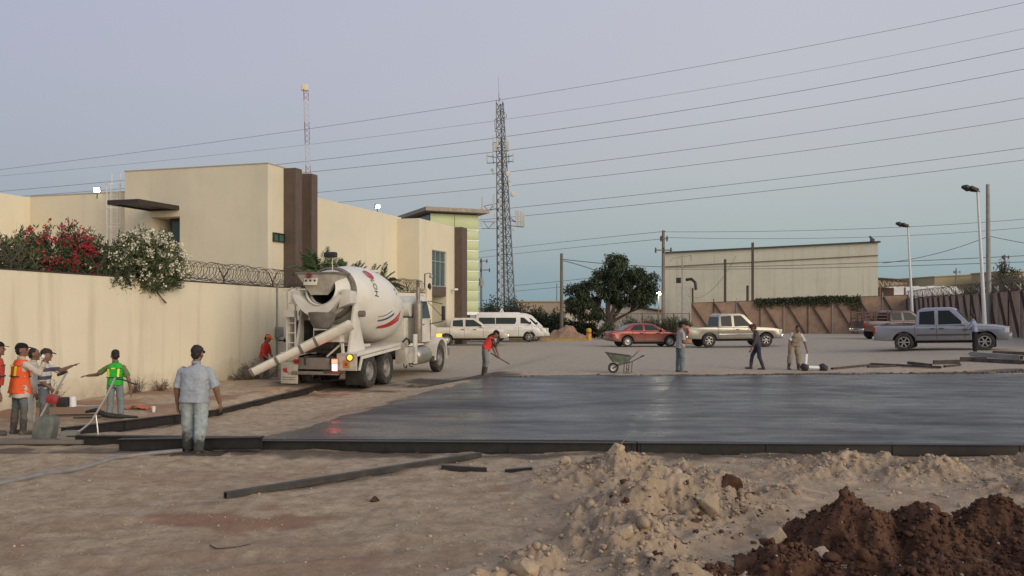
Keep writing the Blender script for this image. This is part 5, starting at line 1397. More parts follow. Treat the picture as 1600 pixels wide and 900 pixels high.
bx('hatch', tuple(drum_pt(3.0, 1.25, .03)), (.3, .4, .08), DRUMW)
# lettering on the mud flap
me = text_mesh('LOH', .17)
for v in me.vertices: v.co = Vector((-.98 + v.co.x * 1.0, -1.119, .46 + v.co.y * .75))
me.materials.clear(); link('logo_letters', me, LOGO_K, mf)
MB().prism([(-1.15, .64), (-1.0, .66), (-.985, .50), (-1.12, .54)], -1.117, -1.121, lambda u, v, t: (u, t, v)).build('logo_globe', LOGO_R, mf)
for k in range(2): bx('print_line', (-.93, -1.118, .38 - k * .07), (.42, .005, .012), LOGO_K, bevel=0, parent=mf)
# rear pedestal
for sd in (-1, 1):
    MB().prism([(-.85, 1.1), (.35, 1.1), (-.05, 1.9), (-.1, 2.55), (-.45, 2.6), (-.6, 2.0)], sd * .82, sd * .90, lambda u, v, t: (t, u, v)).build('pedestal_plate', TW, mx, bevel=.01)
    MB().prism([(sd * .58, 2.45), (sd * .98, 2.6), (sd * .98, 2.95), (sd * .70, 3.02)], -.95, -.5, lambda u, v, t: (u, t, v)).build('pedestal_head', TW, mx, bevel=.02)
    MB().lathe([(0, 0), (.1, 0), (.1, .22), (0, .22)], (sd * .86, -.15, 2.28), (sd, 0, 0), 14).build('drum_roller', GRIME, mx, smooth=40)
bx('pedestal_beam', (.0, -.4, 1.2), (1.7, .5, .2), TFRAME); bx('pedestal_web', (.45, -.62, 1.7), (.75, .06, .5), TWD); bx('white_box', (.42, -.98, 1.55), (.62, .3, .2), TW)
MB().bar((.2, -.9, 1.0), (.62, -.9, 1.35), .05).bar((.75, -.95, 1.0), (.72, -.95, 1.4), .07).build('stay', TW, mx)
MB().cyl((-.55, -1.0, 1.36), (0, -1.0, 1.38), .06, n=10).build('tank_pipe', TW, mx)
bx('engine_block', (0, -.5, 1.5), (.6, .5, .55), TFRAME)
# charge hopper with its sign plate
hp = MB(); hz0, hz1 = 2.95, 3.48
hp.add([(-.62, -1.25, hz1), (.62, -1.25, hz1), (.62, -.2, hz1 + .02), (-.62, -.2, hz1 + .02), (-.28, -1.0, hz0 - .1), (.28, -1.0, hz0 - .1), (.26, -.75, hz0), (-.26, -.75, hz0)], [(0, 1, 5, 4), (1, 2, 6, 5), (2, 3, 7, 6), (3, 0, 4, 7), (4, 5, 6, 7)])
hp.build('charge_hopper', TWD, mx)
bx('hopper_rim', (0, -1.24, hz1 + .01), (1.32, .05, .07), GRIME); bx('hopper_rim', (.62, -.72, hz1 + .012), (.05, 1.05, .07), GRIME); bx('hopper_rim', (-.62, -.72, hz1 + .012), (.05, 1.05, .07), GRIME)
plate = bx('sign_plate', (-.16, -1.245, 3.24), (.44, .02, .22), M('plate_cream', (.6, .56, .45), .6), (R(-20), 0, 0))
for k in range(3):
    MB().lathe([(0, .016), (.035, .016)], (-.3 + k * .14, -1.25, 3.27), (0, -1, 0), 12).build('dot', MAT_SEAM, plate)
    bx('print_mark', (-.3 + k * .14, -1.243, 3.18), (.09, .008, .03), LOGO_K, bevel=0, parent=plate)
MB().lathe([(0, .02), (.085, .02), (.085, 0)], (-.2, -1.262, 3.42), (0, -1, 0), 18).build('oval_badge', M('badge_red', (.18, .03, .03), .5), mx)
# crescent collector under the mouth
xs = np.linspace(-.74, .74, 17)
top_ = [(x, 2.86 - .36 * math.cos(x / .74 * math.pi / 2) ** .9) for x in xs]; bot_ = [(x, 2.84 - .66 * math.cos(x / .76 * math.pi / 2) ** .7) for x in xs[::-1]]
cr = MB(); P = top_ + bot_; n = len(P)
fr_ = [(x, -1.22, z) for x, z in P]; bk_ = [(x * .8, -.62, z - .05 + .02) for x, z in P]
k2 = len(xs); fs = [(i, i + 1, n - 2 - i, n - 1 - i) for i in range(k2 - 1)] + [(n + i + 1, n + i, 2 * n - 1 - i, 2 * n - 2 - i) for i in range(k2 - 1)] + [(i, n + i, n + (i + 1) % n, (i + 1) % n) for i in range(n)]
cr.add(fr_ + bk_, fs); cr.build('discharge_collector', TW, mx, smooth=40)
MB().lathe([(.42, 0), (.36, .25), (.24, .45), (.22, .45), (.34, .24), (.40, 0)], (.1, -1.0, 2.3), (0, -.1, -1), 20).build('discharge_funnel', GRIME, mx, smooth=40)
# chute: half pipe swung to the left
Mi = mx.matrix_basis.inverted() if False else Matrix.Translation((tc_.x, tc_.y, TZ)) @ Matrix.Rotation(-math.atan2(hd.x, hd.y), 4, 'Z'); Mi = Mi.inverted()
c0 = Mi @ Vector((wx(534, 24.9), 24.9, wz(507, 24.9))); c1 = Mi @ Vector((wx(388, 24.2), 24.2, wz(579, 24.2)))
cd = (c1 - c0).normalized(); cs = cd.cross(Vector((0, 0, 1))).normalized(); cu_ = cs.cross(cd).normalized(); CLn = (c1 - c0).length
def trough(s0, s1, r0, r1, th, name, m, ang=110):
    mb = MB(); vs = []; fs = []; n = 14
    for s_, r_ in ((s0, r0), (s1, r1)):
        for q in (0, th):
            for j in range(n + 1):
                a = R(-90 - ang + 2 * ang * j / n); vs.append(c0 + cd * s_ + cs * math.cos(a) * (r_ + q) + cu_ * math.sin(a) * (r_ + q))
    m_ = n + 1
    for j in range(n):
        fs += [(j, j + 1, 2 * m_ + j + 1, 2 * m_ + j), (m_ + j, 3 * m_ + j, 3 * m_ + j + 1, m_ + j + 1), (j, m_ + j, m_ + j + 1, j + 1), (2 * m_ + j, 2 * m_ + j + 1, 3 * m_ + j + 1, 3 * m_ + j)]
    for j in (0, n): fs.append((j, 2 * m_ + j, 3 * m_ + j, m_ + j))
    mb.add(vs, fs); return mb.build(name, m, mx, smooth=40)
trough(-.25, 1.35, .27, .235, .02, 'chute_section', TW, 95); trough(1.36, CLn, .225, .195, .02, 'chute_section', TW, 95)
trough(-.2, CLn - .05, .215, .18, .012, 'chute_lining', GRIME, 92)
for s_ in (.9, 1.36, 2.1, CLn - .06): trough(s_ - .04, s_ + .04, .275 - .022 * s_ + .0, .27 - .022 * s_, .022, 'chute_band', GRIME, 97)
trough(CLn - .02, CLn + .12, .205, .21, .02, 'chute_lip', M('dark_rubber', (.05, .04, .035), .8), 130)
MB().bar(c0 + cd * .5 - cu_ * .2, Vector((.15, -.7, 1.45)), .09).build('chute_strut', TW, mx)
# ladder and box at the left rear
for x in (-1.2, -.92):
    MB().tube([(x, -.75, 1.15), (x, -.75, 2.95), (x + (.1 if x < -1 else 0), -.6, 3.08)], .028, 8).build('ladder_rail', TW, mx)
for z in np.arange(1.4, 2.9, .3): MB().bar((-1.2, -.75, z), (-.92, -.75, z), .03).build('ladder_rung', TW, mx)
bx('ladder_box', (-1.06, -.8, 2.28), (.36, .2, .2), TW); bx('side_panel', (-1.2, -.4, 1.75), (.07, .5, 1.0), TW); bx('dark_tank', (-.95, -.1, 1.7), (.3, .6, .75), TFRAME)
MB().bar((-1.32, -.75, 3.0), (-.75, -.75, 3.08), .035).build('ladder_top_bar', TW, mx)
# beacon on a stalk
MB().cyl((.28, -.7, 3.4), (.28, -.7, 3.98), .015, n=6).build('beacon_stalk', TW, mx); bx('beacon', (.22, -.7, 4.06), (.36, .25, .17), MAT_BLACK, bevel=.05)
# front drum stand, water tank, battery box, fuel tank, steps
bx('front_stand', (0, 4.55, 1.5), (1.3, .4, 1.2), TW); MB().cyl((-.75, 4.75, 2.4), (.75, 4.75, 2.4), .26, n=16).build('water_tank', TW, mx, smooth=50)
bx('side_box', (1.02, 3.5, .82), (.36, 1.0, .55), TWD); bx('side_plate', (1.1, 4.25, 1.0), (.06, .32, 1.05), TW)
MB().tube([(1.15, 2.9, 1.3), (1.2, 3.1, 1.42), (1.2, 3.35, 1.35), (1.18, 3.45, 1.2)], .035, 6).build('hose', MAT_BLACK, mx)
MB().tube([(.9, 3.6, .55), (.95, 3.55, .4), (.98, 3.7, .35), (.95, 3.8, .45)], .02, 5).tube([(.9, 4.1, .55), (.95, 4.1, .4), (1.02, 4.2, .37)], .02, 5).build('hose_loop', MAT_BLACK, mx)
MB().lathe([(0, 0), (.22, 0), (.31, .08), (.33, .15), (.33, 1.2), (.31, 1.27), (.2, 1.33), (0, 1.33)], (.88, 4.55, .72), (0, 1, 0), 22).build('fuel_tank', M('tank_steel', (.36, .34, .30), .4, .6, var=.2, dirt=(.2, .17, .13), dirt_amt=.7), mx, smooth=40)
bx('cab_step', (1.0, 6.05, .55), (.4, .5, .2), TFRAME)
# cab
cabp = [(4.98, 1.18), (4.98, 2.72), (5.08, 2.88), (5.9, 2.90), (6.05, 2.82), (6.32, 2.05), (6.32, 1.18)]
cab_ = MB(); n = len(cabp); xw = lambda z: .98 - max(0, z - 2.0) * .10
cab_.add([(-xw(z), y, z) for y, z in cabp] + [(xw(z), y, z) for y, z in cabp], [tuple(range(n)), tuple(range(2 * n - 1, n - 1, -1))] + [(i, (i + 1) % n, n + (i + 1) % n, n + i) for i in range(n)])
cab_.build('cab', TW, mx, bevel=.05)
for sd in (-1, 1):
    MB().prism([(5.3, 2.08), (5.3, 2.7), (5.95, 2.7), (6.18, 2.08)], 0, .02, lambda u, v, t: (sd * (xw(v) + .004 + t), u, v)).build('side_window', MAT_CARGL2, mx)
    for y, z0, z1 in ((5.2, 1.25, 2.75), (6.22, 1.25, 2.0)): bx('door_seam', (sd * .982, y, (z0 + z1) / 2), (.012, .016, z1 - z0), MAT_SEAM, bevel=0)
    bx('door_handle', (sd * 1.0, 5.4, 1.85), (.04, .16, .05), MAT_CHROME)
    bx('grab_rail', (sd * 1.03, 5.12, 2.0), (.03, .03, .9), MAT_CHROME)
    m_ = bx('mirror', (sd * 1.52, 6.15, 2.25), (.08, .24, .55), MAT_BLACK, bevel=.02)
    MB().bar((sd * .95, 6.05, 2.72), (sd * 1.5, 6.15, 2.6), .03).bar((sd * .97, 6.2, 1.85), (sd * 1.5, 6.15, 1.95), .03).bar((sd * .97, 5.9, 2.7), (sd * 1.5, 6.15, 2.1), .022).build('mirror_arm', MAT_TRIM, m_)
    bx('rear_window', (sd * .45, 4.972, 2.35), (.62, .02, .5), M('green_tint', (.05, .16, .12), .12), bevel=0)
    # front fender
    fp = [(1.0 * math.cos(a) * .72 + 6.78, .53 + .82 * math.sin(a)) for a in np.linspace(-.05, math.pi + .05, 15)]; fi = [(math.cos(a) * .64 + 6.78, .53 + .72 * math.sin(a)) for a in np.linspace(math.pi + .05, -.05, 15)]
    n_ = len(fp); q = fp + fi; mb = MB(); k2 = len(q)
    mb.add([(sd * .70, y, z) for y, z in q] + [(sd * 1.24, y, z) for y, z in q], [(i, i + 1, k2 - 2 - i, k2 - 1 - i) for i in range(n_ - 1)] + [(k2 + i + 1, k2 + i, 2 * k2 - 1 - i, 2 * k2 - 2 - i) for i in range(n_ - 1)] + [(i, k2 + i, k2 + (i + 1) % k2, (i + 1) % k2) for i in range(k2)])
    mb.build('front_fender', TW, mx, smooth=40)
    bx('turn_lamp', (sd * 1.1, 6.9, 1.40), (.16, .2, .1), AMBER)
    bx('headlight', (sd * 1.0, 7.55, 1.12), (.36, .2, .26), MAT_HEADL, bevel=.04)
MB().prism([(6.33, 1.1), (6.33, 2.0), (7.75, 1.72), (7.82, 1.1)], -.72, .72, lambda u, v, t: (t, u, v)).build('hood', TW, mx, bevel=.06)
MB().prism([(6.12, 2.06), (5.98, 2.72), (6.0, 2.74), (6.34, 2.06)], -.85, .85, lambda u, v, t: (t, u, v)).build('windshield', MAT_CARGL, mx)
bx('front_bumper', (0, 7.85, .75), (2.4, .2, .36), MAT_CHROME, bevel=.04); bx('grille', (0, 7.83, 1.4), (1.0, .05, .55), MAT_CHROME)
for k, y in enumerate((5.2, 5.55, 5.85)): bx('roof_marker', (.8 - k * .0, y, 2.93), (.1, .1, .06), MAT_HEADL, bevel=.02)
for k in range(4): bx('side_vent', (.755, 6.5 + k * .12, 1.62), (.03, .06, .18), MAT_SEAM, bevel=0)
st = MB(); st.lathe([(0, .0), (.13, 0), (.15, .06), (.15, 1.35), (.12, 1.45), (.07, 1.5), (.07, 2.0)], (1.0, 4.82, 1.2), (0, 0, 1), 18)
st.build('exhaust_muffler', M('muffler_steel', (.30, .26, .21), .5, .5, var=.25, scale=4, dirt=(.15, .1, .07), dirt_amt=.5), mx, smooth=40)
MB().tube([(1.0, 4.82, 3.15), (1.0, 4.82, 3.32), (1.02, 4.74, 3.45)], .06, 10).build('exhaust_pipe', GRIME, mx, smooth=50)
# ================================================================ people
def remesh(mb, vox, smooth=2, wrinkle=0.0, wk=9.0, seed=0):
    me = mb.mesh('tmp')
    ob = bpy.data.objects.new('tmp_r', me); C.objects.link(ob)
    md = ob.modifiers.new('r', 'REMESH'); md.mode = 'VOXEL'; md.voxel_size = vox; md.adaptivity = 0
    dg = bpy.context.evaluated_depsgraph_get(); dg.update()
    r = bpy.data.meshes.new_from_object(ob.evaluated_get(dg)); bpy.data.objects.remove(ob)
    bm = bmesh.new(); bm.from_mesh(r)
    for _ in range(smooth): bmesh.ops.smooth_vert(bm, verts=bm.verts, factor=.5, use_axis_x=True, use_axis_y=True, use_axis_z=True)
    bm.to_mesh(r); bm.free()
    nv = len(r.vertices); co = np.empty(nv * 3, np.float32); r.vertices.foreach_get('co', co); co = co.reshape(-1, 3)
    if wrinkle:
        no = np.empty(nv * 3, np.float32); r.vertices.foreach_get('normal', no); no = no.reshape(-1, 3)
        a = fbm(co[:, 0] * wk + co[:, 1] * wk * .6 + seed * 7.3, co[:, 2] * wk * 1.5 + co[:, 1] * wk * .5 + seed * 3.1, 4, seed % 20)
        b = np.abs(fbm(co[:, 0] * wk * .7 - co[:, 2] * wk * .9 + seed, co[:, 1] * wk * .8 + co[:, 2] * wk * .5, 3, 5 + seed % 11))
        co = co + no * (wrinkle * (a - b * .9))[:, None]
        r.vertices.foreach_set('co', co.astype(np.float32).ravel())
    r.polygons.foreach_set('use_smooth', np.ones(len(r.polygons), bool)); r.materials.clear(); r.update()
    return r

def capsule(mb, p, q, r0, r1, n=12, flat0=False, flat1=False):
    p, q = Vector(p), Vector(q); d = (q - p).normalized()
    pts = []; rs = []
    if flat0: pts += [p]; rs += [r0]
    else:
        for f_, g in ((-.92, .39), (-.6, .8), (0, 1)): pts.append(p + d * r0 * f_); rs.append(r0 * g)
    if flat1: pts += [q]; rs += [r1]
    else:
        for f_, g in ((0, 1), (.6, .8), (.92, .39)): pts.append(q + d * r1 * f_); rs.append(r1 * g)
    return mb.tube(pts, rs, n)

class Loft:
    """stack of rounded-rectangle rings around a torso axis"""
    def __init__(s, rings): s.r = rings
    def at(s, t, a, off=0.0):
        k = t * (len(s.r) - 1); i = min(int(k), len(s.r) - 2); f_ = k - i
        c0, X0, Y0, hx0, hy0 = s.r[i]; c1, X1, Y1, hx1, hy1 = s.r[i + 1]
        c = c0.lerp(c1, f_); X = X0.lerp(X1, f_); Y = Y0.lerp(Y1, f_); hx = hx0 + (hx1 - hx0) * f_ + off; hy = hy0 + (hy1 - hy0) * f_ + off
        ca, sa = math.cos(a), math.sin(a); e = .78
        return c + X * (math.copysign(abs(ca) ** e, ca) * hx) + Y * (math.copysign(abs(sa) ** e, sa) * hy)
    def solid(s, mb, t0=0.0, t1=1.0, n=24, m=10, off=0.0):
        vs = [s.at(t0 + (t1 - t0) * i / m, 2 * math.pi * j / n, off) for i in range(m + 1) for j in range(n)]
        fs = [(i * n + j, i * n + (j + 1) % n, (i + 1) * n + (j + 1) % n, (i + 1) * n + j) for i in range(m) for j in range(n)]
        fs += [tuple(range(n - 1, -1, -1)), tuple(m * n + j for j in range(n))]
        return mb.add(vs, fs)
    def patch(s, mb, a0, a1, t0, t1, o0, o1, n=8, m=6):
        g = lambda i, j, o: s.at(t0 + (t1 - t0) * i / m, a0 + (a1 - a0) * j / n, o)
        vs = [g(i, j, o) for o in (o0, o1) for i in range(m + 1) for j in range(n + 1)]; w = n + 1; h = (m + 1) * w; fs = []
        for i in range(m):
            for j in range(n):
                q = (i * w + j, i * w + j + 1, (i + 1) * w + j + 1, (i + 1) * w + j); fs.append(q); fs.append(tuple(h + x for x in reversed(q)))
        for i in range(m): fs += [(i * w, (i + 1) * w, h + (i + 1) * w, h + i * w), (i * w + n, h + i * w + n, h + (i + 1) * w + n, (i + 1) * w + n)]
        for j in range(n): fs += [(j, h + j, h + j + 1, j + 1), (m * w + j, m * w + j + 1, h + m * w + j + 1, h + m * w + j)]
        return mb.add(vs, fs)

def hand(mb, wrist, d, side, nrm, s, curl=.5, spread=.12):
    """palm and five fingers; d = pointing direction, nrm = palm normal"""
    d = d.normalized(); nrm = (nrm - d * nrm.dot(d)).normalized(); w = d.cross(nrm) * side
    pc = wrist + d * .048 * s
    rot = Matrix((w, nrm, d)).transposed()
    mb.ell(pc, (.040 * s, .016 * s, .052 * s), 10, 8, rot)
    for k, (o_, ln) in enumerate(((-.030, .062), (-.010, .074), (.011, .069), (.030, .054))):
        b = wrist + d * .090 * s + w * o_ * s; L = ln * s
        d1 = (d + w * (k - 1.5) * spread * .5 + nrm * curl * .5).normalized(); m_ = b + d1 * L * .5
        d2 = (d1 + nrm * curl * 1.4).normalized(); e_ = m_ + d2 * L * .5
        mb.tube([b - d1 * .03 * s, b, m_, e_, e_ + d2 * .006 * s], [.0105 * s, .0105 * s, .0100 * s, .0092 * s, .004 * s], 7)
    b = wrist + d * .028 * s - w * .034 * s
    t1 = (d * .75 - w * .75 + nrm * .3).normalized(); m_ = b + t1 * .038 * s; t2 = (d - w * .25 + nrm * (.2 + curl * .5)).normalized()
    mb.tube([b - t1 * .015 * s, b, m_, m_ + t2 * .034 * s, m_ + t2 * .042 * s], [.014 * s, .0135 * s, .012 * s, .0105 * s, .005 * s], 7)

SKIN = M('skin', (.20, .105, .065), .6, var=.12, scale=14)
HAIR = M('black_hair', (.012, .010, .009), .7, var=.3, scale=60, bump=.004, bscale=120)
def cloth(name, c, dirt=None, amt=.4, ds=4.0, var=.12): return M(name, c, .92, var=var, scale=9, dirt=dirt, dirt_amt=amt, dirt_scale=ds, bump=.002, bscale=180, spec=.2)
JEANS = cloth('blue_jeans', (.105, .135, .16), (.22, .21, .19), .5)
BOOT = M('muddy_boot', (.055, .05, .045), .8, var=.25, dirt=(.22, .18, .14), dirt_amt=.8, dirt_scale=8)

def person(label, px, Y, rz, h, pose, top, sleeve, pants, boots='boot', vest=None, cap=None, hair=True, girth=1.0, vox=.011, seed=1, hem=.02, dz=0.0, group='workers on the site', boot_m=None, skirt=1.0):
    """pose: lean, side, head=(pitch,yaw), arms=[(upper dir, lower dir, hand curl)] right,left; legs=[(upper dir, lower dir)] right,left"""
    p = on(px, Y); o = thing('person', label, 'person', (p.x, p.y, p.z + dz), R(rz), group)
    V3 = lambda t: Vector(t).normalized()
    lean, sd = R(pose.get('lean', 4)), R(pose.get('side', 0)); tw_ = R(pose.get('twist', 0))
    U = Vector((math.sin(sd), math.sin(lean) * math.cos(sd), math.cos(lean) * math.cos(sd))).normalized()
    legs = [(V3(a), V3(b)) for a, b in pose['legs']]; lo = min(a.z * .245 * h + b.z * .235 * h for a, b in legs)
    hz = .05 * h - lo
    Pv = Vector((0, 0, hz)); Nk = Pv + U * .295 * h
    X0 = Vector((1, 0, 0)); Xs = (Matrix.Rotation(tw_, 3, U) @ X0); Xs = (Xs - U * Xs.dot(U)).normalized(); Xp = (X0 - U * X0.dot(U)).normalized()
    Yp = U.cross(Xp); Ys = U.cross(Xs)
    sh = [Nk - U * .060 * h + Xs * s_ * .100 * h * (1 + (girth - 1) * .5) for s_ in (1, -1)]
    pit, yaw = pose.get('head', (0, 0))
    Hf = Matrix.Rotation(R(yaw), 3, 'Z') @ Vector((0, math.cos(R(pit)), -math.sin(R(pit))))
    Hu = Vector((0, 0, 1))
    Hu = (Hu - Hf * Hu.dot(Hf)).normalized(); Hx = Hf.cross(Hu)
    Hc = Nk + U * .022 * h + Hu * .074 * h + Hf * .012 * h
    HR = Matrix((Hx, Hf, Hu)).transposed(); hs = h / 1.7 * 1.10
    hp = lambda x, y, z: Hc + Hx * x * hs + Hf * y * hs + Hu * z * hs
    # ---- bare body, one continuous mesh
    B = MB()
    B.ell(hp(0, -.008, .025), (.075 * hs, .094 * hs, .092 * hs), 16, 12, HR)            # skull
    B.ell(hp(0, .022, -.045), (.060 * hs, .070 * hs, .075 * hs), 14, 10, HR)            # jaw
    B.ell(hp(0, .092, -.020), (.014 * hs, .022 * hs, .024 * hs), 8, 6, HR)              # nose
    B.ell(hp(0, .078, .022), (.055 * hs, .018 * hs, .014 * hs), 8, 6, HR)               # brow
    B.ell(hp(0, .080, -.062), (.024 * hs, .014 * hs, .010 * hs), 8, 6, HR); B.ell(hp(0, .078, -.098), (.022 * hs, .016 * hs, .016 * hs), 8, 6, HR)
    for s_ in (1, -1): B.ell(hp(s_ * .077, -.005, -.015), (.013 * hs, .022 * hs, .034 * hs), 8, 6, HR); B.ell(hp(s_ * .048, .058, -.028), (.02 * hs, .018 * hs, .02 * hs), 8, 6, HR)
    capsule(B, Nk - U * .02 * h, Hc - Hu * .04 * h, .056 * hs * (1 + (girth - 1) * .6), .052 * hs)
    capsule(B, Pv, Nk - U * .09 * h, .042 * h, .042 * h); capsule(B, sh[0], sh[1], .026 * h, .026 * h)
    wr_ends = []
    for k, (s_, arm) in enumerate(zip((1, -1), pose['arms'])):
        ua, la = V3(arm[0]), V3(arm[1]); el_ = sh[k] + ua * .172 * h; w_ = el_ + la * .148 * h; g = 1 + (girth - 1) * .6
        capsule(B, sh[k], el_, .034 * h * g * .92, .0255 * h * g); capsule(B, el_, w_, .0255 * h * g, .0165 * h * g)
        nrm = V3(arm[3]) if len(arm) > 3 else (Vector((-s_, 0, 0)) if abs(la.z) > .6 else Vector((0, 0, -1)))
        hdv = V3(arm[4]) if len(arm) > 4 else la
        hand(B, w_ + la * .005, hdv, s_, nrm, h / 1.70, arm[2]); wr_ends.append((el_, w_, hdv, nrm))
    hips = [Pv + Xp * s_ * .052 * h * (1 + (girth - 1) * .5) - U * .01 * h for s_ in (1, -1)]; kn = []; an = []
    for k in range(2):
        kk = hips[k] + legs[k][0] * .245 * h; aa = kk + legs[k][1] * .235 * h; kn.append(kk); an.append(aa)
        capsule(B, hips[k], kk, .034 * h, .026 * h); capsule(B, kk, aa, .026 * h, .018 * h)
        fd = Vector((legs[k][1].x * .3, 1, 0)).normalized(); capsule(B, aa + Vector((0, -.01, -.02)) * hs, aa + fd * .08 * h + Vector((0, 0, -.03 * h)), .018 * h, .012 * h)
    me = remesh(B, vox * .78, 1); body = link('body', me, SKIN, o)
    for s_ in (1, -1): MB().ell(hp(s_ * .033, .082, -.002), (.013 * hs, .010 * hs, .008 * hs), 8, 6, HR).build('eye', M('eye_dark', (.02, .015, .012), .3), o, smooth=60)
    # ---- trousers
    T = MB(); g = girth * .97
    lf = Loft([(Pv + U * .075 * h, Xp, Yp, .092 * h * g, .064 * h * g), (Pv + U * .02 * h, Xp, Yp, .098 * h * g, .068 * h * g), (Pv - U * .03 * h, Xp, Yp, .096 * h * g, .066 * h * g)]); lf.solid(T)
    wl = pose.get('wide', 1.0); bt = boots == 'boot'
    for k in range(2):
        gg = (1 + (g - 1) * .7) * wl
        capsule(T, hips[k], kn[k], .056 * h * gg, .045 * h * gg)
        e_ = kn[k].lerp(an[k], .55 if bt else 1.04); capsule(T, kn[k], e_, .045 * h * gg, (.040 if bt else .036) * h * gg, flat1=True)
        if bt: T.ell(e_, (.043 * h * gg, .043 * h * gg, .022 * h))
    link('trousers', remesh(T, vox, 2, .009, 8, seed), pants, o)
    # ---- boots / shoes
    for k in range(2):
        Q = MB(); fd = Vector((0, 1, 0)); lk = pose.get('toes', [0, 0])[k]; fd = (Matrix.Rotation(R(lk), 3, 'Z') @ fd)
        low = an[k].z; fl = Vector((an[k].x, an[k].y, low - .05 * h)) ; tilt = max(0, low - .06 * h) * 1.2
        hl = an[k] + Vector((0, 0, -.026 * h)) - fd * .018 * h; toe = an[k] + fd * .105 * h + Vector((0, 0, -.030 * h - tilt * (pose.get('toe_drop', [1, 1])[k])))
        capsule(Q, hl, toe, .028 * h, .024 * h); Q.box((hl + toe) / 2 + Vector((0, 0, -.014 * h)), (.050 * h, .135 * h, .016 * h), Matrix.Rotation(R(lk), 3, 'Z'))
        if bt: capsule(Q, an[k] - legs[k][1] * -.01, kn[k].lerp(an[k], .42), .033 * h, .041 * h, flat1=True)
        else: capsule(Q, an[k], an[k] - legs[k][1] * .02 * h, .03 * h, .028 * h)
        link('boot' if bt else 'shoe', remesh(Q, vox, 2, .004, 12, seed + k), boot_m or BOOT, o)
    # ---- shirt
    S = MB(); g = girth; gb = g
    rings = [(Pv - U * (hem - .0) * h, Xp, Yp, .103 * h * gb * skirt, .074 * h * gb * skirt), (Pv + U * .06 * h, Xp, Yp, .098 * h * gb, .072 * h * gb), (Pv + U * .13 * h, Xp.lerp(Xs, .5), Yp.lerp(Ys, .5), .098 * h * gb, .071 * h * gb),
             (Pv + U * .205 * h, Xs, Ys, .108 * h * (1 + (g - 1) * .8), .069 * h * gb), (Nk - U * .052 * h, Xs, Ys, .112 * h * (1 + (g - 1) * .5), .060 * h * (1 + (g - 1) * .6)), (Nk - U * .022 * h, Xs, Ys, .088 * h, .050 * h), (Nk - U * .002 * h, Xs, Ys, .050 * h, .042 * h), (Nk + U * .010 * h, Xs, Ys, .036 * h, .037 * h)]
    rs_ = rings if not vest else [(c, X, Y, hx * .95, hy * .84) for c, X, Y, hx, hy in rings]
    if vest and skirt > 1.1: rs_[0] = rings[0]
    tor = Loft(rs_); tor.solid(S, m=18)
    for k in range(2):
        el_, w_, _, _ = wr_ends[k]; gg = 1 + (g - 1) * .6
        capsule(S, sh[k], sh[k].lerp(el_, .5), .036 * h * gg, .040 * h * gg, flat1=True)
        if sleeve <= 1: capsule(S, sh[k], sh[k].lerp(el_, sleeve), .036 * h * gg, .043 * h * gg, flat1=True)
        else:
            capsule(S, sh[k], el_, .040 * h * gg, .036 * h * gg); capsule(S, el_, el_.lerp(w_, sleeve - 1), .035 * h * gg, .027 * h * gg, flat1=True)
    shirt = link('shirt', remesh(S, vox, 2, .010, 7, seed + 3), top, o)
    cl = MB(); cl.lathe([(.056 * hs, -.006), (.064 * hs, .0), (.062 * hs, .03 * hs), (.056 * hs, .032 * hs)], Nk + U * .006 * h, U, 16).build('collar', top, o, smooth=60)
    # ---- vest
    if vest:
        vm, strip_m, edge_m = vest
        vr = [(c, X, Y, hx * .97, hy + .030) for c, X, Y, hx, hy in rings[:4]] + [(Nk - U * .052 * h, Xs, Ys, .092 * h * (1 + (g - 1) * .5), .060 * h + .018), (Nk - U * .016 * h, Xs, Ys, .078 * h, .050 * h + .018), (Nk - U * .004 * h, Xs, Ys, .052 * h, .046 * h)]
        vl = Loft(vr); Vm = MB(); vl.solid(Vm, t0=.04, t1=1.0, m=18)
        link('vest', remesh(Vm, vox, 2, .005, 6, seed + 5), vm, o)
        for base in (-90, 90):
            for da in (-30, 30):
                if strip_m: vl.patch(MB(), 0, 1, 0, 1, 0, 0) ; q = MB(); vl.patch(q, R(base + da - 8), R(base + da + 8), .27, .55, .006, .016); q.build('reflective_strip', strip_m, o)
            for t in (.27, .56):
                q = MB(); vl.patch(q, R(base - 62), R(base + 62), t - .012, t + .012, .008, .018, n=16, m=1); q.build('vest_band', edge_m, o)
            if strip_m: q = MB(); vl.patch(q, R(base - 9), R(base + 9), .53, .60, .012, .022); q.build('reflective_strip', strip_m, o)
    # ---- hair and cap
    if hair:
        Hm = MB(); Hm.ell(hp(0, -.022, .036), (.081 * hs, .094 * hs, .093 * hs), 16, 12, HR); Hm.ell(hp(0, -.055, -.02), (.070 * hs, .055 * hs, .07 * hs), 12, 8, HR)
        link('hair', remesh(Hm, vox * .9, 1, .006, 30, seed), HAIR, o)
    if cap:
        cm, back = cap; K = MB(); s_ = -1 if back else 1
        vs = MB(); vs.ell(hp(0, -.006, .042), (.087 * hs, .104 * hs, .082 * hs), 18, 14, HR)
        K = vs; sgn = Hu
        K.v = [v if (Vector(v) - hp(0, 0, .036)).dot(Hu) > 0 else tuple(Vector(v) - Hu * (Vector(v) - hp(0, 0, .036)).dot(Hu)) for v in K.v]
        n_ = 9; br = []
        for j in range(n_ + 1):
            a = math.pi * j / n_; br.append(hp(.072 * math.cos(a), s_ * (.085 + .085 * math.sin(a)), .040 - .022 * math.sin(a)))
        cen = hp(0, s_ * .06, .044); k0 = len(K.v)
        K.add([cen] + br + [cen + Hu * .008] + [b + Hu * .008 for b in br], [(0, j + 2, j + 1) for j in range(n_)] + [(n_ + 2, n_ + 3 + j, n_ + 4 + j) for j in range(n_)] + [(j + 1, j + 2, n_ + 4 + j, n_ + 3 + j) for j in range(n_)])
        K.build('cap', cm, o, smooth=50)
    o['_h'] = 0; del o['_h']
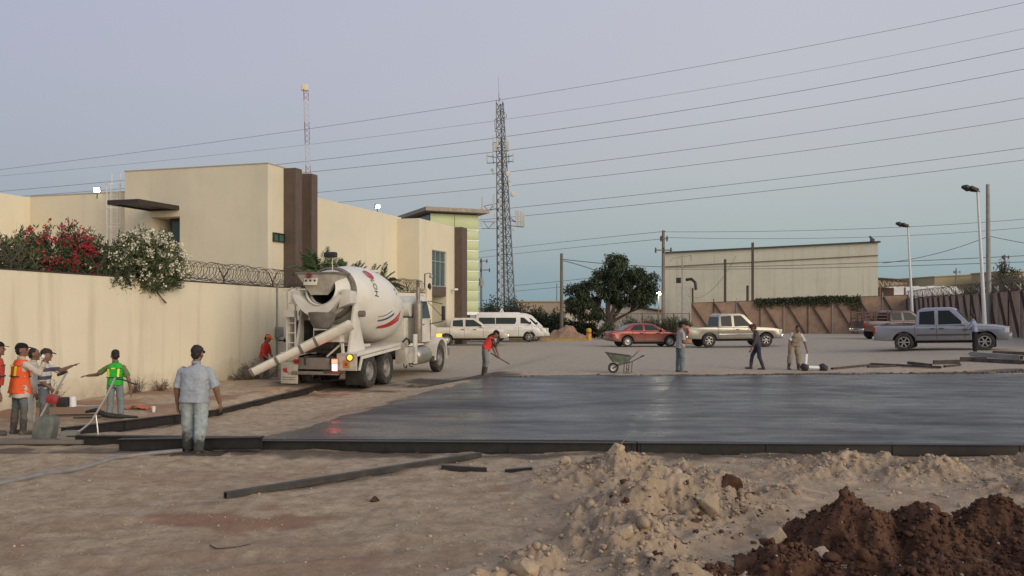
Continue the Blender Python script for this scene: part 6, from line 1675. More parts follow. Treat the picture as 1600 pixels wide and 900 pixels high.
    M4 = Matrix.Translation(o.location) @ Matrix.Rotation(R(rz), 4, 'Z')
    return o, [M4 @ w for _, w, _, _ in wr_ends], [(M4.to_3x3() @ d_) for _, _, d_, _ in wr_ends]

DOWN = ((.12, .02, -1), (.06, .14, -1), .5)
def dn(s_): return ((.13 * s_, .0, -1), (.05 * s_, .16, -1), .5)
STAND = [((.05, .0, -1), (.02, -.03, -1)), ((-.05, .0, -1), (-.02, -.03, -1))]
YSTR = M('reflective_yellow', (.72, .72, .05), .35, var=.1)
EDGE = M('vest_edging', (.02, .018, .018), .8)
BLACKCAP = cloth('black_cap', (.014, .013, .013)); BROWNCAP = cloth('brown_cap', (.045, .035, .028))

# left group
person('person at the left picture edge in a dark shirt and red vest, mostly cut off', -9, 15.4, -60, 1.70, dict(arms=[dn(1), dn(-1)], legs=STAND), cloth('navy_shirt', (.03, .035, .06)), 1.0, cloth('dark_jeans', (.03, .036, .05)), vest=(cloth('red_vest_dull', (.42, .06, .045)), None, EDGE), cap=(BLACKCAP, False), seed=2)
r_, wr1, dr1 = person('person in an orange vest and cream shirt drinking from a white cup', 31, 15.75, -36, 1.68, dict(lean=3, head=(-3, -42), arms=[((.62, .60, -.60), (.30, .35, 1.0), .7, (-.9, .1, .1)), ((-.2, .25, -1), (.3, .6, -.75), .5)], legs=[((.06, .06, -1), (.03, -.06, -1)), ((-.08, -.05, -1), (-.03, -.08, -1))]),
    cloth('cream_shirt', (.52, .45, .37), (.36, .30, .24), .3), 1.9, JEANS, vest=(cloth('orange_vest', (.75, .12, .04)), YSTR, EDGE), cap=(BLACKCAP, False), hem=.13, skirt=1.30, seed=4, vox=.010)
CUPW = M('white_foam', (.75, .74, .70), .7, var=.04)
def cup(p, r, h, label, tilt=None):
    o = MB().lathe([(r * .72, 0), (r, h), (r * 1.08, h), (r * 1.08, h * .96), (r * .98, h * .95), (r * .7, .006), (0, .006)], (0, 0, 0), (0, 0, 1), 18).build('cup', CUPW, None, smooth=40, loc=p)
    if tilt: o.rotation_euler = tilt
    return tag(o, label, 'cup', 'white foam cups')
cup(wr1[0] + dr1[0].normalized() * .085 + Vector((-.035, .06, -.04)), .042, .11, 'white cup held to the mouth of the man in the orange vest', (R(0), R(-60), R(30)))
person('person in white clothes mostly hidden behind the man drinking', 49, 17.6, -70, 1.66, dict(arms=[((.15, .12, -1), (.1, .25, -1), .5), dn(-1)], legs=STAND), cloth('white_tunic', (.55, .51, .44), (.4, .35, .28), .3), 1.9, cloth('white_trousers', (.55, .51, .44)), boots='shoe', hem=.1, seed=6)
STR = cloth('striped_polo', (.5, .48, .46))
def _stripes():
    m = STR; n, l = m.node_tree.nodes, m.node_tree.links; b = n['Principled BSDF']; lk = [x for x in l if x.to_socket == b.inputs['Base Color']][0]; src = lk.from_socket
    tc = n.new('ShaderNodeTexCoord'); sp = n.new('ShaderNodeSeparateXYZ'); l.new(tc.outputs['Object'], sp.inputs[0])
    a = n.new('ShaderNodeMath'); a.operation = 'MULTIPLY'; a.inputs[1].default_value = 6.4; l.new(sp.outputs['Z'], a.inputs[0])
    f_ = n.new('ShaderNodeMath'); f_.operation = 'FRACT'; l.new(a.outputs[0], f_.inputs[0]); g = n.new('ShaderNodeMath'); g.operation = 'GREATER_THAN'; g.inputs[1].default_value = .52; l.new(f_.outputs[0], g.inputs[0])
    l.new(mixc(n, l, g.outputs[0], src, (.085, .075, .10)), b.inputs['Base Color'])
_stripes()
person('person in a striped polo and dark cap pointing to the right', 69, 17.1, -72, 1.64, dict(lean=2, head=(4, -8), arms=[((.12, -.02, -1), (-.45, .75, -.75), .6), ((.30, 1, -.30), (.25, 1, .42), .1, (0, 0, -1))], legs=[((.05, .02, -1), (.03, -.04, -1)), ((-.05, .02, -1), (-.03, -.06, -1))]),
    STR, .95, JEANS, cap=(BROWNCAP, False), seed=8, vox=.010, girth=1.05)
LIME = cloth('olive_tee', (.13, .20, .07))
person('person in a bright green vest with one arm held out to the left', 180, 18.25, 8, 1.63, dict(lean=2, head=(3, 35), arms=[((.42, -.05, -1), (.14, .18, -1), .45), ((-.85, .25, -.62), (-1, .35, -.12), .35, (0, 0, -1))], legs=[((.05, .08, -1), (.02, -.10, -1)), ((-.07, .02, -1), (-.02, -.05, -1))]),
    LIME, .8, cloth('pale_jeans', (.19, .225, .235), (.24, .22, .19), .3), vest=(cloth('green_vest', (.03, .42, .05)), YSTR, EDGE), seed=10, vox=.010, boot_m=M('grey_boot', (.09, .085, .078), .7, var=.2, dirt=(.2, .17, .13), dirt_amt=.6))
SPAT = (.075, .07, .062)
person('heavy-set person in a grey-blue shirt and pale mud-splashed jeans walking away', 304, 13.35, -4, 1.71, dict(lean=4, side=1, head=(8, 0), wide=1.12, arms=[((.42, .10, -1), (.14, .30, -1), .6), ((-.36, -.05, -1), (-.02, .14, -1), .6)], legs=[((.05, -.10, -1), (.0, -.22, -1)), ((-.05, .14, -1), (-.02, .02, -1))]),
    cloth('grey_blue_shirt', (.33, .36, .40), (.17, .17, .17), .35, 7), .98, cloth('pale_muddy_jeans', (.33, .38, .385), SPAT, .55, 2.6), boots='shoe', cap=(BROWNCAP, False), girth=1.32, hem=.06, skirt=1.0, seed=12, vox=.010, boot_m=M('muddy_shoe', (.05, .045, .04), .9, dirt=(.12, .1, .08)))
def _mud(m, zlo, zhi, col):
    n, l = m.node_tree.nodes, m.node_tree.links; b = n['Principled BSDF']; src = [x for x in l if x.to_socket == b.inputs['Base Color']][0].from_socket
    tc = n.new('ShaderNodeTexCoord'); sp = n.new('ShaderNodeSeparateXYZ'); l.new(tc.outputs['Object'], sp.inputs[0])
    nz = N(n, 'ShaderNodeTexNoise', Scale=5.0, Detail=6, Roughness=.7); l.new(tc.outputs['Object'], nz.inputs['Vector'])
    r1 = n.new('ShaderNodeMapRange'); l.new(sp.outputs['Z'], r1.inputs[0])
    for i, v in enumerate((zlo, zhi, .75, -.15)): r1.inputs[i + 1].default_value = v
    ad = n.new('ShaderNodeMath'); ad.operation = 'ADD'; l.new(r1.outputs[0], ad.inputs[0]); l.new(nz.outputs['Fac'], ad.inputs[1])
    r2 = n.new('ShaderNodeMapRange'); l.new(ad.outputs[0], r2.inputs[0])
    for i, v in enumerate((.72, .95, 0, .9)): r2.inputs[i + 1].default_value = v
    l.new(mixc(n, l, r2.outputs[0], src, col), b.inputs['Base Color'])
_mud(_M['pale_muddy_jeans'], .02, .62, (.036, .032, .027)); _mud(JEANS, .25, .7, (.13, .115, .09))
# by the truck
ORNG = cloth('orange_cap', (.70, .14, .03))
person('person in a red shirt and orange cap leaning by the wall behind the chute', 412, 28.0, -105, 1.62, dict(lean=10, head=(22, 10), arms=[((.2, .15, -1), (-.3, .8, -.8), .6), ((-.2, .2, -1), (.3, .8, -.8), .6)], legs=[((.05, .12, -1), (.02, -.22, -1)), ((-.05, .22, -1), (-.02, -.12, -1))]),
    cloth('red_shirt', (.46, .04, .03)), .95, cloth('grey_trousers', (.16, .145, .125)), boots='shoe', cap=(ORNG, False), seed=14, vox=.012, boot_m=M('pale_shoe', (.4, .37, .33), .8))
r_, wr2, dr2 = person('person in a red vest bending over a short plank at the slab corner', 758, 27.9, -72, 1.60, dict(lean=34, head=(38, -10), arms=[((.1, .42, -1), (.02, .30, -1), .7), ((-.1, .40, -1), (.1, .42, -1), .7)], legs=[((.05, .10, -1), (.02, -.16, -1)), ((-.05, .04, -1), (-.02, -.12, -1))]),
    cloth('dark_brown_shirt', (.07, .05, .045)), .95, cloth('faded_jeans', (.20, .215, .20), (.26, .23, .19), .5), vest=(cloth('red_vest', (.62, .055, .04)), None, cloth('red_vest', (.62, .055, .04))), cap=(BLACKCAP, False), seed=16, vox=.012)
mid = (wr2[0] + wr2[1]) / 2 + Vector((.02, -.02, -.09))
tag(MB().bar(mid + Vector((-.22, 0, .13)), mid + Vector((.40, .02, -.24)), .16, .035).build('wood_float', M('float_wood', (.10, .065, .04), .8, var=.25)), 'short dark wooden float held by the man in the red vest', 'tool')
# far edge of the slab
person('person in a grey tee and backwards dark cap standing at the far slab edge', 1063, 29.0, -78, 1.74, dict(lean=3, head=(8, 0), arms=[((.12, .05, -1), (-.25, 1, -.15), .6), ((-.15, .2, -1), (.3, 1, -.2), .6)], legs=[((.07, .04, -1), (.02, -.05, -1)), ((-.08, -.04, -1), (-.03, -.04, -1))], wide=1.12),
    cloth('grey_tee', (.36, .345, .32), (.25, .23, .2), .4), .8, cloth('worn_jeans', (.15, .18, .19), (.24, .22, .2), .4), boots='shoe', cap=(BLACKCAP, True), hem=.06, skirt=1.08, girth=1.08, seed=18, vox=.012)
person('person in a dark purple shirt and jeans striding to the left', 1184, 30.3, 82, 1.68, dict(lean=9, head=(30, 0), arms=[((.1, -.25, -1), (.05, .05, -1), .5), ((-.1, .25, -1), (-.05, .5, -1), .5)], legs=[((.03, .52, -1), (.02, .10, -1)), ((-.03, -.10, -1), (-.02, -.38, -1))], toe_drop=[.2, 1]),
    cloth('purple_shirt', (.075, .06, .075)), 1.7, cloth('indigo_jeans', (.035, .042, .065)), cap=(cloth('maroon_cap', (.10, .04, .035)), False), seed=20, vox=.012, hem=.05, boot_m=M('brown_boot', (.06, .04, .032), .8))
KHAKI = cloth('khaki_drill', (.30, .245, .18), (.2, .16, .12), .4)
r_, wr3, dr3 = person('person in a white tee and khaki overalls reaching down beside the slab', 1241, 30.2, 178, 1.66, dict(lean=16, side=-8, head=(46, -10), wide=1.25, arms=[((.28, .02, -1), (.1, .12, -1), .5), ((-.40, .20, -1), (-.18, .25, -1), .4)], legs=[((.16, .12, -1), (.10, -.14, -1)), ((-.14, .10, -1), (-.03, -.14, -1))]),
    cloth('white_tee', (.52, .50, .45), (.35, .31, .26), .4), .85, KHAKI, seed=22, vox=.012, girth=1.08, vest=(KHAKI, None, KHAKI))
person('person in a pale blue shirt and dark trousers leaning on the blue-silver pickup', 1523, 35.0, 48, 1.68, dict(lean=8, head=(10, -10), arms=[((.25, .5, -.9), (-.1, .9, -.3), .4), ((-.2, .55, -.9), (.1, .9, -.1), .4)], legs=STAND),
    cloth('pale_blue_shirt', (.24, .27, .36)), 1.4, cloth('black_trousers', (.016, .016, .019)), boots='shoe', seed=24, vox=.012, hem=.0)
# ================================================================ plants
def leafmat(name, col, var=.35, scale=2.0, rough=.6):
    if name in _M: return _M[name]
    m = bpy.data.materials.new(name); m.use_nodes = True
    n, l = m.node_tree.nodes, m.node_tree.links; b = n['Principled BSDF']
    g = n.new('ShaderNodeNewGeometry'); tc = n.new('ShaderNodeTexCoord')
    nz = N(n, 'ShaderNodeTexNoise', Scale=scale, Detail=4); l.new(tc.outputs['Object'], nz.inputs['Vector'])
    ad = n.new('ShaderNodeMath'); ad.operation = 'ADD'; l.new(g.outputs['Random Per Island'], ad.inputs[0]); l.new(nz.outputs['Fac'], ad.inputs[1])
    mr = n.new('ShaderNodeMapRange'); mr.inputs[1].default_value = .3; mr.inputs[2].default_value = 1.5; l.new(ad.outputs[0], mr.inputs[0])
    l.new(mixc(n, l, mr.outputs[0], tuple(c * (1 - var) for c in col), tuple(min(1, c * (1 + var)) for c in col)), b.inputs['Base Color'])
    b.inputs['Roughness'].default_value = rough; b.inputs['Specular IOR Level'].default_value = .3
    b.inputs['Transmission Weight'].default_value = 0
    _M[name] = m; return m
def unit(a): return a / np.maximum(1e-9, np.linalg.norm(a, axis=-1, keepdims=True))
def leaf_mesh(name, P, D, L, W, m, parent, droop=.15):
    """one folded blade per leaf"""
    n = len(P); D = unit(D); r = rng.normal(size=(n, 3)); S = unit(np.cross(D, r)); Nn = np.cross(S, D)
    L = np.broadcast_to(np.asarray(L, float).reshape(-1, 1), (n, 1)); W = np.broadcast_to(np.asarray(W, float).reshape(-1, 1), (n, 1))
    mid = P + D * L * .45 + np.array([0, 0, 1.0]) * (-droop * L * .2)
    tip = P + D * L + np.array([0, 0, -1.0]) * droop * L
    V = np.stack([P, mid + S * W * .5 + Nn * W * .15, tip, mid - S * W * .5 + Nn * W * .15], 1).reshape(-1, 3)
    f = np.arange(4 * n).reshape(-1, 4)
    o = link(name, np_mesh(name, V, f, 4), m, parent); o['kind'] = 'stuff'
    return o
def shell(n, rad, up=.2, low=-.75):
    d = unit(rng.normal(size=(n * 3, 3))); d = d[d[:, 2] > low][:n]
    return d * np.array(rad)
def bush(name, label, loc, rad, nst, nl, L, W, m, cat='shrub', base=-.9, grp=None, flowers=None, spread=.35, rotz=0.0, droop=.15, stem_r=.012, inner=.3):
    o = thing(name, label, cat, loc, rotz, grp); nst = int(nst)
    tips = shell(nst, rad) * rng.uniform(.72, 1.12, (nst, 1)); tips += rng.normal(0, .06, tips.shape) * np.array(rad)
    root = np.stack([rng.normal(0, rad[0] * .25, nst), rng.normal(0, rad[1] * .35, nst), np.full(nst, base * rad[2])], 1)
    si = rng.integers(0, nst, nl); t = inner + (1 - inner) * rng.random(nl) ** .6
    bow = np.array([0, 0, .35 * rad[2]])
    c = root[si] * (1 - t)[:, None] + tips[si] * t[:, None] + bow * (t * (1 - t))[:, None]
    P = c + rng.normal(0, spread * .25, (nl, 3)) * np.array(rad) * .6
    D = unit(tips[si] - root[si]) * .8 + rng.normal(0, .55, (nl, 3)) + np.array([0, 0, .15])
    leaf_mesh('foliage', P, D, L * rng.uniform(.7, 1.25, nl), W * rng.uniform(.7, 1.25, nl), m, o, droop)
    mb = MB()
    for k in [i for i in range(nst) if tips[i][2] > -.1 * rad[2]][:26]:
        a, b = Vector(root[k]), Vector(tips[k]); mb.tube([a, (a + b) / 2 + Vector(bow) * .25, a.lerp(b, .92)], [stem_r * 1.6, stem_r, stem_r * .5], 5)
    s_ = mb.build('stems', M('stem_bark', (.10, .075, .05), .9), o); s_['kind'] = 'stuff'
    if flowers:
        for nm, nf, fs, fm, keep in flowers:
            k = rng.integers(0, nst, nf * 3); q = tips[k]; ok = keep(q); q = q[ok][:nf]
            q = q * rng.uniform(.98, 1.12, (len(q), 1)) + rng.normal(0, .05, q.shape)
            pet = 9; PP = np.repeat(q, pet, 0) + rng.normal(0, fs * .55, (len(q) * pet, 3)); DD = rng.normal(size=PP.shape) + unit(np.repeat(q, pet, 0))
            leaf_mesh(nm, PP, DD, fs * rng.uniform(.8, 1.3, len(PP)), fs * .85, fm, o, .0)
    return o
OLE = leafmat('oleander_leaf', (.060, .080, .038), .5); OLE2 = leafmat('oleander_leaf_pale', (.085, .105, .050), .45)
RFL = leafmat('red_blossom', (.36, .022, .045), .35); WFL = leafmat('white_blossom', (.68, .64, .50), .15); PFL = leafmat('pink_blossom', (.45, .24, .20), .3)
def behind_wall(px, x, z):
    s = wall_s(px, x); P = WA + D1 * s + NN * x; return (P.x, P.y, z)
allq = lambda q: np.ones(len(q), bool)
GRP = 'oleanders growing behind the cream wall'
bush('oleander_shrub', 'sparse green shrub with pale blooms at the left picture edge above the wall', behind_wall(14, -.85, 3.3), (.6, .8, .82), 80, 4600, .20, .034, OLE2, base=-1.4, grp=GRP, rotz=RZ, flowers=[('pale_flowers', 26, .035, PFL, allq)])
bush('oleander_shrub', 'oleander covered in crimson red flowers above the wall', behind_wall(92, -.95, 3.38), (.75, 1.3, 1.0), 210, 15000, .17, .034, OLE, base=-1.3, grp=GRP, rotz=RZ, flowers=[('red_flowers', 300, .055, RFL, lambda q: (q[:, 0] > -.1)), ('pale_flowers', 40, .04, PFL, lambda q: q[:, 1] < -.3)])
bush('oleander_shrub', 'rounded green shrub with a few pale blooms right of the red oleander', behind_wall(143, -.8, 3.40), (.6, .7, .95), 120, 8000, .17, .034, OLE, base=-1.4, grp=GRP, rotz=RZ, flowers=[('white_flowers', 50, .05, WFL, lambda q: q[:, 0] > -.1)])
bush('oleander_shrub', 'small dark shrub low between the red and white oleanders', behind_wall(170, -.4, 3.08), (.45, .8, .66), 80, 5000, .16, .034, OLE, base=-1.4, grp=GRP, rotz=RZ, flowers=[('white_flowers', 26, .05, WFL, lambda q: q[:, 0] > -.1)])
bush('oleander_shrub', 'large oleander full of white flowers spilling over the wall', behind_wall(226, -.36, 3.5), (.85, 1.25, .98), 300, 20000, .18, .034, OLE2, base=-1.1, grp=GRP, rotz=RZ, flowers=[('white_flowers', 330, .058, WFL, lambda q: (q[:, 0] > -.05) & (q[:, 2] > -.6))])

# areca palms behind the wall, above the mixer
PALM = leafmat('palm_leaf', (.055, .095, .032), .4)
def palm(label, loc, nf, L, up=1.0, lw=.045):
    o = thing('areca_palm', label, 'palm', loc, 0, 'palms behind the cream wall'); P = []; D = []; LL = []; mb = MB()
    for k in range(nf):
        a = rng.uniform(0, 2 * math.pi); el_ = rng.uniform(.5, 1.3); d = Vector((math.cos(a) * math.cos(el_), math.sin(a) * math.cos(el_), math.sin(el_) * up)); l_ = L * rng.uniform(.7, 1.1)
        pts = []
        for i in range(13):
            t = i / 12; p_ = d * l_ * t + Vector((0, 0, -.55 * l_ * t * t * math.cos(el_) * 1.2)); pts.append(p_)
        mb.tube(pts, [.016 - .012 * i / 12 for i in range(13)], 4)
        for i in range(2, 12):
            tg = (pts[i + 1] - pts[i - 1]).normalized(); sd_ = tg.cross(Vector((0, 0, 1))).normalized()
            for q in range(2):
                for sg in (-1, 1):
                    pp = pts[i].lerp(pts[i + 1], q * .5); P.append(pp); D.append(sd_ * sg + tg * .9 + Vector((0, 0, .15))); LL.append(.42 * L / 1.6 * math.sin(math.pi * (i / 12) ** .7) + .08)
    f_ = leaf_mesh('fronds', np.array(P), np.array(D), np.array(LL), lw, PALM, o, .35); s_ = mb.build('stalks', M('palm_stalk', (.16, .17, .06), .7), o); s_['kind'] = 'stuff'
    MB().tube([(0, 0, -1.5), (0, 0, .1)], [.09, .06], 8).build('trunk', M('palm_trunk', (.15, .13, .09), .9), o)
for px, x, z, L, lab in ((497, -1.0, 3.5, 1.7, 'leftmost areca palm beside the brown fins, fronds standing tallest'), (522, -1.6, 3.35, 1.5, 'areca palm just behind the mixer hopper'), (548, -1.2, 3.3, 1.5, 'areca palm in the middle of the row above the mixer drum'), (572, -1.2, 3.25, 1.5, 'areca palm behind the top of the mixer drum'), (592, -1.0, 3.2, 1.6, 'rightmost areca palm drooping over the wall beyond the drum')):
    palm(lab, behind_wall(px, x, z), 26, L)
# hedge strip beneath them
# big dark tree
BARK = M('tree_bark', (.06, .045, .034), .95, var=.3, scale=6, bump=.02, bscale=14)
def tree(label, px, Y, lobes, trunk_px, nl, ls, m, grp=None, dens=.55, drp=.5, name='shade_tree'):
    b = on(trunk_px, Y); k = F / Y; o = thing(name, label, 'tree', b, 0, grp); P = []; mb = MB()
    def loc(px_, py_, dy): return np.array([(px_ - trunk_px) / k, dy, wz(py_, Y) - b.z])
    fork = np.array([.1, 0, 1.3]); mb.tube([(0, 0, -.3), (-.1, 0, .6), tuple(fork)], [.36, .28, .24], 9)
    tot = sum(l[3] * l[4] for l in lobes)
    for px_, py_, dy, rx, rz_, ry in lobes:
        c = loc(px_, py_, dy); rad = np.array([rx / k, ry, rz_ / k]); n = int(nl * rx * rz_ / tot); nc = max(14, n // 130)
        cl_ = unit(rng.normal(size=(nc, 3))) * rng.uniform(.45, 1.0, (nc, 1)) ** .5 * rad + c
        cr_ = rng.uniform(.35, .75, nc)
        i = rng.integers(0, nc, n); q = unit(rng.normal(size=(n, 3))) * (rng.random((n, 1)) ** .45) * cr_[i][:, None] * np.array([1, 1, .7]); P.append(cl_[i] + q)
        mid = (fork + c) / 2 + rng.normal(0, .25, 3)
        mb.tube([tuple(fork), tuple(mid), tuple(c)], [.17, .11, .05], 6)
        for j in range(7):
            e_ = cl_[rng.integers(0, nc)]; mb.tube([tuple(mid), tuple((mid + e_) / 2 + rng.normal(0, .2, 3)), tuple(e_)], [.07, .045, .015], 5)
    P = np.concatenate(P); D = rng.normal(size=P.shape) + np.array([0, 0, -.35])
    mb.build('trunk', BARK, o, smooth=60); leaf_mesh('crown', P, D, ls * rng.uniform(.7, 1.3, len(P)), ls * .42, m, o, drp)
    return o
DKLEAF = leafmat('dark_tree_leaf', (.042, .055, .026), .55, .5)
tree('large dark round-crowned tree left of the warehouse', 955, 76, [(975, 426, 0, 32, 25, 2.0), (995, 447, -.3, 25, 25, 1.8), (958, 445, .3, 26, 24, 2.0), (924, 456, 0, 23, 22, 1.7), (903, 470, .3, 16, 22, 1.2), (1010, 460, .2, 13, 20, 1.1), (922, 486, -.3, 20, 15, 1.2), (980, 466, .1, 20, 12, 1.2), (962, 408, .1, 15, 9, 1.1), (1020, 434, .1, 6, 8, .6), (940, 425, .1, 10, 9, .7), (893, 452, .2, 8, 8, .6)], 949, 24000, .25, DKLEAF)
SCR = leafmat('scrub_leaf', (.038, .050, .024), .5, .8); SCR2 = leafmat('scrub_leaf_pale', (.075, .085, .045), .4, .8)
GS = 'scrub bushes beyond the lot'
for px, Y, py, w, lab in ((765, 92, 470, 24, 'dark bush left of the radio tower foot'), (788, 96, 466, 22, 'dark bush just behind the radio tower legs'), (815, 90, 478, 24, 'round bush right of the radio tower above the van'), (838, 86, 484, 24, 'low bush above the nose of the white van'), (862, 84, 487, 22, 'low bush left of the bare wooden pole'), (893, 80, 500, 20, 'low dark bush under the left of the big tree'), (918, 78, 505, 18, 'low bush beneath the tree beside the yellow bollard')):
    k = F / Y; b = on(px, Y); zt = wz(py, Y) - b.z
    bush('scrub_bush', lab, (b.x, b.y, b.z + zt * .5), (w / k, 1.6, zt * .56), 60, 3000, .30, .13, SCR, base=-.95, grp=GS, spread=.8, stem_r=.03, inner=.2)
for px, Y, py, w, lab in ((950, 70.5, 503, 16, 'weedy clump behind the boot of the red car'), (985, 70.6, 497, 18, 'weedy clump behind the red car roof'), (1015, 70.7, 495, 18, 'taller weeds behind the bonnet of the red car'), (1048, 70.5, 496, 16, 'weeds at the foot of the crossarm pole'), (1068, 71, 499, 12, 'weeds left of the champagne pickup tail')):
    k = F / Y; b = on(px, Y); zt = wz(py, Y) - b.z
    bush('weed_clump', lab, (b.x, b.y, b.z + zt * .45), (w / k, .7, zt * .55), 70, 2200, .34, .05, SCR2, base=-.9, grp='weeds along the wire fence', spread=.7, stem_r=.015, inner=.1)
# creeper on the back wall
bw = math.atan2(D2.y, D2.x)
for a0, a1, lab, n_ in ((1180, 1235, 'creeper hanging over the top of the back wall behind the champagne pickup', 1500), (1236, 1300, 'creeper spreading down the middle of the braced back wall', 2600), (1301, 1345, 'thin creeper low on the back wall behind the maroon truck', 900)):
    o = thing('wall_creeper', lab, 'creeper', (CORN.x, CORN.y, 0), bw, 'creepers on the back wall')
    u0, u1 = corner_line(a1, D2), corner_line(a0, D2); x = rng.uniform(u0, u1, n_); tz = 3.8 + (2.82 - 3.8) * x / back_L
    dp = np.abs(rng.normal(0, .42, n_)) + 2.4 * (rng.random(n_) ** 2) * np.clip(fbm(x * .6, x * 0 + 3, 3, 91) + .35, 0, 1) * (1 if a0 > 1200 else .4)
    P = np.stack([x, .16 + np.abs(rng.normal(0, .12, n_)), tz + .25 - dp], 1); leaf_mesh('foliage', P, rng.normal(size=P.shape) + np.array([0, .6, -.3]), .26, .16, SCR2, o, .3)
# thin tree and grey bushes beyond the right wall
Y = 66; b = on(1578, Y); k = F / Y
bush('grey_bush', 'grey-green bush behind the right wall top at the picture edge', (b.x, b.y, wz(444, Y)), (1.6, 1.2, .75), 60, 2400, .22, .06, leafmat('grey_leaf', (.11, .115, .085), .3), base=-1.2, grp='bushes beyond the right wall', spread=.7)
bush('grey_bush', 'low grey bush beside the bare concrete pole behind the right wall', (wx(1542, 70), 70, wz(452, 70)), (1.5, 1.0, .6), 50, 1600, .22, .06, _M['grey_leaf'], base=-1.2, grp='bushes beyond the right wall', spread=.7)
tree('thin straggly tree rising behind the right wall', 1572, 72, [(1570, 416, 0, 7, 8, .4), (1580, 428, .2, 12, 8, .7), (1562, 432, 0, 8, 5, .4), (1572, 440, 0, 10, 6, .5)], 1574, 700, .22, leafmat('thin_tree_leaf', (.075, .07, .04), .4), name='thin_tree')
# dry weeds at the foot of the long wall
DRY = leafmat('dry_weed', (.16, .12, .075), .35); GRN = leafmat('green_weed', (.11, .14, .06), .35)
for px, x, r_, nl, m, lab in ((390, .35, (.55, .9, .45), 1100, DRY, 'dry twiggy weeds at the wall foot by the end of the chute'), (365, .3, (.4, .6, .3), 600, DRY, 'smaller dry weeds left of the chute end'), (52, .4, (.35, .5, .42), 500, GRN, 'green weed by the wall behind the striped polo'), (238, .3, (.22, .3, .2), 260, DRY, 'tuft of dry weed by the wall near the white cup'), (205, .2, (.2, .3, .28), 160, DRY, 'thin dry stalks by the wall right of the green vest')):
    s = wall_s(px); P_ = WA + D1 * s + NN * x; g_ = float(ground_z(np.array([P_.x]), np.array([P_.y]))[0])
    bush('weed_clump', lab, (P_.x, P_.y, g_ + r_[2] * .6), r_, 46, nl, .13, .012, m, base=-.9, grp='weeds at the foot of the cream wall', spread=.4, rotz=RZ, stem_r=.006, inner=.1)
# ================================================================ site clutter
def gtop(x, y): return float(top_z(np.array([x]), np.array([y]))[0])
FORM = M('oily_form_steel', (.016, .014, .013), .5, var=.35, scale=5, dirt=(.05, .042, .034), dirt_amt=.4, dirt_scale=6)
def beam(name, label, p, q, w, h, m=FORM, cat='beam', grp='steel forms and beams', hollow=False, lip=False):
    """steel section lying on the ground; p and q are its bottom centre ends"""
    p, q = Vector(p), Vector(q); d = (q - p).normalized(); L = (q - p).length
    o = thing(name, label, cat, p, 0, grp); x = Vector((0, 0, 1)).cross(d).normalized(); u = d.cross(x) if False else Vector((0, 0, 1)); u = (u - d * u.dot(d)).normalized()
    mb = MB(); t = .012
    f = lambda a, b: [x * a + u * b, x * a + u * b + d * L]
    def plate(a0, b0, a1, b1): mb.add([x * a0 + u * b0, x * a1 + u * b0, x * a1 + u * b1, x * a0 + u * b1, x * a0 + u * b0 + d * L, x * a1 + u * b0 + d * L, x * a1 + u * b1 + d * L, x * a0 + u * b1 + d * L], [(0, 3, 2, 1), (4, 5, 6, 7), (0, 1, 5, 4), (1, 2, 6, 5), (2, 3, 7, 6), (3, 0, 4, 7)])
    if hollow:
        plate(-w / 2, 0, w / 2, t); mb.build('bottom_plate', m, o); mb = MB(); plate(-w / 2, h - t, w / 2, h); mb.build('top_plate', m, o)
        for s_ in (-1, 1): mb = MB(); plate(s_ * (w / 2) - (t if s_ > 0 else 0), t + .001, s_ * (w / 2) + (0 if s_ > 0 else t), h - t - .001); mb.build('side_plate', m, o)
    else:                                              # channel form: web, top and bottom flange
        plate(-w / 2, 0, w / 2, t); mb.build('bottom_flange', m, o); mb = MB(); plate(-w / 2, h - t, w / 2, h); mb.build('top_flange', m, o)
        mb = MB(); plate(-w * .12, t + .001, w * .12, h - t - .001); mb.build('web', m, o)
        n = max(2, int(L / 1.5))
        for k in range(n + 1):
            mb = MB(); c = d * (L * k / n * .98 + .01 * L); mb.box(c + u * h / 2, (.02, w * .42, h - 2 * t - .004), Matrix((d, x, u)).transposed()); mb.build('stiffener', m, o)
    return o
A, B = Vector((-4.03, 13.76 - .10, 0)), Vector((26, 12.75 - .10, 0)); L = (B - A).length; dd = (B - A) / L
k = 0; s0 = 0.0
names = ['steel form rail along the left third of the slab front edge', 'steel form rail along the middle of the slab front edge', 'steel form rail along the slab front edge behind the right mounds', 'steel form rail along the slab front edge running off to the right', 'steel form rail on the slab front beyond the right picture edge']
for k in range(5):
    a, b = A + dd * (L * k / 5 + .01), A + dd * (L * (k + 1) / 5 - .01)
    beam('form_rail', names[k], a + Vector((0, 0, gtop(a.x, a.y) - .03)), b + Vector((0, 0, gtop(b.x, b.y) - .03)), .14, .185, cat='form rail')
def gb(px, Y, dz=0.0): X = wx(px, Y); return Vector((X, Y, gtop(X, Y) + dz))
beam('form_rail', 'low form rail continuing left from the slab corner behind the heavy-set man', gb(108, 14.25, -.02), gb(415, 13.95, -.02), .14, .19, cat='form rail')
beam('steel_beam', 'thick black beam lying beside the heavy-set man with its end by the slab corner', gb(187, 13.62, -.01), gb(410, 13.42, .05), .17, .19)
beam('form_rail', 'long dark form rail slanting back from the left workers to under the mixer truck', gb(96, 15.2, -.04), gb(340, 20.0, -.04), .14, .2, cat='form rail')
beam('form_rail', 'far length of the slanting form rail leading under the mixer truck', gb(342, 20.05, -.04), gb(548, 27.4, -.04), .14, .2, cat='form rail')
beam('square_tube', 'long grey hollow square tube lying across the dirt in the foreground', gb(352, 10.2, 0), gb(750, 13.0, .02), .09, .078, M('grey_tube', (.045, .042, .038), .55, .2, var=.3, scale=4, dirt=(.13, .11, .085), dirt_amt=.45), cat='tube', hollow=True)
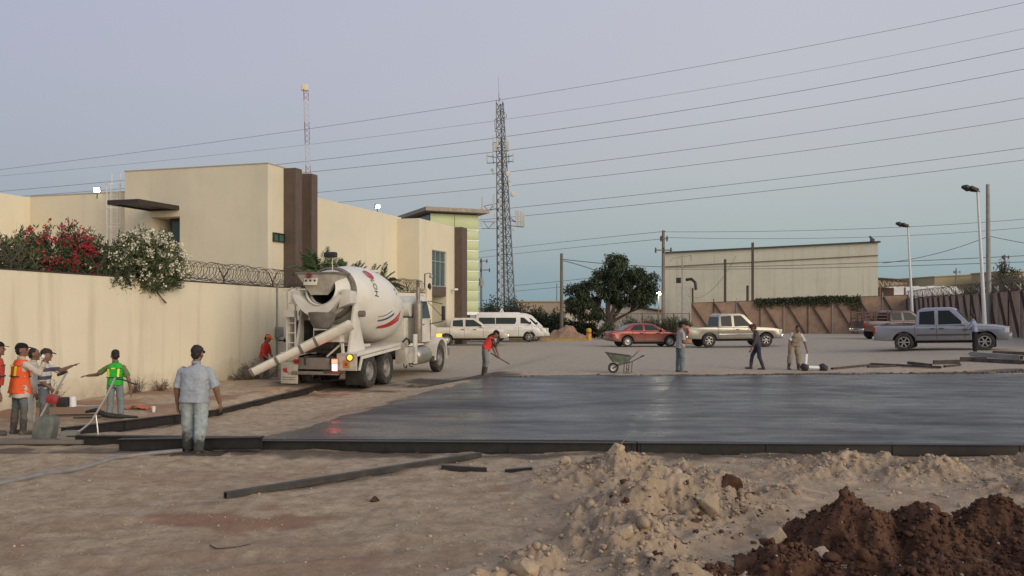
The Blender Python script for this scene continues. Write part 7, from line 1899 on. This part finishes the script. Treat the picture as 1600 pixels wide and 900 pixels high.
beam('short_beam', 'short dark bar lying left of the rubble peak', gb(690, 12.0, -.01), gb(760, 11.95, -.01), .07, .07, cat='bar', hollow=True)
beam('short_beam', 'second short dark bar half buried right of the first', gb(790, 11.95, -.03), gb(832, 11.9, -.03), .07, .07, cat='bar', hollow=True)
beam('short_beam', 'dark board under the feet of the heavy-set man', gb(270, 13.15, -.03), gb(348, 13.2, -.03), .22, .06, M('dark_board', (.05, .042, .035), .9, var=.3), cat='board', hollow=True)
# grey hose pipe from the lower left
pts = [gb(px, Y, .02) for px, Y in ((-30, 10.7), (0, 11.0), (60, 11.5), (120, 12.1), (180, 12.75), (240, 13.25), (285, 13.42))]
tag(MB().tube(pts, .036, 10).build('pipe', M('grey_pvc', (.20, .19, .185), .5, var=.2, dirt=(.3, .24, .18), dirt_amt=.5), smooth=60), 'long grey pipe running in from the lower left to the heavy-set man', 'pipe')
# twig of wire in the foreground
pts = [gb(px, Y, .012) for px, Y in ((328, 8.25), (338, 8.12), (352, 8.1), (372, 8.14), (391, 8.2))]
tag(MB().tube(pts, .006, 5).build('wire_scrap', MAT_WIRE), 'thin bent scrap of wire on the dirt in the lower left', 'wire')
# timber and steel stacked at the far right edge of the slab
TIM = M('dark_timber', (.065, .05, .042), .9, var=.35, scale=3, stretch=(1, 1, 1), dirt=(.17, .14, .115), dirt_amt=.5)
G2 = 'timbers piled beyond the slab'
for i_, (a, ya, b, yb, w, h, dz, lab) in enumerate((
    (1300, 30.2, 1362, 32.2, .09, .07, 0, 'thin board at the left end of the timber pile, slanting up'), (1360, 32.3, 1470, 30.1, .10, .08, .02, 'long thin board slanting down in the left of the timber pile'), (1356, 31.1, 1400, 31.4, .1, .08, 0, 'short board left of the slanting long one'),
    (1420, 32.2, 1454, 30.9, .14, .10, .02, 'short thick board leaning in the middle of the timber pile'), (1458, 31.9, 1500, 31.6, .16, .14, 0, 'dark squared timber before the rear wheel of the blue-silver pickup'), (1500, 32.3, 1542, 31.9, .18, .16, 0, 'dark timber just right of the squared one'),
    (1518, 32.9, 1596, 31.0, .22, .18, .10, 'long heavy grey beam at the right of the timber pile'), (1522, 32.0, 1600, 30.6, .2, .14, 0, 'black beam underneath the long heavy grey one'), (1552, 33.6, 1640, 32.2, .2, .18, .02, 'rear beam of the pile running off the right edge'), (1476, 30.6, 1500, 30.9, .1, .07, 0, 'small offcut in front of the timber pile'))):
    beam('timber', lab, gb(a, ya, dz), gb(b, yb, dz), w, h, TIM if i_ != 6 else MAT_CONC, cat='timber', grp=G2, hollow=True)
# ---------------------------------------------------------------- wheelbarrow
p = gb(963, 28.6); wb = thing('wheelbarrow', 'worn green wheelbarrow with one orange handle grip at the far slab edge', 'wheelbarrow', p, R(4)); wb.scale = (.88, .88, .88)
WBG = M('worn_green_tub', (.10, .135, .10), .6, var=.25, scale=5, dirt=(.24, .21, .17), dirt_amt=.8, dirt_scale=5)
tub = MB(); t0 = [(-.38, -.30, .78), (.52, -.32, .66), (.52, .32, .66), (-.38, .30, .78)]; b0 = [(-.12, -.20, .42), (.36, -.22, .38), (.36, .22, .38), (-.12, .20, .42)]
ti = [(x * .96 + .002, y * .95, z - .002) for x, y, z in t0]; bi = [(x * .95, y * .93, z + .02) for x, y, z in b0]
tub.add(t0 + b0 + ti + bi, [(0, 1, 5, 4), (1, 2, 6, 5), (2, 3, 7, 6), (3, 0, 4, 7), (4, 5, 6, 7), (8, 12, 13, 9), (9, 13, 14, 10), (10, 14, 15, 11), (11, 15, 12, 8), (12, 15, 14, 13), (0, 8, 9, 1), (1, 9, 10, 2), (2, 10, 11, 3), (3, 11, 8, 0)]); tub.build('tub', WBG, wb, smooth=30)
MB().tube([Vector(q) for q in t0], .016, 6, closed=True).build('rim', MAT_BLACK, wb)
make_wheel(wb, (-.12, 0, .2), .2, .1, -1, kind='hub')
WBM = M('barrow_steel', (.06, .05, .045), .7, var=.3, dirt=(.2, .16, .12), dirt_amt=.5)
for s_ in (-1, 1):
    MB().tube([(-.14, s_ * .1, .2), (.2, s_ * .2, .36), (.52, s_ * .28, .44), (.95, s_ * .31, .66 if s_ < 0 else .84)], .019, 8).build('handle', WBM, wb)
    MB().tube([(.86, s_ * .305, .62 if s_ < 0 else .79), (1.0, s_ * .315, .69 if s_ < 0 else .87)], .026, 8).build('grip', M('orange_grip', (.55, .13, .05), .6) if s_ > 0 else MAT_BLACK, wb)
    MB().tube([(.36, s_ * .24, .40), (.34, s_ * .26, .02), (.52, s_ * .26, .02), (.56, s_ * .28, .44)], .017, 6).build('leg', WBM, wb)
MB().bar((.43, -.26, .14), (.43, .26, .14), .03).build('cross_brace', WBM, wb)
MB().cyl((-.12, -.14, .2), (-.12, .14, .2), .02, n=8).build('axle', WBM, wb)
# ---------------------------------------------------------------- power screed by the left workers
p = gb(70, 14.35); sc_ = thing('power_screed', 'concrete screed machine with two long silver handles and a red engine', 'screed', p, 0)
SIL = M('silver_handle', (.62, .60, .57), .3, .7, var=.08)
MB().prism([(-.30, 0.03), (.22, .03), (.33, .42), (.24, .58), (-.1, .58), (-.24, .40)], 0, .24, lambda u, v, t: (u * .62 - .06, t, v * .78)).build('housing', M('grey_green_housing', (.11, .125, .11), .7, var=.25, dirt=(.26, .24, .21), dirt_amt=.7, dirt_scale=5), sc_, bevel=.03)
MB().box((-.02, -.1, .05), (1.5, .22, .07)).build('screed_board', M('muddy_alloy', (.16, .14, .12), .7), sc_, bevel=.01)
MB().box((.45, -.05, .13), (.26, .2, .18)).build('gearbox', M('crusted_metal', (.20, .185, .16), .8), sc_, bevel=.02)
MB().tube([(-.2, .1, .30), (.02, .12, .72), (.2, .14, 1.02), (.3, .15, 1.2)], .018, 8).build('handle', SIL, sc_, smooth=60)
MB().tube([(.30, -.05, .10), (.62, -.02, .22), (.78, 0, .36), (.98, .05, .72), (1.1, .08, .98), (1.15, .09, 1.1)], .018, 8).build('handle', SIL, sc_, smooth=60)
MB().tube([(.85, .02, .5), (.88, .02, .25), (.90, .02, .02)], .012, 6).build('kick_stand', SIL, sc_)
MB().tube([(.2, .2, .62), (.6, .2, .60), (.9, .12, .62)], .013, 6).build('tie_bar', SIL, sc_)
MB().box((.1, .06, .74), (.2, .17, .15), (.1, .25, .2)).build('engine_cover', M('engine_red', (.30, .02, .025), .5, var=.2, dirt=(.2, .1, .08)), sc_, bevel=.05)
MB().box((.24, .16, .68), (.18, .18, .16)).build('engine_block', MAT_BLACK, sc_, bevel=.02); MB().lathe([(0, 0), (.055, 0), (.055, .17), (0, .17)], (.38, .18, .60), n=14).build('fuel_can', MAT_WHITEP, sc_, smooth=40)
MB().tube([(1.15, .09, 1.08), (1.24, .1, 1.07), (1.32, .1, 1.05), (1.42, .12, 1.0), (1.5, .15, .98)], .014, 6).build('throttle_grip', MAT_BLACK, sc_); MB().tube([(.3, .15, 1.2), (.2, .15, 1.16), (.14, .13, 1.14)], .028, 6).build('throttle_grip', MAT_BLACK, sc_)
# litter along the wall foot
g_ = lambda px, Y: Vector((wx(px, Y), Y, float(ground_z(np.array([wx(px, Y)]), np.array([Y]))[0])))
cup(g_(240, 19.3), .045, .125, 'white cup standing on the dirt near the cream wall')
mb = MB(); q = g_(214, 19.6)
me, X, Y_, Z = grid_mesh('orange_cloth', np.linspace(-.3, .3, 24), np.linspace(-.16, .16, 16), lambda X, Y: .03 + .035 * fbm(X * 7, Y * 7, 4, 95) + .02 * np.cos(X * 9))
tag(link('orange_cloth', me, cloth('orange_rag', (.50, .14, .06)), None, q), 'crumpled orange cloth on the dirt at the wall foot', 'cloth')
q = g_(160, 17.9); tag(MB().tube([q + Vector((-.35, 0, .16)), q + Vector((-.15, .03, .2)), q + Vector((.05, 0, .1)), q + Vector((.3, .05, .06)), q + Vector((.7, .1, .04))], [.03, .05, .06, .05, .02], 8).build('black_hose', MAT_BLACK, smooth=60), 'short piece of black hose behind the screed handle', 'hose')
for px, Y, L_, lab in ((118, 18.4, 1.0, 'thin dark rod lying on the bank behind the screed'), (140, 18.1, .7, 'shorter dark rod beside the longer one on the bank')):
    q = g_(px, Y); tag(MB().bar(q + Vector((-L_ / 2, 0, .03)), q + Vector((L_ / 2, .15, .03)), .035).build('steel_rod', MAT_WIRE), lab, 'rod')
# white tubes with dark concrete clumps by the man in overalls
def tubelump(p, q, label, big):
    o = thing('coated_tube', label, 'tube', p, 0, 'white tubes beside the man in overalls'); q = Vector(q)
    MB().cyl((0, 0, 0), q, .062, .055, n=12).build('tube', CUPW, o, smooth=50)
    v, f = ICO2; A_ = v * (1 + .28 * vnoise(v[:, 0] * 2.3 + big, v[:, 1] * 2.3 + v[:, 2], 3))[:, None] * np.array([.17, .14, .15]) * big + np.array([0, 0, .0])
    me = np_mesh('clump', A_, f, 3); me.polygons.foreach_set('use_smooth', np.ones(len(me.polygons), bool)); link('clump', me, M('wet_clump', (.035, .032, .03), .7, var=.3, bump=.01), o)
tubelump(gb(1258, 29.6, .13), (.04, .0, .46), 'white tube standing in a dark clump held by the man in overalls', .95); tubelump(gb(1287, 29.7, .1), (-.62, .0, .02), 'white tube lying on the ground with a dark clump at its right end', 1.05)
# spilled concrete crumbs along the far edge and by the slab corner
n_ = 2600; x = rng.uniform(-3.4, 20, n_); y = 26.35 + (x + .7) * .105 + np.abs(rng.normal(0, .35, n_)); ok = (x > -.9) | (rng.random(n_) < .5)
x, y = x[ok], y[ok]; s = np.clip(rng.lognormal(-3.9, .6, len(x)), .008, .10)
tag(stones('concrete_spill', np.stack([x, y, top_z(x, y) + s * .1], 1), s, M('spill_dark', (.075, .068, .06), .9, var=.3), flat=.5), 'dark crumbs of spilled concrete along the far slab edge', 'spill', kind='stuff')
